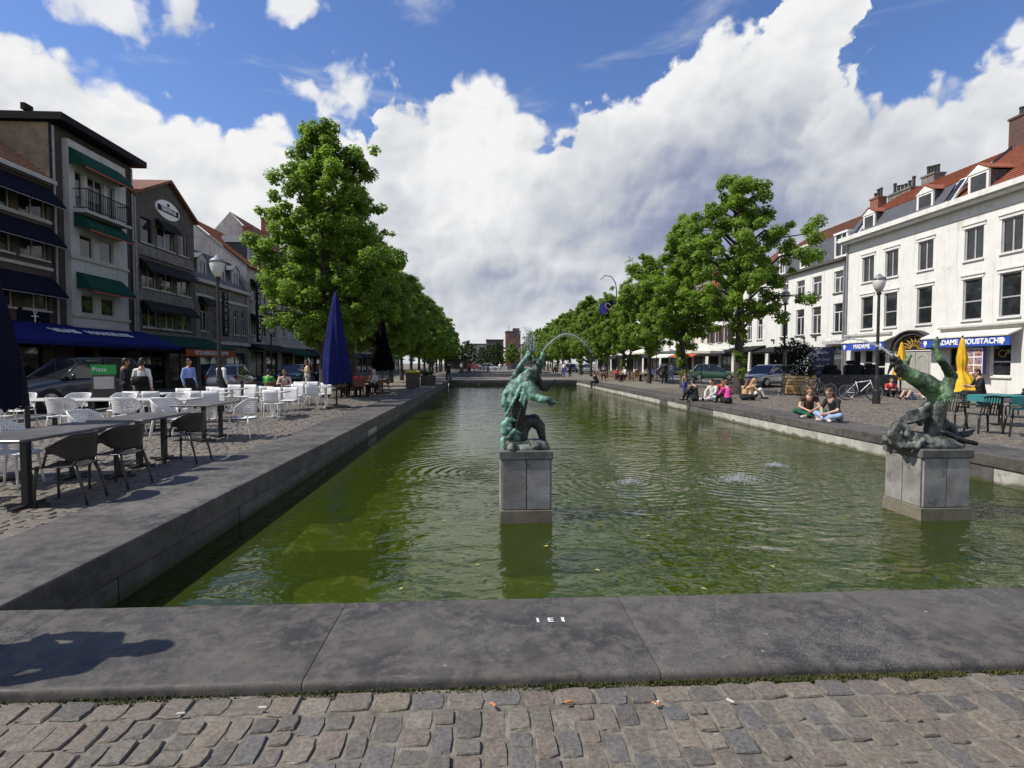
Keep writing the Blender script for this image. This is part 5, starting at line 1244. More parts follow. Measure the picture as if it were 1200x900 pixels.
# -- parasols
def closed_parasol(x, y, h, w, m, label, zlow=1.0, tie=None, skirt=None, name='closed_parasol', group=None):
    t = thing(name, label, 'parasol', (x, y, .02), rnd.uniform(0, 3), group)
    b = MB(); b.tube([(0, 0, .04), (0, 0, h + .06)], .035, 8); b.build('pole', M_tleg, t); b = MB(); b.box(-.4, .4, -.4, .4, .0, .07, b=.02); b.build('base', M_dgrey, t)
    V = []; n = 40; zs = np.linspace(zlow, h, 14); b = MB()
    for k, z in enumerate(zs):
        u = (z - zlow) / (h - zlow); r0 = w * (.07 + .93 * (1 - u) ** .75) * (1 - .12 * max(0, (1 - u) - .8) * 5)
        if tie and z < tie: r0 = w * (.55 + (skirt - .55) * ((tie - z) / (tie - zlow)) ** .7)
        elif tie: r0 = w * (.1 + .9 * min(1, (1 - u) * 2.2) ** .7) * (1 - .35 * max(0, 1 - (z - tie) / .5))
        for j in range(n):
            a = 2 * PI * j / n; f = 1 + (.30 * (1 - u * .6)) * (abs(math.cos(4 * a + .5 * math.sin(3 * u + a))) - .55) + .09 * math.cos(3 * a + 5 * u) + .05 * math.cos(17 * a + 3 * u); V.append((r0 * f * math.cos(a), r0 * f * math.sin(a), z + (.05 * math.cos(8 * a) if k == 0 else 0)))
    fs = [(i * n + j, i * n + (j + 1) % n, (i + 1) * n + (j + 1) % n, (i + 1) * n + j) for i in range(13) for j in range(n)]; fs.append(tuple(13 * n + j for j in range(n)))
    b.add(V, fs); b.build('canopy', m, t, True)
    if tie: b = MB(); b.lathe([(w * .6, tie - .03), (w * .62, tie), (w * .6, tie + .03)], 14, cap=False); b.build('strap', m, t, True)
    return t
def open_parasol(x, y, h, r, m, label, group):
    t = thing('open_parasol', label, 'parasol', (x, y, .02), R(20), group)
    b = MB(); b.tube([(0, 0, 0), (0, 0, h)], .03, 8); b.build('pole', M_tleg, t)
    b = MB(); v = [(0, 0, h + .05)]
    for i in range(8): a = 2 * PI * i / 8 + PI / 8; v.append((r * math.cos(a), r * math.sin(a), h - .55))
    for i in range(8): a = 2 * PI * i / 8 + PI / 8; v.append((r * math.cos(a), r * math.sin(a), h - .72))
    b.add(v, [(0, 1 + i, 1 + (i + 1) % 8) for i in range(8)] + [(1 + i, 9 + i, 9 + (i + 1) % 8, 1 + (i + 1) % 8) for i in range(8)]); solid(b.build('canopy', m, t), .01)
    for i in range(8): b = MB(); a = 2 * PI * i / 8 + PI / 8; b.tube([(0, 0, h - .03), (r * math.cos(a), r * math.sin(a), h - .6)], .012, 5); b.build('rib', M_tleg, t)
    return t
closed_parasol(-5.2, at_x(394, -5.2), 4.05, .5, mat('deep_blue_canvas', (.012, .015, .085), .9, .2, 5, spec=.1), 'tall closed navy parasol before the tallest tree', .85)
closed_parasol(-5.3, at_x(448, -5.3), 3.9, .55, mat('black_canvas', (.004, .004, .005), .95, .2, 5, spec=.03), 'closed black parasol beside the wicker chairs', 1.2)
closed_parasol(-6.80, 7.75, 3.65, .48, M_navy, 'closed dark navy parasol at the edge of the long table', .95)
M_yel = mat('yellow_canvas', (.62, .36, .015), .8, .15, 5); M_yel2 = mat('ochre_canvas', (.45, .25, .03), .8, .2, 5)
closed_parasol(20.5, at_x(1127, 20.5), 2.7, .2, M_yel, 'closed yellow parasol with pleated skirt beside the menu board', .35, 1.25, 3.3, group='yellow parasols')
closed_parasol(22.0, at_x(1056, 22.0), 2.7, .36, M_yel, 'closed yellow parasol before the carriage door', .7, group='yellow parasols')
closed_parasol(22.0, at_x(969, 22.0), 2.6, .36, M_yel2, 'closed ochre parasol before the shop window next to the mansard house', .7, group='yellow parasols')
M_cream = mat('cream_canvas', (.72, .69, .6), .8, .06, 5)
q = P(765, 447); open_parasol(q.x + .3, q.y, 3.1, 2.1, M_cream, 'open cream parasol over the orange chairs', 'cream parasols')
open_parasol(16.2, at_x(822, 16.2), 3.0, 1.7, M_cream, 'open cream parasol behind the second tree before the cream shop', 'cream parasols')

# -- street lamps
def lamp(x, y, h, label, gl=True):
    t = thing('street_lamp', label, 'street lamp', (x, y, .02), 0, 'street lamps')
    b = MB(); b.lathe([(.14, 0), (.14, .5), (.1, .55), (.09, 1.0), (.06, 1.1), (.05, h - .75), (.09, h - .72), (.09, h - .66), (.05, h - .62)], 12); b.build('post', M_tleg, t, False)
    b = MB(); b.lathe([(.1, h - .62), (.19, h - .42), (.235, h - .22), (.2, h - .14)], 14, cap=True); b.build('lantern_glass', mat('lantern_glass', (.55, .55, .52), .15, .1, 4), t, True)
    b = MB(); b.lathe([(.25, h - .15), (.2, h - .07), (.1, h - .02), (.03, h + .08)], 14); b.build('lantern_cap', M_zinc, t, True)
    return t
lamp(-8.6, at_x(257, -8.6), 5.0, 'black street lamp with round glass lantern beside the waiter')
lamp(-14.0, at_x(318, -14.0), 4.1, 'small black street lamp before the white painted restaurant')
lamp(15.3, at_x(1028, 15.3), 4.95, 'black street lamp behind the parked bicycles')
lamp(16.5, at_x(919, 16.5), 5.5, 'black street lamp between the broad tree and the mansard house')
lamp(13.6, at_x(724, 13.6), 5.2, 'black street lamp beyond the white parasol')
# -- flag pole
fx = 12.4; fy = at_x(722, fx)
t = thing('flag_pole', 'tall thin pole with curled top and blue flag among the sunny trees', 'flag pole', (fx, fy, 0))
b = MB(); b.tube([(0, 0, 0), (0, 0, 8.2), (-.1, 0, 9.0), (-.5, 0, 9.6), (-1.1, 0, 9.7), (-1.5, 0, 9.3)], [.07, .05, .045, .04, .035, .03], 8); b.build('pole', M_tleg, t, True)
b = MB()
for i in range(8):
    for j in range(5):
        f = lambda u, v: (-.05 - u * 1.5, .15 * math.sin(u * 7 + v), 7.6 - v * 1.0 - u * .55)
        b.quad(f(i / 8, j / 5), f((i + 1) / 8, j / 5), f((i + 1) / 8, (j + 1) / 5), f(i / 8, (j + 1) / 5))
fl_ = b.build('flag', mat('flag_blue', (.015, .02, .22), .7, .1, 4), t, True)
b = MB()
for i in range(12): a = 2 * PI * i / 12; b.ball((-.8 + .26 * math.cos(a), -.17 + .13 * math.sin((.5 + .17 * math.cos(a)) * 7 + .5), 6.82 + .26 * math.sin(a) - .1 * math.cos(a)), .05, 6)
tag(b.build('flag_stars', mat('flag_gold', (.7, .5, .05), .6), fl_), kind='stuff')
# bare young tree tops above the crowns
t = thing('young_tree', 'thin sparse young tree rising above the sunny row', 'tree', (13.4, at_x(738, 13.4), 0))
b = MB(); b.tube([(0, 0, 0), (.1, 0, 5), (0, 0, 8), (.2, 0, 11.2)], [.08, .06, .04, .015], 6); b.build('trunk', M_bark, t)
b = MB()
for i in range(9): z = 7.5 + i * .4; a = i * 2.1; b.tube([(0, 0, z), (.6 * math.cos(a), .6 * math.sin(a), z + .5)], [.02, .006], 4)
b.build('limbs', M_bark, t)
r_ = np.random.default_rng(5); cc = np.array([(.6 * math.cos(i * 2.1) * r_.random(), .6 * math.sin(i * 2.1) * r_.random(), 7.6 + i * .2) for i in range(18)]); v, f, tn = make_leaves(cc, np.full(18, .3), np.full(18, 14), .16, r_); link('crown', np_mesh('crown', v, f, M_leaf, tn), t)

# -- bins, boards, planters
q = P(484, 455); t = thing('litter_bin', 'dark box bin with yellow lid on the shaded terrace', 'bin', (q.x, q.y, .02)); b = MB(); b.box(-.4, .4, -.35, .35, 0, .95, b=.02); b.build('body', M_dgrey, t); b = MB(); b.box(-.42, .42, -.37, .37, .953, 1.1, b=.03); b.build('lid', mat('yellow_lid', (.55, .42, .03), .5), t)
q = P(502, 452); t = thing('planter_box', 'dark planter box beyond the yellow lidded bin', 'planter', (q.x, q.y, .02)); b = MB(); b.box(-.5, .5, -.3, .3, 0, .7, b=.02); b.build('body', M_dgrey, t)
cc = np.array([(rnd.uniform(-.4, .4), rnd.uniform(-.2, .2), .85) for i in range(8)]); v, f, tn = make_leaves(cc, np.full(8, .25), np.full(8, 40), .12, r_); link('foliage', np_mesh('foliage', v, f, M_leafd, tn), t)
q = Vector((-11.15, at_x(121, -11.15), 0)); t = thing('menu_stand', 'menu stand with green header sign at the car side', 'sign', (q.x, q.y, .02), R(38)); b = MB(); b.box(-.28, .28, -.03, .03, .5, 1.5, b=.01); b.build('board', M_dgrey, t)
for sx in (-1, 1): b = MB(); b.tube([(sx * .24, 0, 0), (sx * .24, 0, .52)], .025, 6); b.build('leg', M_tleg, t)
b = MB(); b.box(-.3, .3, -.05, .04, 1.24, 1.53); hd = b.build('header', mat('green_sign', (.015, .30, .06), .4, .1, 4), t); letters(hd, 'Pizza', .17, M_wtext, -.1, -.06, 1.39, 90)
b = MB(); b.box(-.24, .24, -.045, -.032, .82, 1.18); b.build('paper', M_wtop, t)
# wooden crate planter: every slat a piece
q = P(936, 462, .02); t = thing('crate_planter', 'slatted pale wood crate planter with dark shrub', 'planter', (q.x, q.y, .02), R(-15))
for i in range(6):
    z = .05 + i * .155
    for (x0, x1, y0, y1) in ((-.65, .65, -.5, -.47), (-.65, .65, .47, .5), (-.65, -.62, -.468, .468), (.62, .65, -.468, .468)): b = MB(); b.box(x0, x1, y0, y1, z, z + .115); b.build('slat', M_wood, t)
for sx in (-1, 1):
    for sy in (-1, 1): b = MB(); b.box(sx * .58 - .04, sx * .58 + .04, sy * .43 - .03, sy * .43 + .03, 0, .98); b.build('post', M_wood, t)
b = MB(); b.box(-.6, .6, -.44, .44, .85, .88); b.build('soil', M_bark, t)
cc = np.array([(rnd.gauss(0, .42), rnd.gauss(0, .3), rnd.uniform(.95, 2.7)) for i in range(44)]); v, f, tn = make_leaves(cc, np.full(44, .3), np.full(44, 70), .11, r_); link('foliage', np_mesh('foliage', v, f, leaf_mat('near_black_leaves', (.012, .02, .012), (.022, .035, .02), (.01, .02, .01)), tn), t)
b = MB()
for i in range(46): b.ball((rnd.gauss(0, .5), -.3 - rnd.random() * .3, rnd.uniform(1.0, 2.7)), .028, 5)
tag(b.build('small_white_lights', M_wtext, t), kind='stuff')  # small lights in the shrub, made as plain white balls without glow
q = Vector((18.3, at_x(962, 18.3), 0)); t = thing('chalk_board', 'dark indigo chalk board with white writing beside the crate planter', 'sign', (q.x, q.y, .02), R(-25)); b = MB(); b.box(-.62, .62, -.04, .04, .35, 2.45, b=.015); b.build('board', mat('indigo_board', (.02, .02, .075), .5, .2, 4), t)
for sx in (-1, 1): b = MB(); b.box(sx * .52 - .03, sx * .52 + .03, -.03, .03, 0, .35); b.build('leg', M_tleg, t)
for i, (w, tx) in enumerate(((.17, 'Menu'), (.15, 'du jour'), (.13, 'moules'), (.15, 'frites'), (.17, '18 €'))): letters(t, tx, w * 1.5, mat('chalk', (.55, .55, .6), .9), rnd.uniform(-.1, .1), -.05, 2.15 - i * .36, 90)
# dark terrace enclosure of panels
q = P(1000, 463, .02); t = thing('terrace_screen', 'dark grey panel enclosure around the terrace behind the bicycles', 'screen', (q.x + .8, q.y + .9, .02), R(-24))
for i in range(4): b = MB(); x0 = -1.7 + i * .86; b.box(x0, x0 + .84, -.04, .04, .05, .98, b=.01); b.build('panel', mat('anthracite_panel', (.045, .047, .05), .6, .15, 3, rand=.15), t)
for i in range(3): b = MB(); y0 = .06 + i * .8; b.box(1.68, 1.74, y0, y0 + .78, .05, .98, b=.01); b.build('panel', MATS['anthracite_panel'], t)
for i in range(5): b = MB(); x0 = -1.71 + i * .86; b.tube([(x0, 0, 0), (x0, 0, 1.02)], .03, 6); b.build('post', M_tleg, t)
for i, (dx, h_) in enumerate(((-.9, 1.25), (.1, 1.5), (.9, 1.3))):
    s = thing('covered_stack', 'black covered stack of chairs behind the dark panels', 'cover', (q.x + 1.2 + dx * .9, q.y + 1.9 - dx * .5, .02), R(-24), 'black covered stacks')
    b = MB(); b.box(-.42, .42, -.35, .35, 0, h_, b=.1); b.build('cover', M_black, s, True); b = MB(); b.box(-.3, .3, .1, .34, h_ + .002, h_ + .22, b=.05); b.build('cover_fold', M_black, s)

# -- bicycles
def bicycle(label, m):
    t = thing('bicycle', label, 'bicycle', (0, 0, 0), 0, 'parked bicycles')
    for sx in (-1, 1):
        c = Vector((sx * .52, 0, .34)); b = MB(); b.tube([c + Vector((.325 * math.cos(a), 0, .325 * math.sin(a))) for a in np.linspace(0, 2 * PI, 25)], .022, 6, cap=False); w = b.build('wheel', M_rub, t, True)
        b = MB(); b.tube([c + Vector((.298 * math.cos(a), 0, .298 * math.sin(a))) for a in np.linspace(0, 2 * PI, 25)], .014, 6, cap=False); b.build('rim', M_steel, w, True)
        b = MB(); [b.tube([c, c + Vector((.29 * math.cos(a), 0, .29 * math.sin(a)))], .003, 3) for a in np.linspace(0, 2 * PI, 18, endpoint=False)]; b.tube([c + Vector((0, -.04, 0)), c + Vector((0, .04, 0))], .02, 6); b.build('spokes', M_steel, w)
    bb, st, hd, ht = Vector((-.05, 0, .3)), Vector((-.2, 0, .82)), Vector((.36, 0, .78)), Vector((.33, 0, .88))
    b = MB(); [b.tube([p, q_], r, 7) for p, q_, r in ((bb, st, .017), (bb, hd, .02), (st.lerp(bb, .12), hd.lerp(ht, .6), .018), (bb, Vector((-.52, 0, .34)), .012), (st.lerp(bb, .15), Vector((-.52, 0, .34)), .01), (ht, Vector((.52, 0, .34)), .015))]; b.build('frame', m, t, True)
    b = MB(); b.tube([(.33, 0, .88), (.3, 0, 1.0)], .013, 6); b.tube([(.22, -.28, 1.03), (.33, -.15, 1.02), (.34, 0, 1.0), (.33, .15, 1.02), (.22, .28, 1.03)], .013, 6); b.build('handlebar', M_tleg, t, True)
    b = MB(); b.tube([st, (-.22, 0, .93)], .012, 6); b.ball((-.24, 0, .95), (.14, .07, .035), 10); b.build('saddle', M_rub, t, True)
    b = MB(); b.lathe([(.09, -.01), (.09, .01)], 16); ch = b.build('chainring', M_tleg, t); ch.rotation_euler = (R(90), 0, 0); ch.location = (-.05, -.05, .3)
    b = MB(); b.tube([(-.05, -.06, .3), (.08, -.06, .2)], .01, 5); b.box(.06, .14, -.12, -.06, .18, .21); b.build('pedal', M_tleg, t)
    return t
for (px, py, r, lb, m) in ((1008, 469, -.15, 'silver and white bicycle before the dark panels', M_whitew), (985, 466, .25, 'black bicycle leaning behind the silver one', M_tleg), (952, 464, .5, 'bicycle half hidden beside the crate planter', M_steel)):
    t = bicycle(lb, m); q = P(px, py, .02); t.location = (q.x, q.y, .02); t.rotation_euler = (R(4), 0, r - .2)

# -- cars
def car(label, paint, x, y, rz, suv=False, s=1.0):
    t = thing('parked_car', label, 'car', (x, y, .005), rz, 'parked cars'); zz = 1.12 if suv else 1.0
    S = [(-2.05, .62, .36, .56), (-1.98, .74, .28, .68), (-1.6, .82, .24, .78), (-1.0, .85, .22, .88), (-.2, .87, .22, .93), (.8, .87, .22, .96), (1.5, .85, .24, .97), (1.85, .8, .28, .93), (1.98, .72, .36, .82)]
    V = []; 
    for (yy, hw, zl, zh) in S:
        zl, zh = zl * zz, zh * zz
        ring_ = [(hw * .9, zl), (hw, zl + .12), (hw * 1.0, zl + (zh - zl) * .6), (hw * .94, zh - .06), (hw * .8, zh), (0, zh + .025)]
        V += [(a, yy, c) for a, c in ring_] + [(-a, yy, c) for a, c in ring_[-2::-1]]
    n = 11; b = MB(); fs = [(i * n + j, i * n + j + 1, (i + 1) * n + j + 1, (i + 1) * n + j) for i in range(len(S) - 1) for j in range(n - 1)]
    fs += [(i * n + n - 1, i * n, (i + 1) * n, (i + 1) * n + n - 1) for i in range(len(S) - 1)]; fs.append(tuple(range(n))); fs.append(tuple((len(S) - 1) * n + j for j in range(n))[::-1])
    b.add(V, fs); body = b.build('body', paint, t, True); md = body.modifiers.new('b', 'BEVEL'); md.width = .02; md.segments = 2; md.limit_method = 'ANGLE'
    zb, zr = .93 * zz, 1.47 * zz
    G = [(-.95, .80, zb - .04), (-.25, .66, zr - .07), (.0, .64, zr - .01), (.7, .645, zr), (1.35, .63, zr - .06), (1.78, .76, zb)]
    b = MB(); B0 = [(yy, hw, z) for yy, hw, z in G]
    top = [(hw, yy, z) for yy, hw, z in B0]; V = [(hw, yy, z) for yy, hw, z in B0] + [(-hw, yy, z) for yy, hw, z in B0] + [(.82, -.95, zb - .05), (.83, 1.75, zb - .03), (-.82, -.95, zb - .05), (-.83, 1.75, zb - .03)]
    b.add(V, [(i, i + 1, i + 7, i + 6) for i in range(5)] + [(0, 12, 13, 5, 4, 3, 2, 1), (6, 7, 8, 9, 10, 11, 15, 14)]); b.build('windows', M_glass, t)
    b = MB(); rf = [(hw + .008, yy, z + .012) for yy, hw, z in G[1:5]]; b.add(rf + [(-a, c, d) for a, c, d in rf], [(i, i + 1, i + 5, i + 4) for i in range(3)]); solid(b.build('roof', paint, t, True), .02)
    for sx in (-1, 1):
        b = MB(); e = .012; b.tube([(sx * (.80 + e), -.95, zb - .03), (sx * (.66 + e), -.25, zr - .06)], .03, 6); b.tube([(sx * (.82 + e), .35, zb - .02), (sx * (.65 + e), .4, zr - .02)], .035, 6); b.tube([(sx * (.63 + e), 1.35, zr - .05), (sx * (.77 + e), 1.78, zb)], .05, 6); b.tube([(sx * (.66 + e), -.25, zr - .06), (sx * (.645 + e), .5, zr - .0), (sx * (.63 + e), 1.35, zr - .05)], .025, 6); b.build('pillar', paint, t, True)
        b = MB(); b.ball((sx * .66, -1.93, .66 * zz), (.15, .09, .075), 10); b.build('headlight', mat('headlight_glass', (.6, .62, .65), .08, .1, 5), t, True)
        b = MB(); b.box(sx * .70 - .1, sx * .70 + .1, 1.86, 1.95, .74 * zz, .92 * zz, b=.02); b.build('tail_light', mat('tail_light', (.3, .01, .01), .2), t)
        b = MB(); b.ball((sx * .95, -.72, zb + .03), (.1, .06, .07), 8); b.build('mirror', paint, t, True)
        for yy in (-1.3, 1.25):
            r_w = .32 * zz; b = MB(); prof = [(r_w * .62, -.1), (r_w * .95, -.1), (r_w, -.06), (r_w, .06), (r_w * .95, .1), (r_w * .62, .1)]; b.lathe(prof, 20); w = b.build('wheel', M_rub, t, True); w.rotation_euler = (0, R(90), 0); w.location = (sx * .78, yy, r_w)
            b = MB(); b.lathe([(r_w * .6, -.105), (r_w * .6, .105)], 16)
            for k in range(5): a = 2 * PI * k / 5; b.tube([(0, 0, .11), (r_w * .55 * math.cos(a), r_w * .55 * math.sin(a), .11)], .03, 5); b.tube([(0, 0, -.11), (r_w * .55 * math.cos(a), r_w * .55 * math.sin(a), -.11)], .03, 5)
            b.build('rim', M_steel, w)
    b = MB(); b.box(-.25, .25, -2.08, -2.05, .42 * zz, .53 * zz); b.build('number_plate', M_wtext, t)
    b = MB(); b.box(-.5, .5, -2.02, -1.99, .58 * zz, .68 * zz, b=.01); b.build('grille', M_rub, t)
    t.scale = (s, s, s); return t
M_carg = mat('dark_metallic_paint', (.035, .04, .05), .22, .05, 3, metal=.3, coat=.6); M_cars = mat('silver_paint', (.36, .37, .38), .25, .05, 3, metal=.5, coat=.6); M_cargr = mat('green_paint', (.05, .10, .07), .25, .05, 3, coat=.6)
car('dark grey car parked before the blue canopy', M_carg, -14.2, at_x(90, -14.2), R(-22), True, 1.08)
car('silver car parked behind the waiter', M_cars, -14.2, at_x(272, -14.2), R(188))
car('dark car parked before the white painted restaurant', M_carg, -14.6, at_x(345, -14.6), R(5))
car('dark car farther along the shaded kerb', M_carg, -14.6, at_x(385, -14.6), R(2))
car('silver hatchback before the mansard house', M_cars, 19.2, at_x(899, 19.2), R(-62), False, 1.0)
car('dark green car behind the seated group', M_cargr, 21.0, at_x(835, 21.0), R(75))
car('dark car behind the open parasols', M_carg, 21.3, at_x(790, 21.3), R(80))

M_carw = mat('white_paint', (.62, .62, .6), .3, .05, 3, coat=.5); M_carr = mat('red_paint', (.35, .03, .03), .3, .05, 3, coat=.5)
car('white car crossing at the far end of the square', M_carw, 1.5, 122, R(88)); car('dark car at the far end before the dark trees', M_carg, 7.5, 126, R(-88)); car('red car at the far end beside the bus shelter', M_carr, -2.0, 128, R(85)); car('dark car under the far sunny trees', M_carg, 15.5, 96, R(5)); car('silver car under the far sunny trees', M_cars, 16.0, 84, R(0))

# ================================================================== people
M_skin = mat('skin', (.52, .30, .21), .55, .08, 6); M_skin2 = mat('skin_tan', (.36, .19, .12), .55, .08, 6); M_skin3 = mat('skin_dark', (.09, .05, .035), .5, .08, 6)
def remesh(o, vox):
    m = o.modifiers.new('skin', 'REMESH'); m.mode = 'VOXEL'; m.voxel_size = vox; m.use_smooth_shade = True
    s = o.modifiers.new('smooth', 'SMOOTH'); s.factor = .5; s.iterations = 2; return o
def pose(kind, k=0):
    V_ = Vector; J = {}
    if kind == 'stand' or kind == 'walk':
        J = dict(pel=V_((0, 0, .95)), che=V_((0, -.01, 1.28)), nec=V_((0, 0, 1.45)), hed=V_((0, -.03, 1.6)))
        st = .16 if kind == 'walk' else .0
        for s in (-1, 1):
            d = s * st; J['hip%d' % s] = V_((s * .095, 0, .92)); J['kne%d' % s] = V_((s * .10, -.03 - d * .6, .5)); J['ank%d' % s] = V_((s * .11, .02 - d, .09)); J['toe%d' % s] = V_((s * .13, -.14 - d, .04))
            J['sho%d' % s] = V_((s * .165, 0, 1.355)); J['elb%d' % s] = V_((s * .225, .03 + d * .5, 1.1)); J['wri%d' % s] = V_((s * .215, -.06 + d, .87))
        if k == 1:
            for s in (-1, 1): J['elb%d' % s] = V_((s * .24, -.02, 1.12)); J['wri%d' % s] = V_((s * .12, -.26, 1.22))
        if k == 2: J['wri1'] = V_((.2, -.3, 1.05)); J['elb1'] = V_((.25, -.05, 1.1))
    elif kind in ('chair', 'edge'):
        h = .5 if kind == 'chair' else .1; kz = h + .02; fz = .08 if kind == 'chair' else -.34; ln = -.08 if k == 0 else -.2
        J = dict(pel=V_((0, 0, h)), che=V_((0, ln * .6, h + .36)), nec=V_((0, ln, h + .53)), hed=V_((0, ln - .05, h + .68)))
        for s in (-1, 1):
            J['hip%d' % s] = V_((s * .1, -.02, h - .01)); J['kne%d' % s] = V_((s * .13, -.44, kz)); J['ank%d' % s] = V_((s * .13, -.42, fz)); J['toe%d' % s] = V_((s * .14, -.58, fz - .04))
            J['sho%d' % s] = V_((s * .185, ln * .9, h + .46)); J['elb%d' % s] = V_((s * .26, ln - .1, h + .22)); J['wri%d' % s] = V_((s * .14, -.36, h + .24))
    elif kind == 'cross':
        J = dict(pel=V_((0, 0, .13)), che=V_((0, -.12, .46)), nec=V_((0, -.19, .62)), hed=V_((0, -.25, .76)))
        for s in (-1, 1):
            J['hip%d' % s] = V_((s * .1, -.02, .12)); J['kne%d' % s] = V_((s * .36, -.3, .2)); J['ank%d' % s] = V_((-s * .08, -.4, .08)); J['toe%d' % s] = V_((-s * .2, -.44, .05))
            J['sho%d' % s] = V_((s * .18, -.15, .55)); J['elb%d' % s] = V_((s * .25, -.25, .32)); J['wri%d' % s] = V_((s * .08, -.4, .24))
    elif kind == 'floor':                                    # sitting on the ground, legs drawn up or stretched
        J = dict(pel=V_((0, 0, .12)), che=V_((0, -.04, .46)), nec=V_((0, -.08, .63)), hed=V_((0, -.13, .78)))
        for s in (-1, 1):
            J['hip%d' % s] = V_((s * .1, -.02, .11)); ky = (.42 if k == 0 else .12); J['kne%d' % s] = V_((s * .12, -.36, ky)); J['ank%d' % s] = V_((s * .12, -.52 if k == 0 else -.78, .08)); J['toe%d' % s] = V_((s * .13, -.66 if k == 0 else -.84, .05 if k == 0 else .16))
            J['sho%d' % s] = V_((s * .18, -.06, .56)); J['elb%d' % s] = V_((s * .24, -.2, .36)); J['wri%d' % s] = V_((s * .1, -.4, .36 if k == 0 else .2))
    elif kind == 'lie':                                      # lying back, knees up
        J = dict(pel=V_((0, 0, .12)), che=V_((0, .36, .14)), nec=V_((0, .53, .16)), hed=V_((0, .7, .18)))
        for s in (-1, 1):
            J['hip%d' % s] = V_((s * .1, -.03, .12)); J['kne%d' % s] = V_((s * .12, -.38, .36)); J['ank%d' % s] = V_((s * .12, -.72, .09)); J['toe%d' % s] = V_((s * .13, -.84, .1))
            J['sho%d' % s] = V_((s * .18, .46, .13)); J['elb%d' % s] = V_((s * .32, .3, .1)); J['wri%d' % s] = V_((s * .12, .16, .27))
    return J
def person(label, loc, rz, kind, top, bottom, hair, k=0, skin=None, sleeves=.5, trousers=1.0, long_hair=False, shoes=None, s=1.0, hat=None, group=None, bag=None):
    skin = skin or M_skin; shoes = shoes or M_rub; J = pose(kind, k)
    t = thing('person', label, 'person', loc, rz, group); t.scale = (s, s, s)
    hd, nk, ch, pl = J['hed'], J['nec'], J['che'], J['pel']; up = (hd - nk).normalized(); fw = Vector((0, -1, 0)) if kind != 'lie' else Vector((0, .1, 1)).normalized(); fw = (fw - up * fw.dot(up)).normalized(); sd_ = up.cross(fw)
    b = MB(); cp = b.cap
    cp(pl, .13, ch, .125); cp(ch, .13, nk - up * .06, .1); cp(nk - up * .08, .055, hd - up * .04, .05)
    b.ball(hd + up * .02, (.075, .09, .11), 12, Matrix((sd_, -fw, up)).transposed()); cp(hd - up * .05 + fw * .03, .058, hd - up * .07 + fw * .05, .04)      # skull and jaw
    cp(hd + fw * .088 + up * .02, .012, hd + fw * .108 - up * .015, .016); cp(hd + fw * .082 - up * .052 + sd_ * .022, .011, hd + fw * .082 - up * .052 - sd_ * .022, .011)   # nose, lips
    for q in (-1, 1):
        cp(hd + sd_ * q * .078 + up * .02, .02, hd + sd_ * q * .082 - up * .02, .013); cp(hd + fw * .082 + sd_ * q * .03 + up * .038, .013, hd + fw * .082 + sd_ * q * .04 + up * .038, .012)   # ear, brow
        H, K, A, T, S_o, El, Wr = (J[n + '%d' % q] for n in ('hip', 'kne', 'ank', 'toe', 'sho', 'elb', 'wri'))
        cp(pl, .12, H, .1); cp(H, .09, K, .058); cp(K, .058, K.lerp(A, .35), .06); cp(K.lerp(A, .35), .06, A, .038); cp(A, .042, T, .033)
        cp(ch + Vector((0, 0, .06)), .09, S_o, .062); cp(S_o, .055, El, .042); cp(El, .042, Wr, .028)
        d = (Wr - El).normalized(); sdv = d.cross(fw) if abs(d.dot(fw)) < .9 else sd_; sdv.normalize(); pm = Wr + d * .065; cp(Wr, .028, pm, .034)
        for fi, (o_, ln) in enumerate(((-.03, .055), (-.01, .07), (.01, .066), (.03, .05))):
            r0 = pm + sdv * o_ + d * .01; m1 = r0 + d * ln * .6 + fw * .006; cp(r0, .011, m1, .0105); cp(m1, .0105, m1 + d * ln * .5 + fw * .018, .009)
        r0 = Wr + d * .03 + sdv * q * -.03; m1 = r0 + d * .03 + sdv * q * -.025 + fw * .012; cp(r0, .013, m1, .012); cp(m1, .012, m1 + d * .028 + fw * .01, .01)
    remesh(b.build('body', skin, t), .0125)
    b = MB(); cp = b.cap; g = .018                                              # top
    cp(pl + (ch - pl) * .12, .135 + g * .6, ch, .128 + g * .6); cp(ch, .13 + g * .6, nk - up * .07, .08)
    for q in (-1, 1):
        S_o, El, Wr = (J[n + '%d' % q] for n in ('sho', 'elb', 'wri')); cp(ch + (nk - ch) * .5, .098, S_o, .067)
        if sleeves > 0:
            e = S_o.lerp(El, min(1, sleeves * 2)); cp(S_o, .064, e, .054)
            if sleeves > .5: cp(El, .053, El.lerp(Wr, (sleeves - .5) * 2 * .95), .036 + g * .5)
    remesh(b.build('shirt', top, t), .016)
    b = MB(); cp = b.cap; cp(pl, .138 + g, pl + (ch - pl) * .16, .132 + g)       # trousers, shorts or skirt
    for q in (-1, 1):
        H, K, A = (J[n + '%d' % q] for n in ('hip', 'kne', 'ank')); cp(pl, .13, H, .108); e = H.lerp(K, min(1, trousers * 2)); cp(H, .1 + g * .5, e, .07 + g * .5)
        if trousers > .5: cp(K, .068 + g * .4, K.lerp(A, (trousers - .5) * 2 * .95), .052 + g * .4)
    remesh(b.build('trousers', bottom, t), .016)
    for q in (-1, 1):
        b = MB(); A, T = J['ank%d' % q], J['toe%d' % q]; b.cap(A - Vector((0, -.02, .03)), .05, T, .042); remesh(b.build('shoe', shoes, t), .016)
    b = MB(); b.ball(hd + up * .045 - fw * .018, (.088, .098, .098), 12, Matrix((sd_, -fw, up)).transposed())
    b.cap(hd - fw * .04, .082, hd - fw * .04 - up * .05, .066)
    if long_hair: b.cap(hd - fw * .05, .085, nk - fw * .07 - up * .05, .075); b.cap(nk - fw * .07, .08, ch - fw * .12 + up * .02, .05)
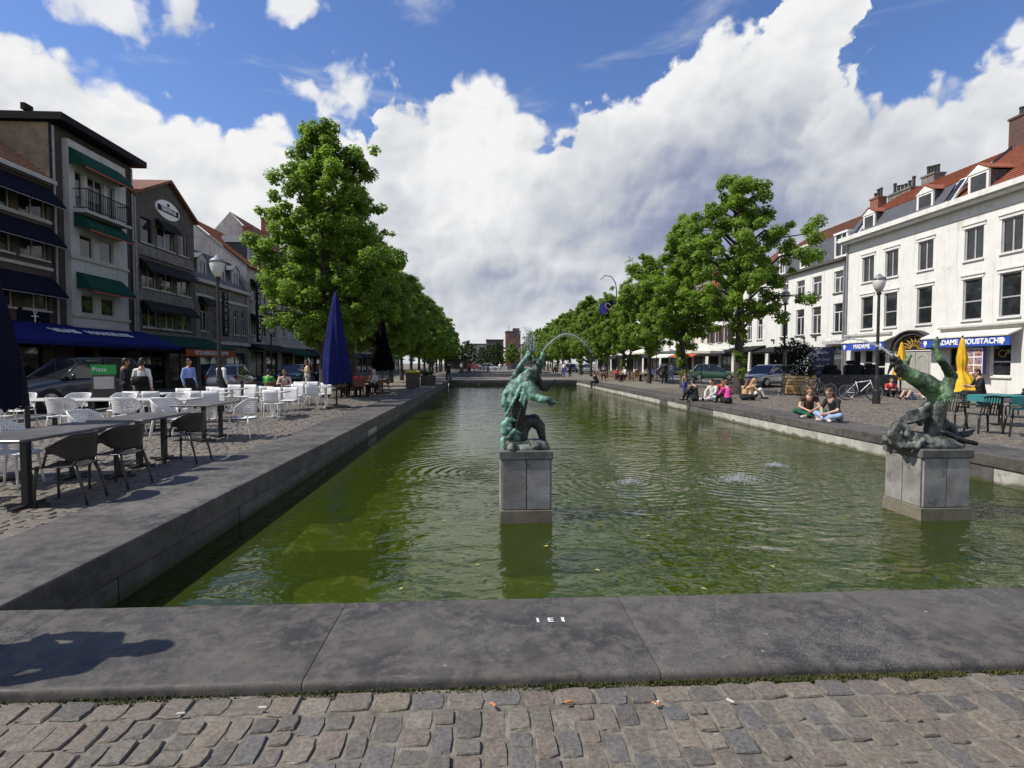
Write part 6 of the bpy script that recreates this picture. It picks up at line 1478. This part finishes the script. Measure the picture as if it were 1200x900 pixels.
    remesh(b.build('hair', hair, t), .014)
    if hat: b = MB(); b.ball(hd + up * .075, (.1, .11, .075), 12, Matrix((sd_, -fw, up)).transposed()); b.cap(hd + up * .06 + fw * .09, .03, hd + up * .055 + fw * .14, .02); remesh(b.build('cap', hat, t), .014)
    if bag: b = MB(); b.box(-.2, .2, .13, .24, .92, 1.2, b=.03); b.build('shoulder_bag', bag, t, True); b = MB(); b.tube([(-.16, .2, 1.2), (-.1, .16, 1.42), (0, .06, 1.47), (.12, -.12, 1.3)], .018, 6, flat=.4); b.build('bag_strap', bag, t)
    return t
def cloth(name, col, **k): return mat(name, col, .85, k.get('var', .15), 6)
C_w, C_k, C_lb, C_gr, C_pk, C_red, C_jn, C_bl, C_brn, C_teal, C_tan, C_wg = (cloth('cloth_white', (.68, .67, .64)), cloth('cloth_black', (.012, .012, .014)), cloth('cloth_light_blue', (.28, .36, .72)), cloth('cloth_green', (.06, .40, .07)), cloth('cloth_pink', (.72, .07, .32)), cloth('cloth_red', (.5, .04, .05)),
    cloth('denim', (.26, .34, .50)), cloth('cloth_blue', (.04, .07, .40)), cloth('cloth_brown', (.06, .028, .02)), cloth('cloth_bottle_green', (.012, .10, .05)), cloth('cloth_tan', (.42, .27, .15)), cloth('cloth_pale_grey', (.5, .5, .47)))
H_d, H_b, H_g = mat('hair_dark', (.02, .014, .01), .5, .3, 20), mat('hair_brown', (.09, .04, .02), .5, .3, 20), mat('hair_grey', (.35, .33, .3), .6, .2, 20)
M_sh_w = mat('white_shoe', (.6, .6, .58), .6)
def on_coping(px, py): q = P(px, py, ZC); return (q.x, q.y, ZC - .0)
# right bank
person('woman with long hair in dark top and green trousers cross-legged on the coping', on_coping(947, 489), R(-25), 'cross', C_brn, C_teal, H_b, long_hair=True, sleeves=.2, shoes=M_sh_w)
person('woman in black top and pale jeans cross-legged on the coping, back half turned', on_coping(980, 494), R(-75), 'cross', C_k, C_jn, H_b, long_hair=True, sleeves=.35, shoes=M_sh_w)
person('person in shorts lying on the setts with knees raised behind the bronze figure', (*P(1068, 468, .02).xy, .02), R(-62), 'lie', C_w, C_jn, H_d, sleeves=.5, trousers=.42, skin=M_skin)
person('person in red top sitting on the setts beside the bicycles', (*P(1043, 465, .02).xy, .02), R(-20), 'floor', C_red, C_k, H_d, sleeves=.4)
person('person in dark shirt sitting at the cafe below the menu board', (17.4, at_x(1151, 17.4), .02), R(-110), 'chair', C_k, C_k, H_d, sleeves=.7, s=1.05)
person('small child in orange top and blue trousers by the coping', (*P(802, 462, .02).xy, .02), R(30), 'stand', C_tan, C_bl, H_b, s=.62)
person('person in black jacket hunched on the coping beside the small child', on_coping(815, 470), R(-150), 'floor', C_k, C_k, H_d, sleeves=1)
person('person in pale grey top and white trousers in the seated group', on_coping(836, 470), R(-60), 'floor', C_wg, C_w, H_d, k=1, sleeves=1)
person('dark haired person in maroon top behind the pink shirt', (*P(845, 466, .02).xy, .02), R(-10), 'cross', C_red, C_k, H_d, sleeves=.5, skin=M_skin2)
person('person in bright pink shirt crouching on the coping', on_coping(853, 473), R(-165), 'floor', C_pk, C_k, H_b, sleeves=1)
person('person in tan and white stripes in the seated group', (*P(872, 469, .02).xy, .02), R(120), 'cross', C_tan, C_k, H_b, long_hair=True, sleeves=1)
person('person with tan hair and cream top beside the tree trunk', (*P(880, 467, .02).xy, .02), R(80), 'floor', C_tan, C_w, mat('hair_blond', (.42, .24, .09), .6, .3, 20), long_hair=True, sleeves=.5)
person('person standing behind the group by the broad tree', (*P(868, 459, .02).xy, .02), R(10), 'stand', C_red, C_k, H_d, s=.9)
q = P(712, 449, ZC); person('person in black sitting on the coping edge with legs over the water', (8.72, q.y, ZC), R(-90), 'edge', C_k, C_k, H_d, sleeves=.8, k=1)
for i, (px, py, tp, r) in enumerate(((722, 447, C_red, 60), (733, 447, C_w, -80), (745, 447, C_k, 100), (757, 446, C_w, 40), (764, 447, C_bl, -60), (775, 448, C_wg, 90), (706, 446, C_k, 0))):
    person(('person in red', 'person in white with back to the water', 'person in black', 'bald person in white', 'person in blue', 'person in pale grey', 'person in dark top at the end')[i] + ' seated among the orange wooden chairs', (*P(px, py, .02).xy, .02), R(r), 'chair', tp, C_k, H_d, sleeves=.5, group='cafe guests')
person('person in black standing beside the open cream parasol', (*P(778, 450, .02).xy, .02), R(160), 'stand', C_k, C_k, H_d, sleeves=.8)
person('person in white shirt walking past the cafe parasols', (*P(786, 449, .02).xy, .02), R(70), 'walk', C_w, C_jn, H_d)
# left bank
person('person in white shirt with black shoulder bag seen from behind', (-10.1, at_x(166, -10.1), .02), R(195), 'stand', C_w, C_k, H_d, sleeves=1, bag=M_black)
person('waiter in black beside the menu stand', (-11.0, at_x(146, -11.0), .02), R(120), 'stand', C_k, C_k, H_d, k=1, sleeves=1, skin=M_skin2)
person('man in light blue shirt standing before the silver car', (-10.3, at_x(221, -10.3), .02), R(60), 'stand', C_lb, C_k, H_d, sleeves=1, skin=M_skin2)
person('waiter in white shirt and black waistcoat by the street lamp', (-9.1, at_x(259, -9.1), .02), R(150), 'stand', C_w, C_k, H_d, k=2, sleeves=1, skin=M_skin3)
wv = [o for o in bpy.data.objects if o.get('label', '').startswith('waiter in white')][0]
b = MB(); J = pose('stand', 2); b.cap(J['pel'] + Vector((0, 0, .05)), .168, J['che'], .165); b.cap(J['che'], .166, J['nec'] - Vector((0, 0, .13)), .1); remesh(b.build('waistcoat', C_k, wv), .016)
person('person in green top seated behind the white chairs', (-9.2, at_x(313, -9.2), .02), R(170), 'chair', C_gr, C_k, H_d, sleeves=.4)
person('person in pale pink top seated behind the white chairs', (-8.2, at_x(333, -8.2), .02), R(20), 'chair', cloth('cloth_blush', (.62, .47, .40)), C_k, H_b, sleeves=.5, skin=M_skin2)
person('person in cream top standing with phone near the navy parasol', (-8.6, at_x(360, -8.6), .02), R(-70), 'stand', cloth('cloth_cream', (.58, .47, .33)), C_wg, H_d, k=1, sleeves=.4, skin=M_skin2)
for i, (x, y, r, tp) in enumerate(((-6.4, 25.15, 180, C_tan), (-5.7, 25.4, 200, C_red), (-6.6, 27.25, 0, C_k), (-5.4, 27.45, 0, cloth('cloth_rose', (.45, .2, .2))), (-5.05, 26.2, -90, C_wg))):
    person(('person in tan', 'person in maroon', 'person in black facing the near coping', 'person in rose', 'person in pale grey by the coping')[i] + ' seated on a wicker chair', (x, y, .0), R(r), 'chair', tp, C_k, H_b if i % 2 else H_g, sleeves=.5, group='guests on wicker chairs', long_hair=(i == 1))
person('person in dark clothes added out of view to cast a shadow on the near coping', (-3.2, 2.83, .06), R(100), 'stand', C_k, C_k, H_d, sleeves=1, s=1.0, long_hair=True)  # unseen figure added beyond the frame for its shadow on the coping
# far strollers
for i, (px, py, tp, bt) in enumerate(((524, 446, C_k, C_k), (527, 445, C_k, C_jn), (541, 441, C_w, C_k), (549, 441, C_red, C_k), (572, 439, C_k, C_k), (586, 439, C_w, C_jn), (633, 440, C_k, C_k), (650, 441, C_wg, C_k), (661, 442, C_w, C_bl), (668, 442, C_k, C_k), (556, 440, C_wg, C_jn))):
    q = P(px, py, 0); person('far walker in %s on the paving beyond the basin' % {C_k: 'black', C_w: 'white', C_red: 'red', C_wg: 'pale grey'}[tp], (q.x, max(51.5, q.y), .005), R(rnd.uniform(0, 360)), 'walk', tp, bt, H_d, group='far walkers in %s' % {C_k: 'black', C_w: 'white', C_red: 'red', C_wg: 'grey'}[tp])

# ================================================================== bronze fountain figures
def patina(name, green, dark, bias):
    m = bpy.data.materials.new(name); m.use_nodes = True; t = m.node_tree; b = t.nodes['Principled BSDF']; L = t.links.new
    tc = t.nodes.new('ShaderNodeTexCoord')
    def nz(sc, d, sz=1.0):
        mp = t.nodes.new('ShaderNodeMapping'); mp.inputs['Scale'].default_value = (1, 1, sz); L(tc.outputs['Object'], mp.inputs[0])
        n = t.nodes.new('ShaderNodeTexNoise'); n.inputs['Scale'].default_value = sc; n.inputs['Detail'].default_value = d; n.inputs['Roughness'].default_value = .65; L(mp.outputs[0], n.inputs['Vector']); return n.outputs[0]
    a = mixc(maprange(nz(5, 7, .45), bias - .08, bias + .12, 0, 1, tree=t), dark, green, tree=t)
    c = mixc(maprange(nz(22, 5), .55, .75, 0, .6, tree=t), a, tuple(min(1, g * 1.5) for g in green), tree=t)
    L(c, b.inputs['Base Color']); b.inputs['Roughness'].default_value = .55; b.inputs['Metallic'].default_value = .15
    bp = t.nodes.new('ShaderNodeBump'); bp.inputs['Strength'].default_value = .6; bp.inputs['Distance'].default_value = .012; L(nz(38, 4), bp.inputs['Height']); L(bp.outputs[0], b.inputs['Normal'])
    return m
M_pat = patina('green_patina', (.19, .37, .29), (.022, .04, .032), .49); M_pat2 = patina('bright_patina', (.17, .285, .15), (.03, .048, .028), .50); M_brz = patina('black_bronze', (.055, .07, .06), (.014, .013, .011), .56); M_rockb = patina('bronze_rock', (.16, .19, .16), (.03, .03, .026), .50)
M_ped = mat('pedestal_stone', (.25, .24, .225), .8, .28, 3, .2, 50, rand=.12, stain=((.07, .068, .06), 3.2, .54, .75), detail=9); M_pedw = mat('pedestal_wet_stone', (.17, .15, .11), .5, .25, 4, .1, 50)
M_cap = mat('pedestal_cap', (.10, .10, .095), .8, .3, 4, .2, 40, stain=((.16, .22, .18), 5, .58, .7))
_tx = bpy.data.textures.new('casting_relief', 'CLOUDS'); _tx.noise_scale = .05; _tx.noise_depth = 3
_tx2 = bpy.data.textures.new('modelling_relief', 'CLOUDS'); _tx2.noise_scale = .16; _tx2.noise_depth = 2
_remesh = remesh
def remesh(o, vox):
    _remesh(o, vox); o.modifiers['smooth'].iterations = 4
    for tx, st in ((_tx2, .018), (_tx, .016)): d = o.modifiers.new('relief', 'DISPLACE'); d.texture = tx; d.strength = st; d.mid_level = .5; d.texture_coords = 'LOCAL'
    return o
def chain(b, *pts):
    for p, q in zip(pts[:-1], pts[1:]): b.cap(p[:3], p[3] * .86, q[:3], q[3] * .86, 18)
def pedestal(t, w, z1):
    """z measured from the water; clad in upright panels with a wet foot"""
    h = w / 2; 
    b = MB(); b.box(-h + .045, h - .045, -h + .045, h - .045, ZF - ZW, z1); b.build('core', M_ped, t)
    for k in range(4):
        for s in (-1, 1):
            b = MB(); b.box(s * h / 2 - h / 2 + .006 + (.02 if s < 0 else 0), s * h / 2 + h / 2 - .006 - (.02 if s > 0 else 0), -h, -h + .044, .17, z1, b=.006); o = b.build('panel', M_ped, t); o.rotation_euler = (0, 0, k * PI / 2)
    b = MB(); b.box(-h - .005, h + .005, -h - .005, h + .005, ZF - ZW, .165, b=.01); b.build('foot', M_pedw, t)
    b = MB(); b.box(-h - .015, h + .015, -h - .015, h + .015, z1, z1 + .12, b=.015); b.build('cap_slab', M_cap, t)
# -- the rearing sea horse in the middle of the basin
c = P(615.5, 613, ZW); PW = .645; cy = c.y + PW / 2
t = thing('fountain_statue', 'green bronze rearing sea horse spouting water on a stone pedestal', 'statue', (c.x + .015, cy, ZW), 0, 'fountain statues'); PZ = .80; pedestal(t, PW, PZ - .0); Z = PZ + .12
def lift(b): b.v = [(x, y, z + Z) for x, y, z in b.v]; return b
b = MB(); b.ball((0, 0, .0), (.33, .32, .09), 14); b.ball((.12, -.05, .04), (.2, .22, .07), 12); b.ball((-.15, .05, .05), (.16, .2, .1), 12)
for i in range(16): b.ball((rnd.uniform(-.28, .28), rnd.uniform(-.28, .28), rnd.uniform(.0, .07)), rnd.uniform(.05, .09), 8)
remesh(lift(b).build('rock_base', M_rockb, t), .011)
b = MB()                                                     # dark coiled tail
chain(b, (.25, .05, .02, .055), (.235, .05, .14, .062), (.21, .05, .26, .085), (.13, .05, .34, .10), (.04, .04, .33, .10), (-.02, .02, .22, .10), (-.06, 0, .1, .12))
chain(b, (-.06, 0, .04, .12), (-.08, 0, .22, .115), (-.10, 0, .42, .125), (-.08, 0, .58, .15))
for i in range(9): a = i / 8; b.cap((-.14 + .1 * a, -.11 - .02 * math.sin(a * 3), .2 + .4 * a), .02, (-.1 + .1 * a, -.13, .28 + .4 * a), .0095)
remesh(lift(b).build('tail', M_brz, t), .0095)
b = MB()                                                     # tail fins curling over the left of the rock
chain(b, (-.27, -.1, .0, .06), (-.285, -.1, .1, .05)); chain(b, (-.26, -.08, .22, .075), (-.27, -.09, .3, .06), (-.2, -.1, .38, .05), (-.13, -.1, .36, .03)); chain(b, (-.22, -.16, .14, .03), (-.14, -.2, .24, .03), (-.06, -.2, .2, .02)); chain(b, (-.2, -.1, .25, .05), (-.1, -.08, .12, .06))
remesh(lift(b).build('tail_fin', M_pat, t), .011)
b = MB()                                                     # chest, shoulders, neck, head
chain(b, (-.15, .02, .50, .07), (-.17, .0, .62, .115), (-.12, .0, .74, .15), (.0, 0, .84, .155), (.07, 0, .92, .125))
chain(b, (-.24, -.02, .42, .035), (-.27, -.02, .56, .05), (-.23, -.02, .7, .07), (-.14, -.02, .82, .08))
chain(b, (.08, 0, .92, .12), (.15, -.01, 1.0, .085), (.19, -.02, 1.07, .072), (.215, -.04, 1.14, .052), (.235, -.05, 1.22, .03))
b.cap((.13, -.08, 1.1), .02, (.1, -.1, 1.19), .0095); b.cap((.13, .06, 1.1), .02, (.11, .09, 1.19), .0095); b.ball((.2, -.085, 1.14), .018, 8)
for i in range(10): a = i / 9; b.cap((-.06 + .12 * a, -.15 + .06 * a, .62 + .38 * a), .03, (-.02 + .1 * a, -.19 + .08 * a, .54 + .38 * a), .011)
# raised fin on the left
chain(b, (-.07, .02, .86, .09), (-.12, .02, .95, .055), (-.06, .02, 1.07, .042), (.03, .02, 1.18, .036), (.085, .02, 1.27, .026), (.11, .02, 1.38, .010)); chain(b, (-.05, .05, .98, .025), (.08, .05, 1.0, .03)); chain(b, (.03, .03, 1.18, .018), (.04, .03, 1.33, .007)); chain(b, (.06, .0, 1.2, .016), (.15, .0, 1.3, .007))
# webbed forelegs
chain(b, (.06, -.1, .80, .10), (.11, -.17, .68, .075), (.2, -.22, .64, .06), (.29, -.24, .63, .045), (.345, -.25, .60, .04)); b.cap((.33, -.25, .61), .03, (.40, -.25, .59), .018); b.cap((.32, -.25, .6), .03, (.33, -.27, .555), .016); b.cap((.29, -.24, .6), .02, (.3, -.26, .55), .011)
for i in range(9):
    a = i / 8; b.cap((-.2 + .2 * a, .05, .7 + .3 * a), .035, (-.31 + .18 * a, .08, .66 + .34 * a), .012)
for i in range(7): a = i / 6; b.cap((-.2 + .16 * a, -.1 - .03 * math.sin(3 * a), .5 + .32 * a), .028, (-.25 + .17 * a, -.13, .44 + .32 * a), .012)
remesh(lift(b).build('figure', M_pat, t), .0095)
b = MB(); chain(b, (.14, .06, .93, .075), (.21, .08, .84, .055), (.235, .08, .77, .045), (.30, .08, .74, .03), (.38, .08, .83, .018), (.42, .08, .88, .01)); remesh(lift(b).build('foreleg', M_brz, t), .011)
MOUTH1 = Vector((c.x + .015 + .235, cy - .055, ZW + Z + 1.26)); FIN1 = Vector((c.x + .12, cy + .02, ZW + Z + 1.3))
# -- the leaning sea creature at the right
c2 = P(1108, 610, ZW); PW2 = .66
t = thing('fountain_statue', 'bright green bronze sea creature leaning back with raised webbed arm', 'statue', (c2.x + .0, c2.y + PW2 / 2, ZW), 0, 'fountain statues'); pedestal(t, PW2, PZ)
ox = -.12
b = MB(); b.ball((0, 0, .02), (.47, .34, .10), 14); b.ball((.0, -.1, .07), (.3, .2, .08), 12); b.ball((-.2, .0, .1), (.22, .2, .1), 12)
chain(b, (-.46, -.1, .04, .09), (-.54, -.08, .16, .08), (-.48, -.08, .28, .07), (-.38, -.1, .26, .05), (-.38, -.12, .16, .05)); chain(b, (-.5, -.2, .02, .05), (-.36, -.26, .02, .05), (-.26, -.24, .1, .05))
for i in range(12): b.ball((rnd.uniform(-.42, .42), rnd.uniform(-.28, .28), rnd.uniform(.02, .1)), rnd.uniform(.05, .09), 8)
remesh(lift(b).build('rock_base', M_rockb, t), .011)
b = MB(); chain(b, (-.36, -.02, .34, .03), (-.24, .0, .42, .06), (-.08, .0, .47, .05), (.06, 0, .44, .04)); b.ball((-.2, -.02, .37), (.2, .16, .05), 12, Euler((0, R(-22), 0)).to_matrix())
chain(b, (.1, .02, .18, .10), (.26, .04, .28, .09), (.40, .05, .22, .07), (.34, -.04, .12, .05), (.52, .0, .14, .04), (.66, 0, .2, .02)); b.ball((.46, .0, .14), (.19, .08, .045), 10, Euler((0, R(-8), 0)).to_matrix()); chain(b, (.3, -.18, .1, .06), (.5, -.2, .05, .03)); chain(b, (.08, -.16, .2, .045), (.24, -.2, .12, .035))
remesh(lift(b).build('tail', M_brz, t), .0095)
b = MB()
chain(b, (.08, .02, .14, .12), (.10, .02, .3, .125), (.12, .01, .45, .14), (.15, 0, .6, .16)); chain(b, (-.12, -.02, .3, .05), (-.1, -.02, .48, .06), (-.02, -.02, .55, .06)); remesh(lift(b).build('belly', M_rockb, t), .0095)
b = MB()
chain(b, (.15, 0, .6, .15), (.10, 0, .74, .16), (-.04, 0, .83, .15), (-.2, 0, .91, .125), (-.33, 0, .98, .10), (-.41, -.01, 1.06, .085))
chain(b, (.18, 0, .66, .13), (.26, 0, .8, .10), (.30, -.02, .92, .085), (.22, -.04, 1.02, .07), (.10, -.06, 1.15, .058), (.045, -.06, 1.26, .045))     # raised arm
for dx, dz in ((-.07, .04), (-.05, .12), (.0, .15), (.05, .12)): b.cap((.04, -.06, 1.27), .028, (.04 + dx, -.07, 1.29 + dz), .016)
chain(b, (.14, -.12, .78, .09), (.1, -.22, .68, .07), (.0, -.24, .66, .05)); 
for i in range(4): b.cap((.12 - .04 * i, -.25, .67), .018, (.10 - .04 * i, -.29, .6), .01)
b.cap((-.34, .0, 1.05), .05, (-.27, .0, 1.2), .025); remesh(lift(b).build('figure', M_pat2, t), .011)
b = MB(); chain(b, (-.40, 0, 1.06, .08), (-.47, -.02, 1.12, .075), (-.53, -.03, 1.17, .045)); chain(b, (-.46, -.02, 1.06, .04), (-.53, -.03, 1.08, .028)); b.ball((-.47, -.09, 1.15), .02, 8)
for i in range(8): a = i / 7; b.cap((-.36 - .1 * a, .05, 1.12 + .04 * a), .025, (-.34 - .16 * a, .1, 1.2 - .28 * a), .0095); b.cap((-.42 - .05 * a, -.06, .98 + .1 * a), .02, (-.46 - .08 * a, -.07, .9 + .1 * a), .01)
remesh(lift(b).build('head', M_brz, t), .011)
MOUTH2 = Vector((c2.x - .53, c2.y + PW2 / 2 - .03, ZW + Z + 1.2))

# -- water in the air
def spray_mat():
    m = bpy.data.materials.new('spray'); m.use_nodes = True; t = m.node_tree; t.nodes.clear(); L = t.links.new
    tr = t.nodes.new('ShaderNodeBsdfTransparent'); gl = t.nodes.new('ShaderNodeBsdfGlossy'); gl.inputs['Roughness'].default_value = .12; df = t.nodes.new('ShaderNodeBsdfDiffuse'); df.inputs[0].default_value = (.85, .87, .88, 1); tl = t.nodes.new('ShaderNodeBsdfTranslucent'); tl.inputs[0].default_value = (.85, .87, .88, 1)
    a = t.nodes.new('ShaderNodeMixShader'); a.inputs[0].default_value = .5; L(df.outputs[0], a.inputs[1]); L(tl.outputs[0], a.inputs[2])
    b_ = t.nodes.new('ShaderNodeMixShader'); b_.inputs[0].default_value = .35; L(a.outputs[0], b_.inputs[1]); L(gl.outputs[0], b_.inputs[2])
    c_ = t.nodes.new('ShaderNodeMixShader'); c_.inputs[0].default_value = .6; L(tr.outputs[0], c_.inputs[1]); L(b_.outputs[0], c_.inputs[2])
    o = t.nodes.new('ShaderNodeOutputMaterial'); L(c_.outputs[0], o.inputs[0]); return m
M_spray = spray_mat()
def drop(b, p, r, d=None):
    d = d or Vector((0, 0, 1)); a = d.orthogonal().normalized() * r; c_ = d.cross(a).normalized() * r; e = d.normalized() * r
    p = Vector(p); b.add([p + a, p + c_, p - a, p - c_, p + e, p - e], [(0, 1, 4), (1, 2, 4), (2, 3, 4), (3, 0, 4), (1, 0, 5), (2, 1, 5), (3, 2, 5), (0, 3, 5)])
def jet(label, p0, p1, rise, w0, w1, n, fade=1.0):
    p0, p1 = Vector(p0), Vector(p1); dz = p1.z - p0.z; a_ = 2 * rise + 2 * math.sqrt(rise * (rise - dz)); bq = a_ - dz
    def at(u): q = p0.lerp(p1, u); q.z = p0.z + a_ * u - bq * u * u; return q
    b = MB(); us = np.linspace(0, .42, 26)
    for k in range(4):
        off = [Vector((rnd.uniform(-1, 1), rnd.uniform(-1, 1), rnd.uniform(-1, 1))) * (w0 + (w1 - w0) * u) * .5 for u in us]
        b.tube([at(u) + o for u, o in zip(us, off)], [(.0035 + .006 * math.sin(PI * min(1, u / .42)) * rnd.uniform(.2, 1.3)) * (1 - u * 2.0) + .001 for u in us], 6)
    for i in range(n):
        u = rnd.random() ** 1.2; w = (w0 + .012 + (w1 - w0) * u) * rnd.choice((.4, .8, 1.3)); drop(b, at(u) + Vector((rnd.gauss(0, w), rnd.gauss(0, w), rnd.gauss(0, w))), rnd.uniform(.002, .007))
    return tag(b.build('water_jet', M_spray), label, 'water jet', 'water jets', 'stuff')
jet('thin arching water jet from the mouth of the rearing sea horse', MOUTH1, JETS[0], .24, .006, .045, 480)
jet('broad arching water jet from the mouth of the leaning sea creature', MOUTH2, JETS[1], .24, .025, .08, 900)
b = MB()
for i in range(420):
    u = rnd.random(); q = FIN1 + Vector((rnd.gauss(-.03 - .06 * u, .035 + .05 * (1 - u)), rnd.gauss(0, .04), u * .32 - .05)); drop(b, q, rnd.uniform(.003, .008))
for k in range(4): b.tube([FIN1 + Vector((.0 - .05 * k * u + .02 * math.sin(u * 5 + k), 0, -.02 + u * (.3 - .03 * k))) for u in np.linspace(0, 1, 8)], [.007, .008, .007, .006, .005, .004, .003, .002], 5)
tag(b.build('water_spray', M_spray), 'fine upright spray around the raised fin of the sea horse', 'spray', kind='stuff')
for i, (p, s, lb) in enumerate(((JETS[0], .7, 'small white splash on the water nearest the rearing sea horse'), (JETS[1], 1.25, 'wide white splash midway between the two bronze figures'), (JETS[2], .7, 'small white splash close to the leaning sea creature'))):
    b = MB()
    for k in range(int(500 * s)):
        a = rnd.uniform(0, 2 * PI); r0 = abs(rnd.gauss(0, .13 * s)); drop(b, (r0 * math.cos(a) * 1.3, r0 * math.sin(a), rnd.random() ** 2 * .11 * s * max(0, 1 - r0 / (.3 * s))), rnd.uniform(.004, .012))
    tag(b.build('splash', M_spray, loc=(p.x, p.y, ZW + .004)), lb, 'splash', 'splashes where the jets land', 'stuff')
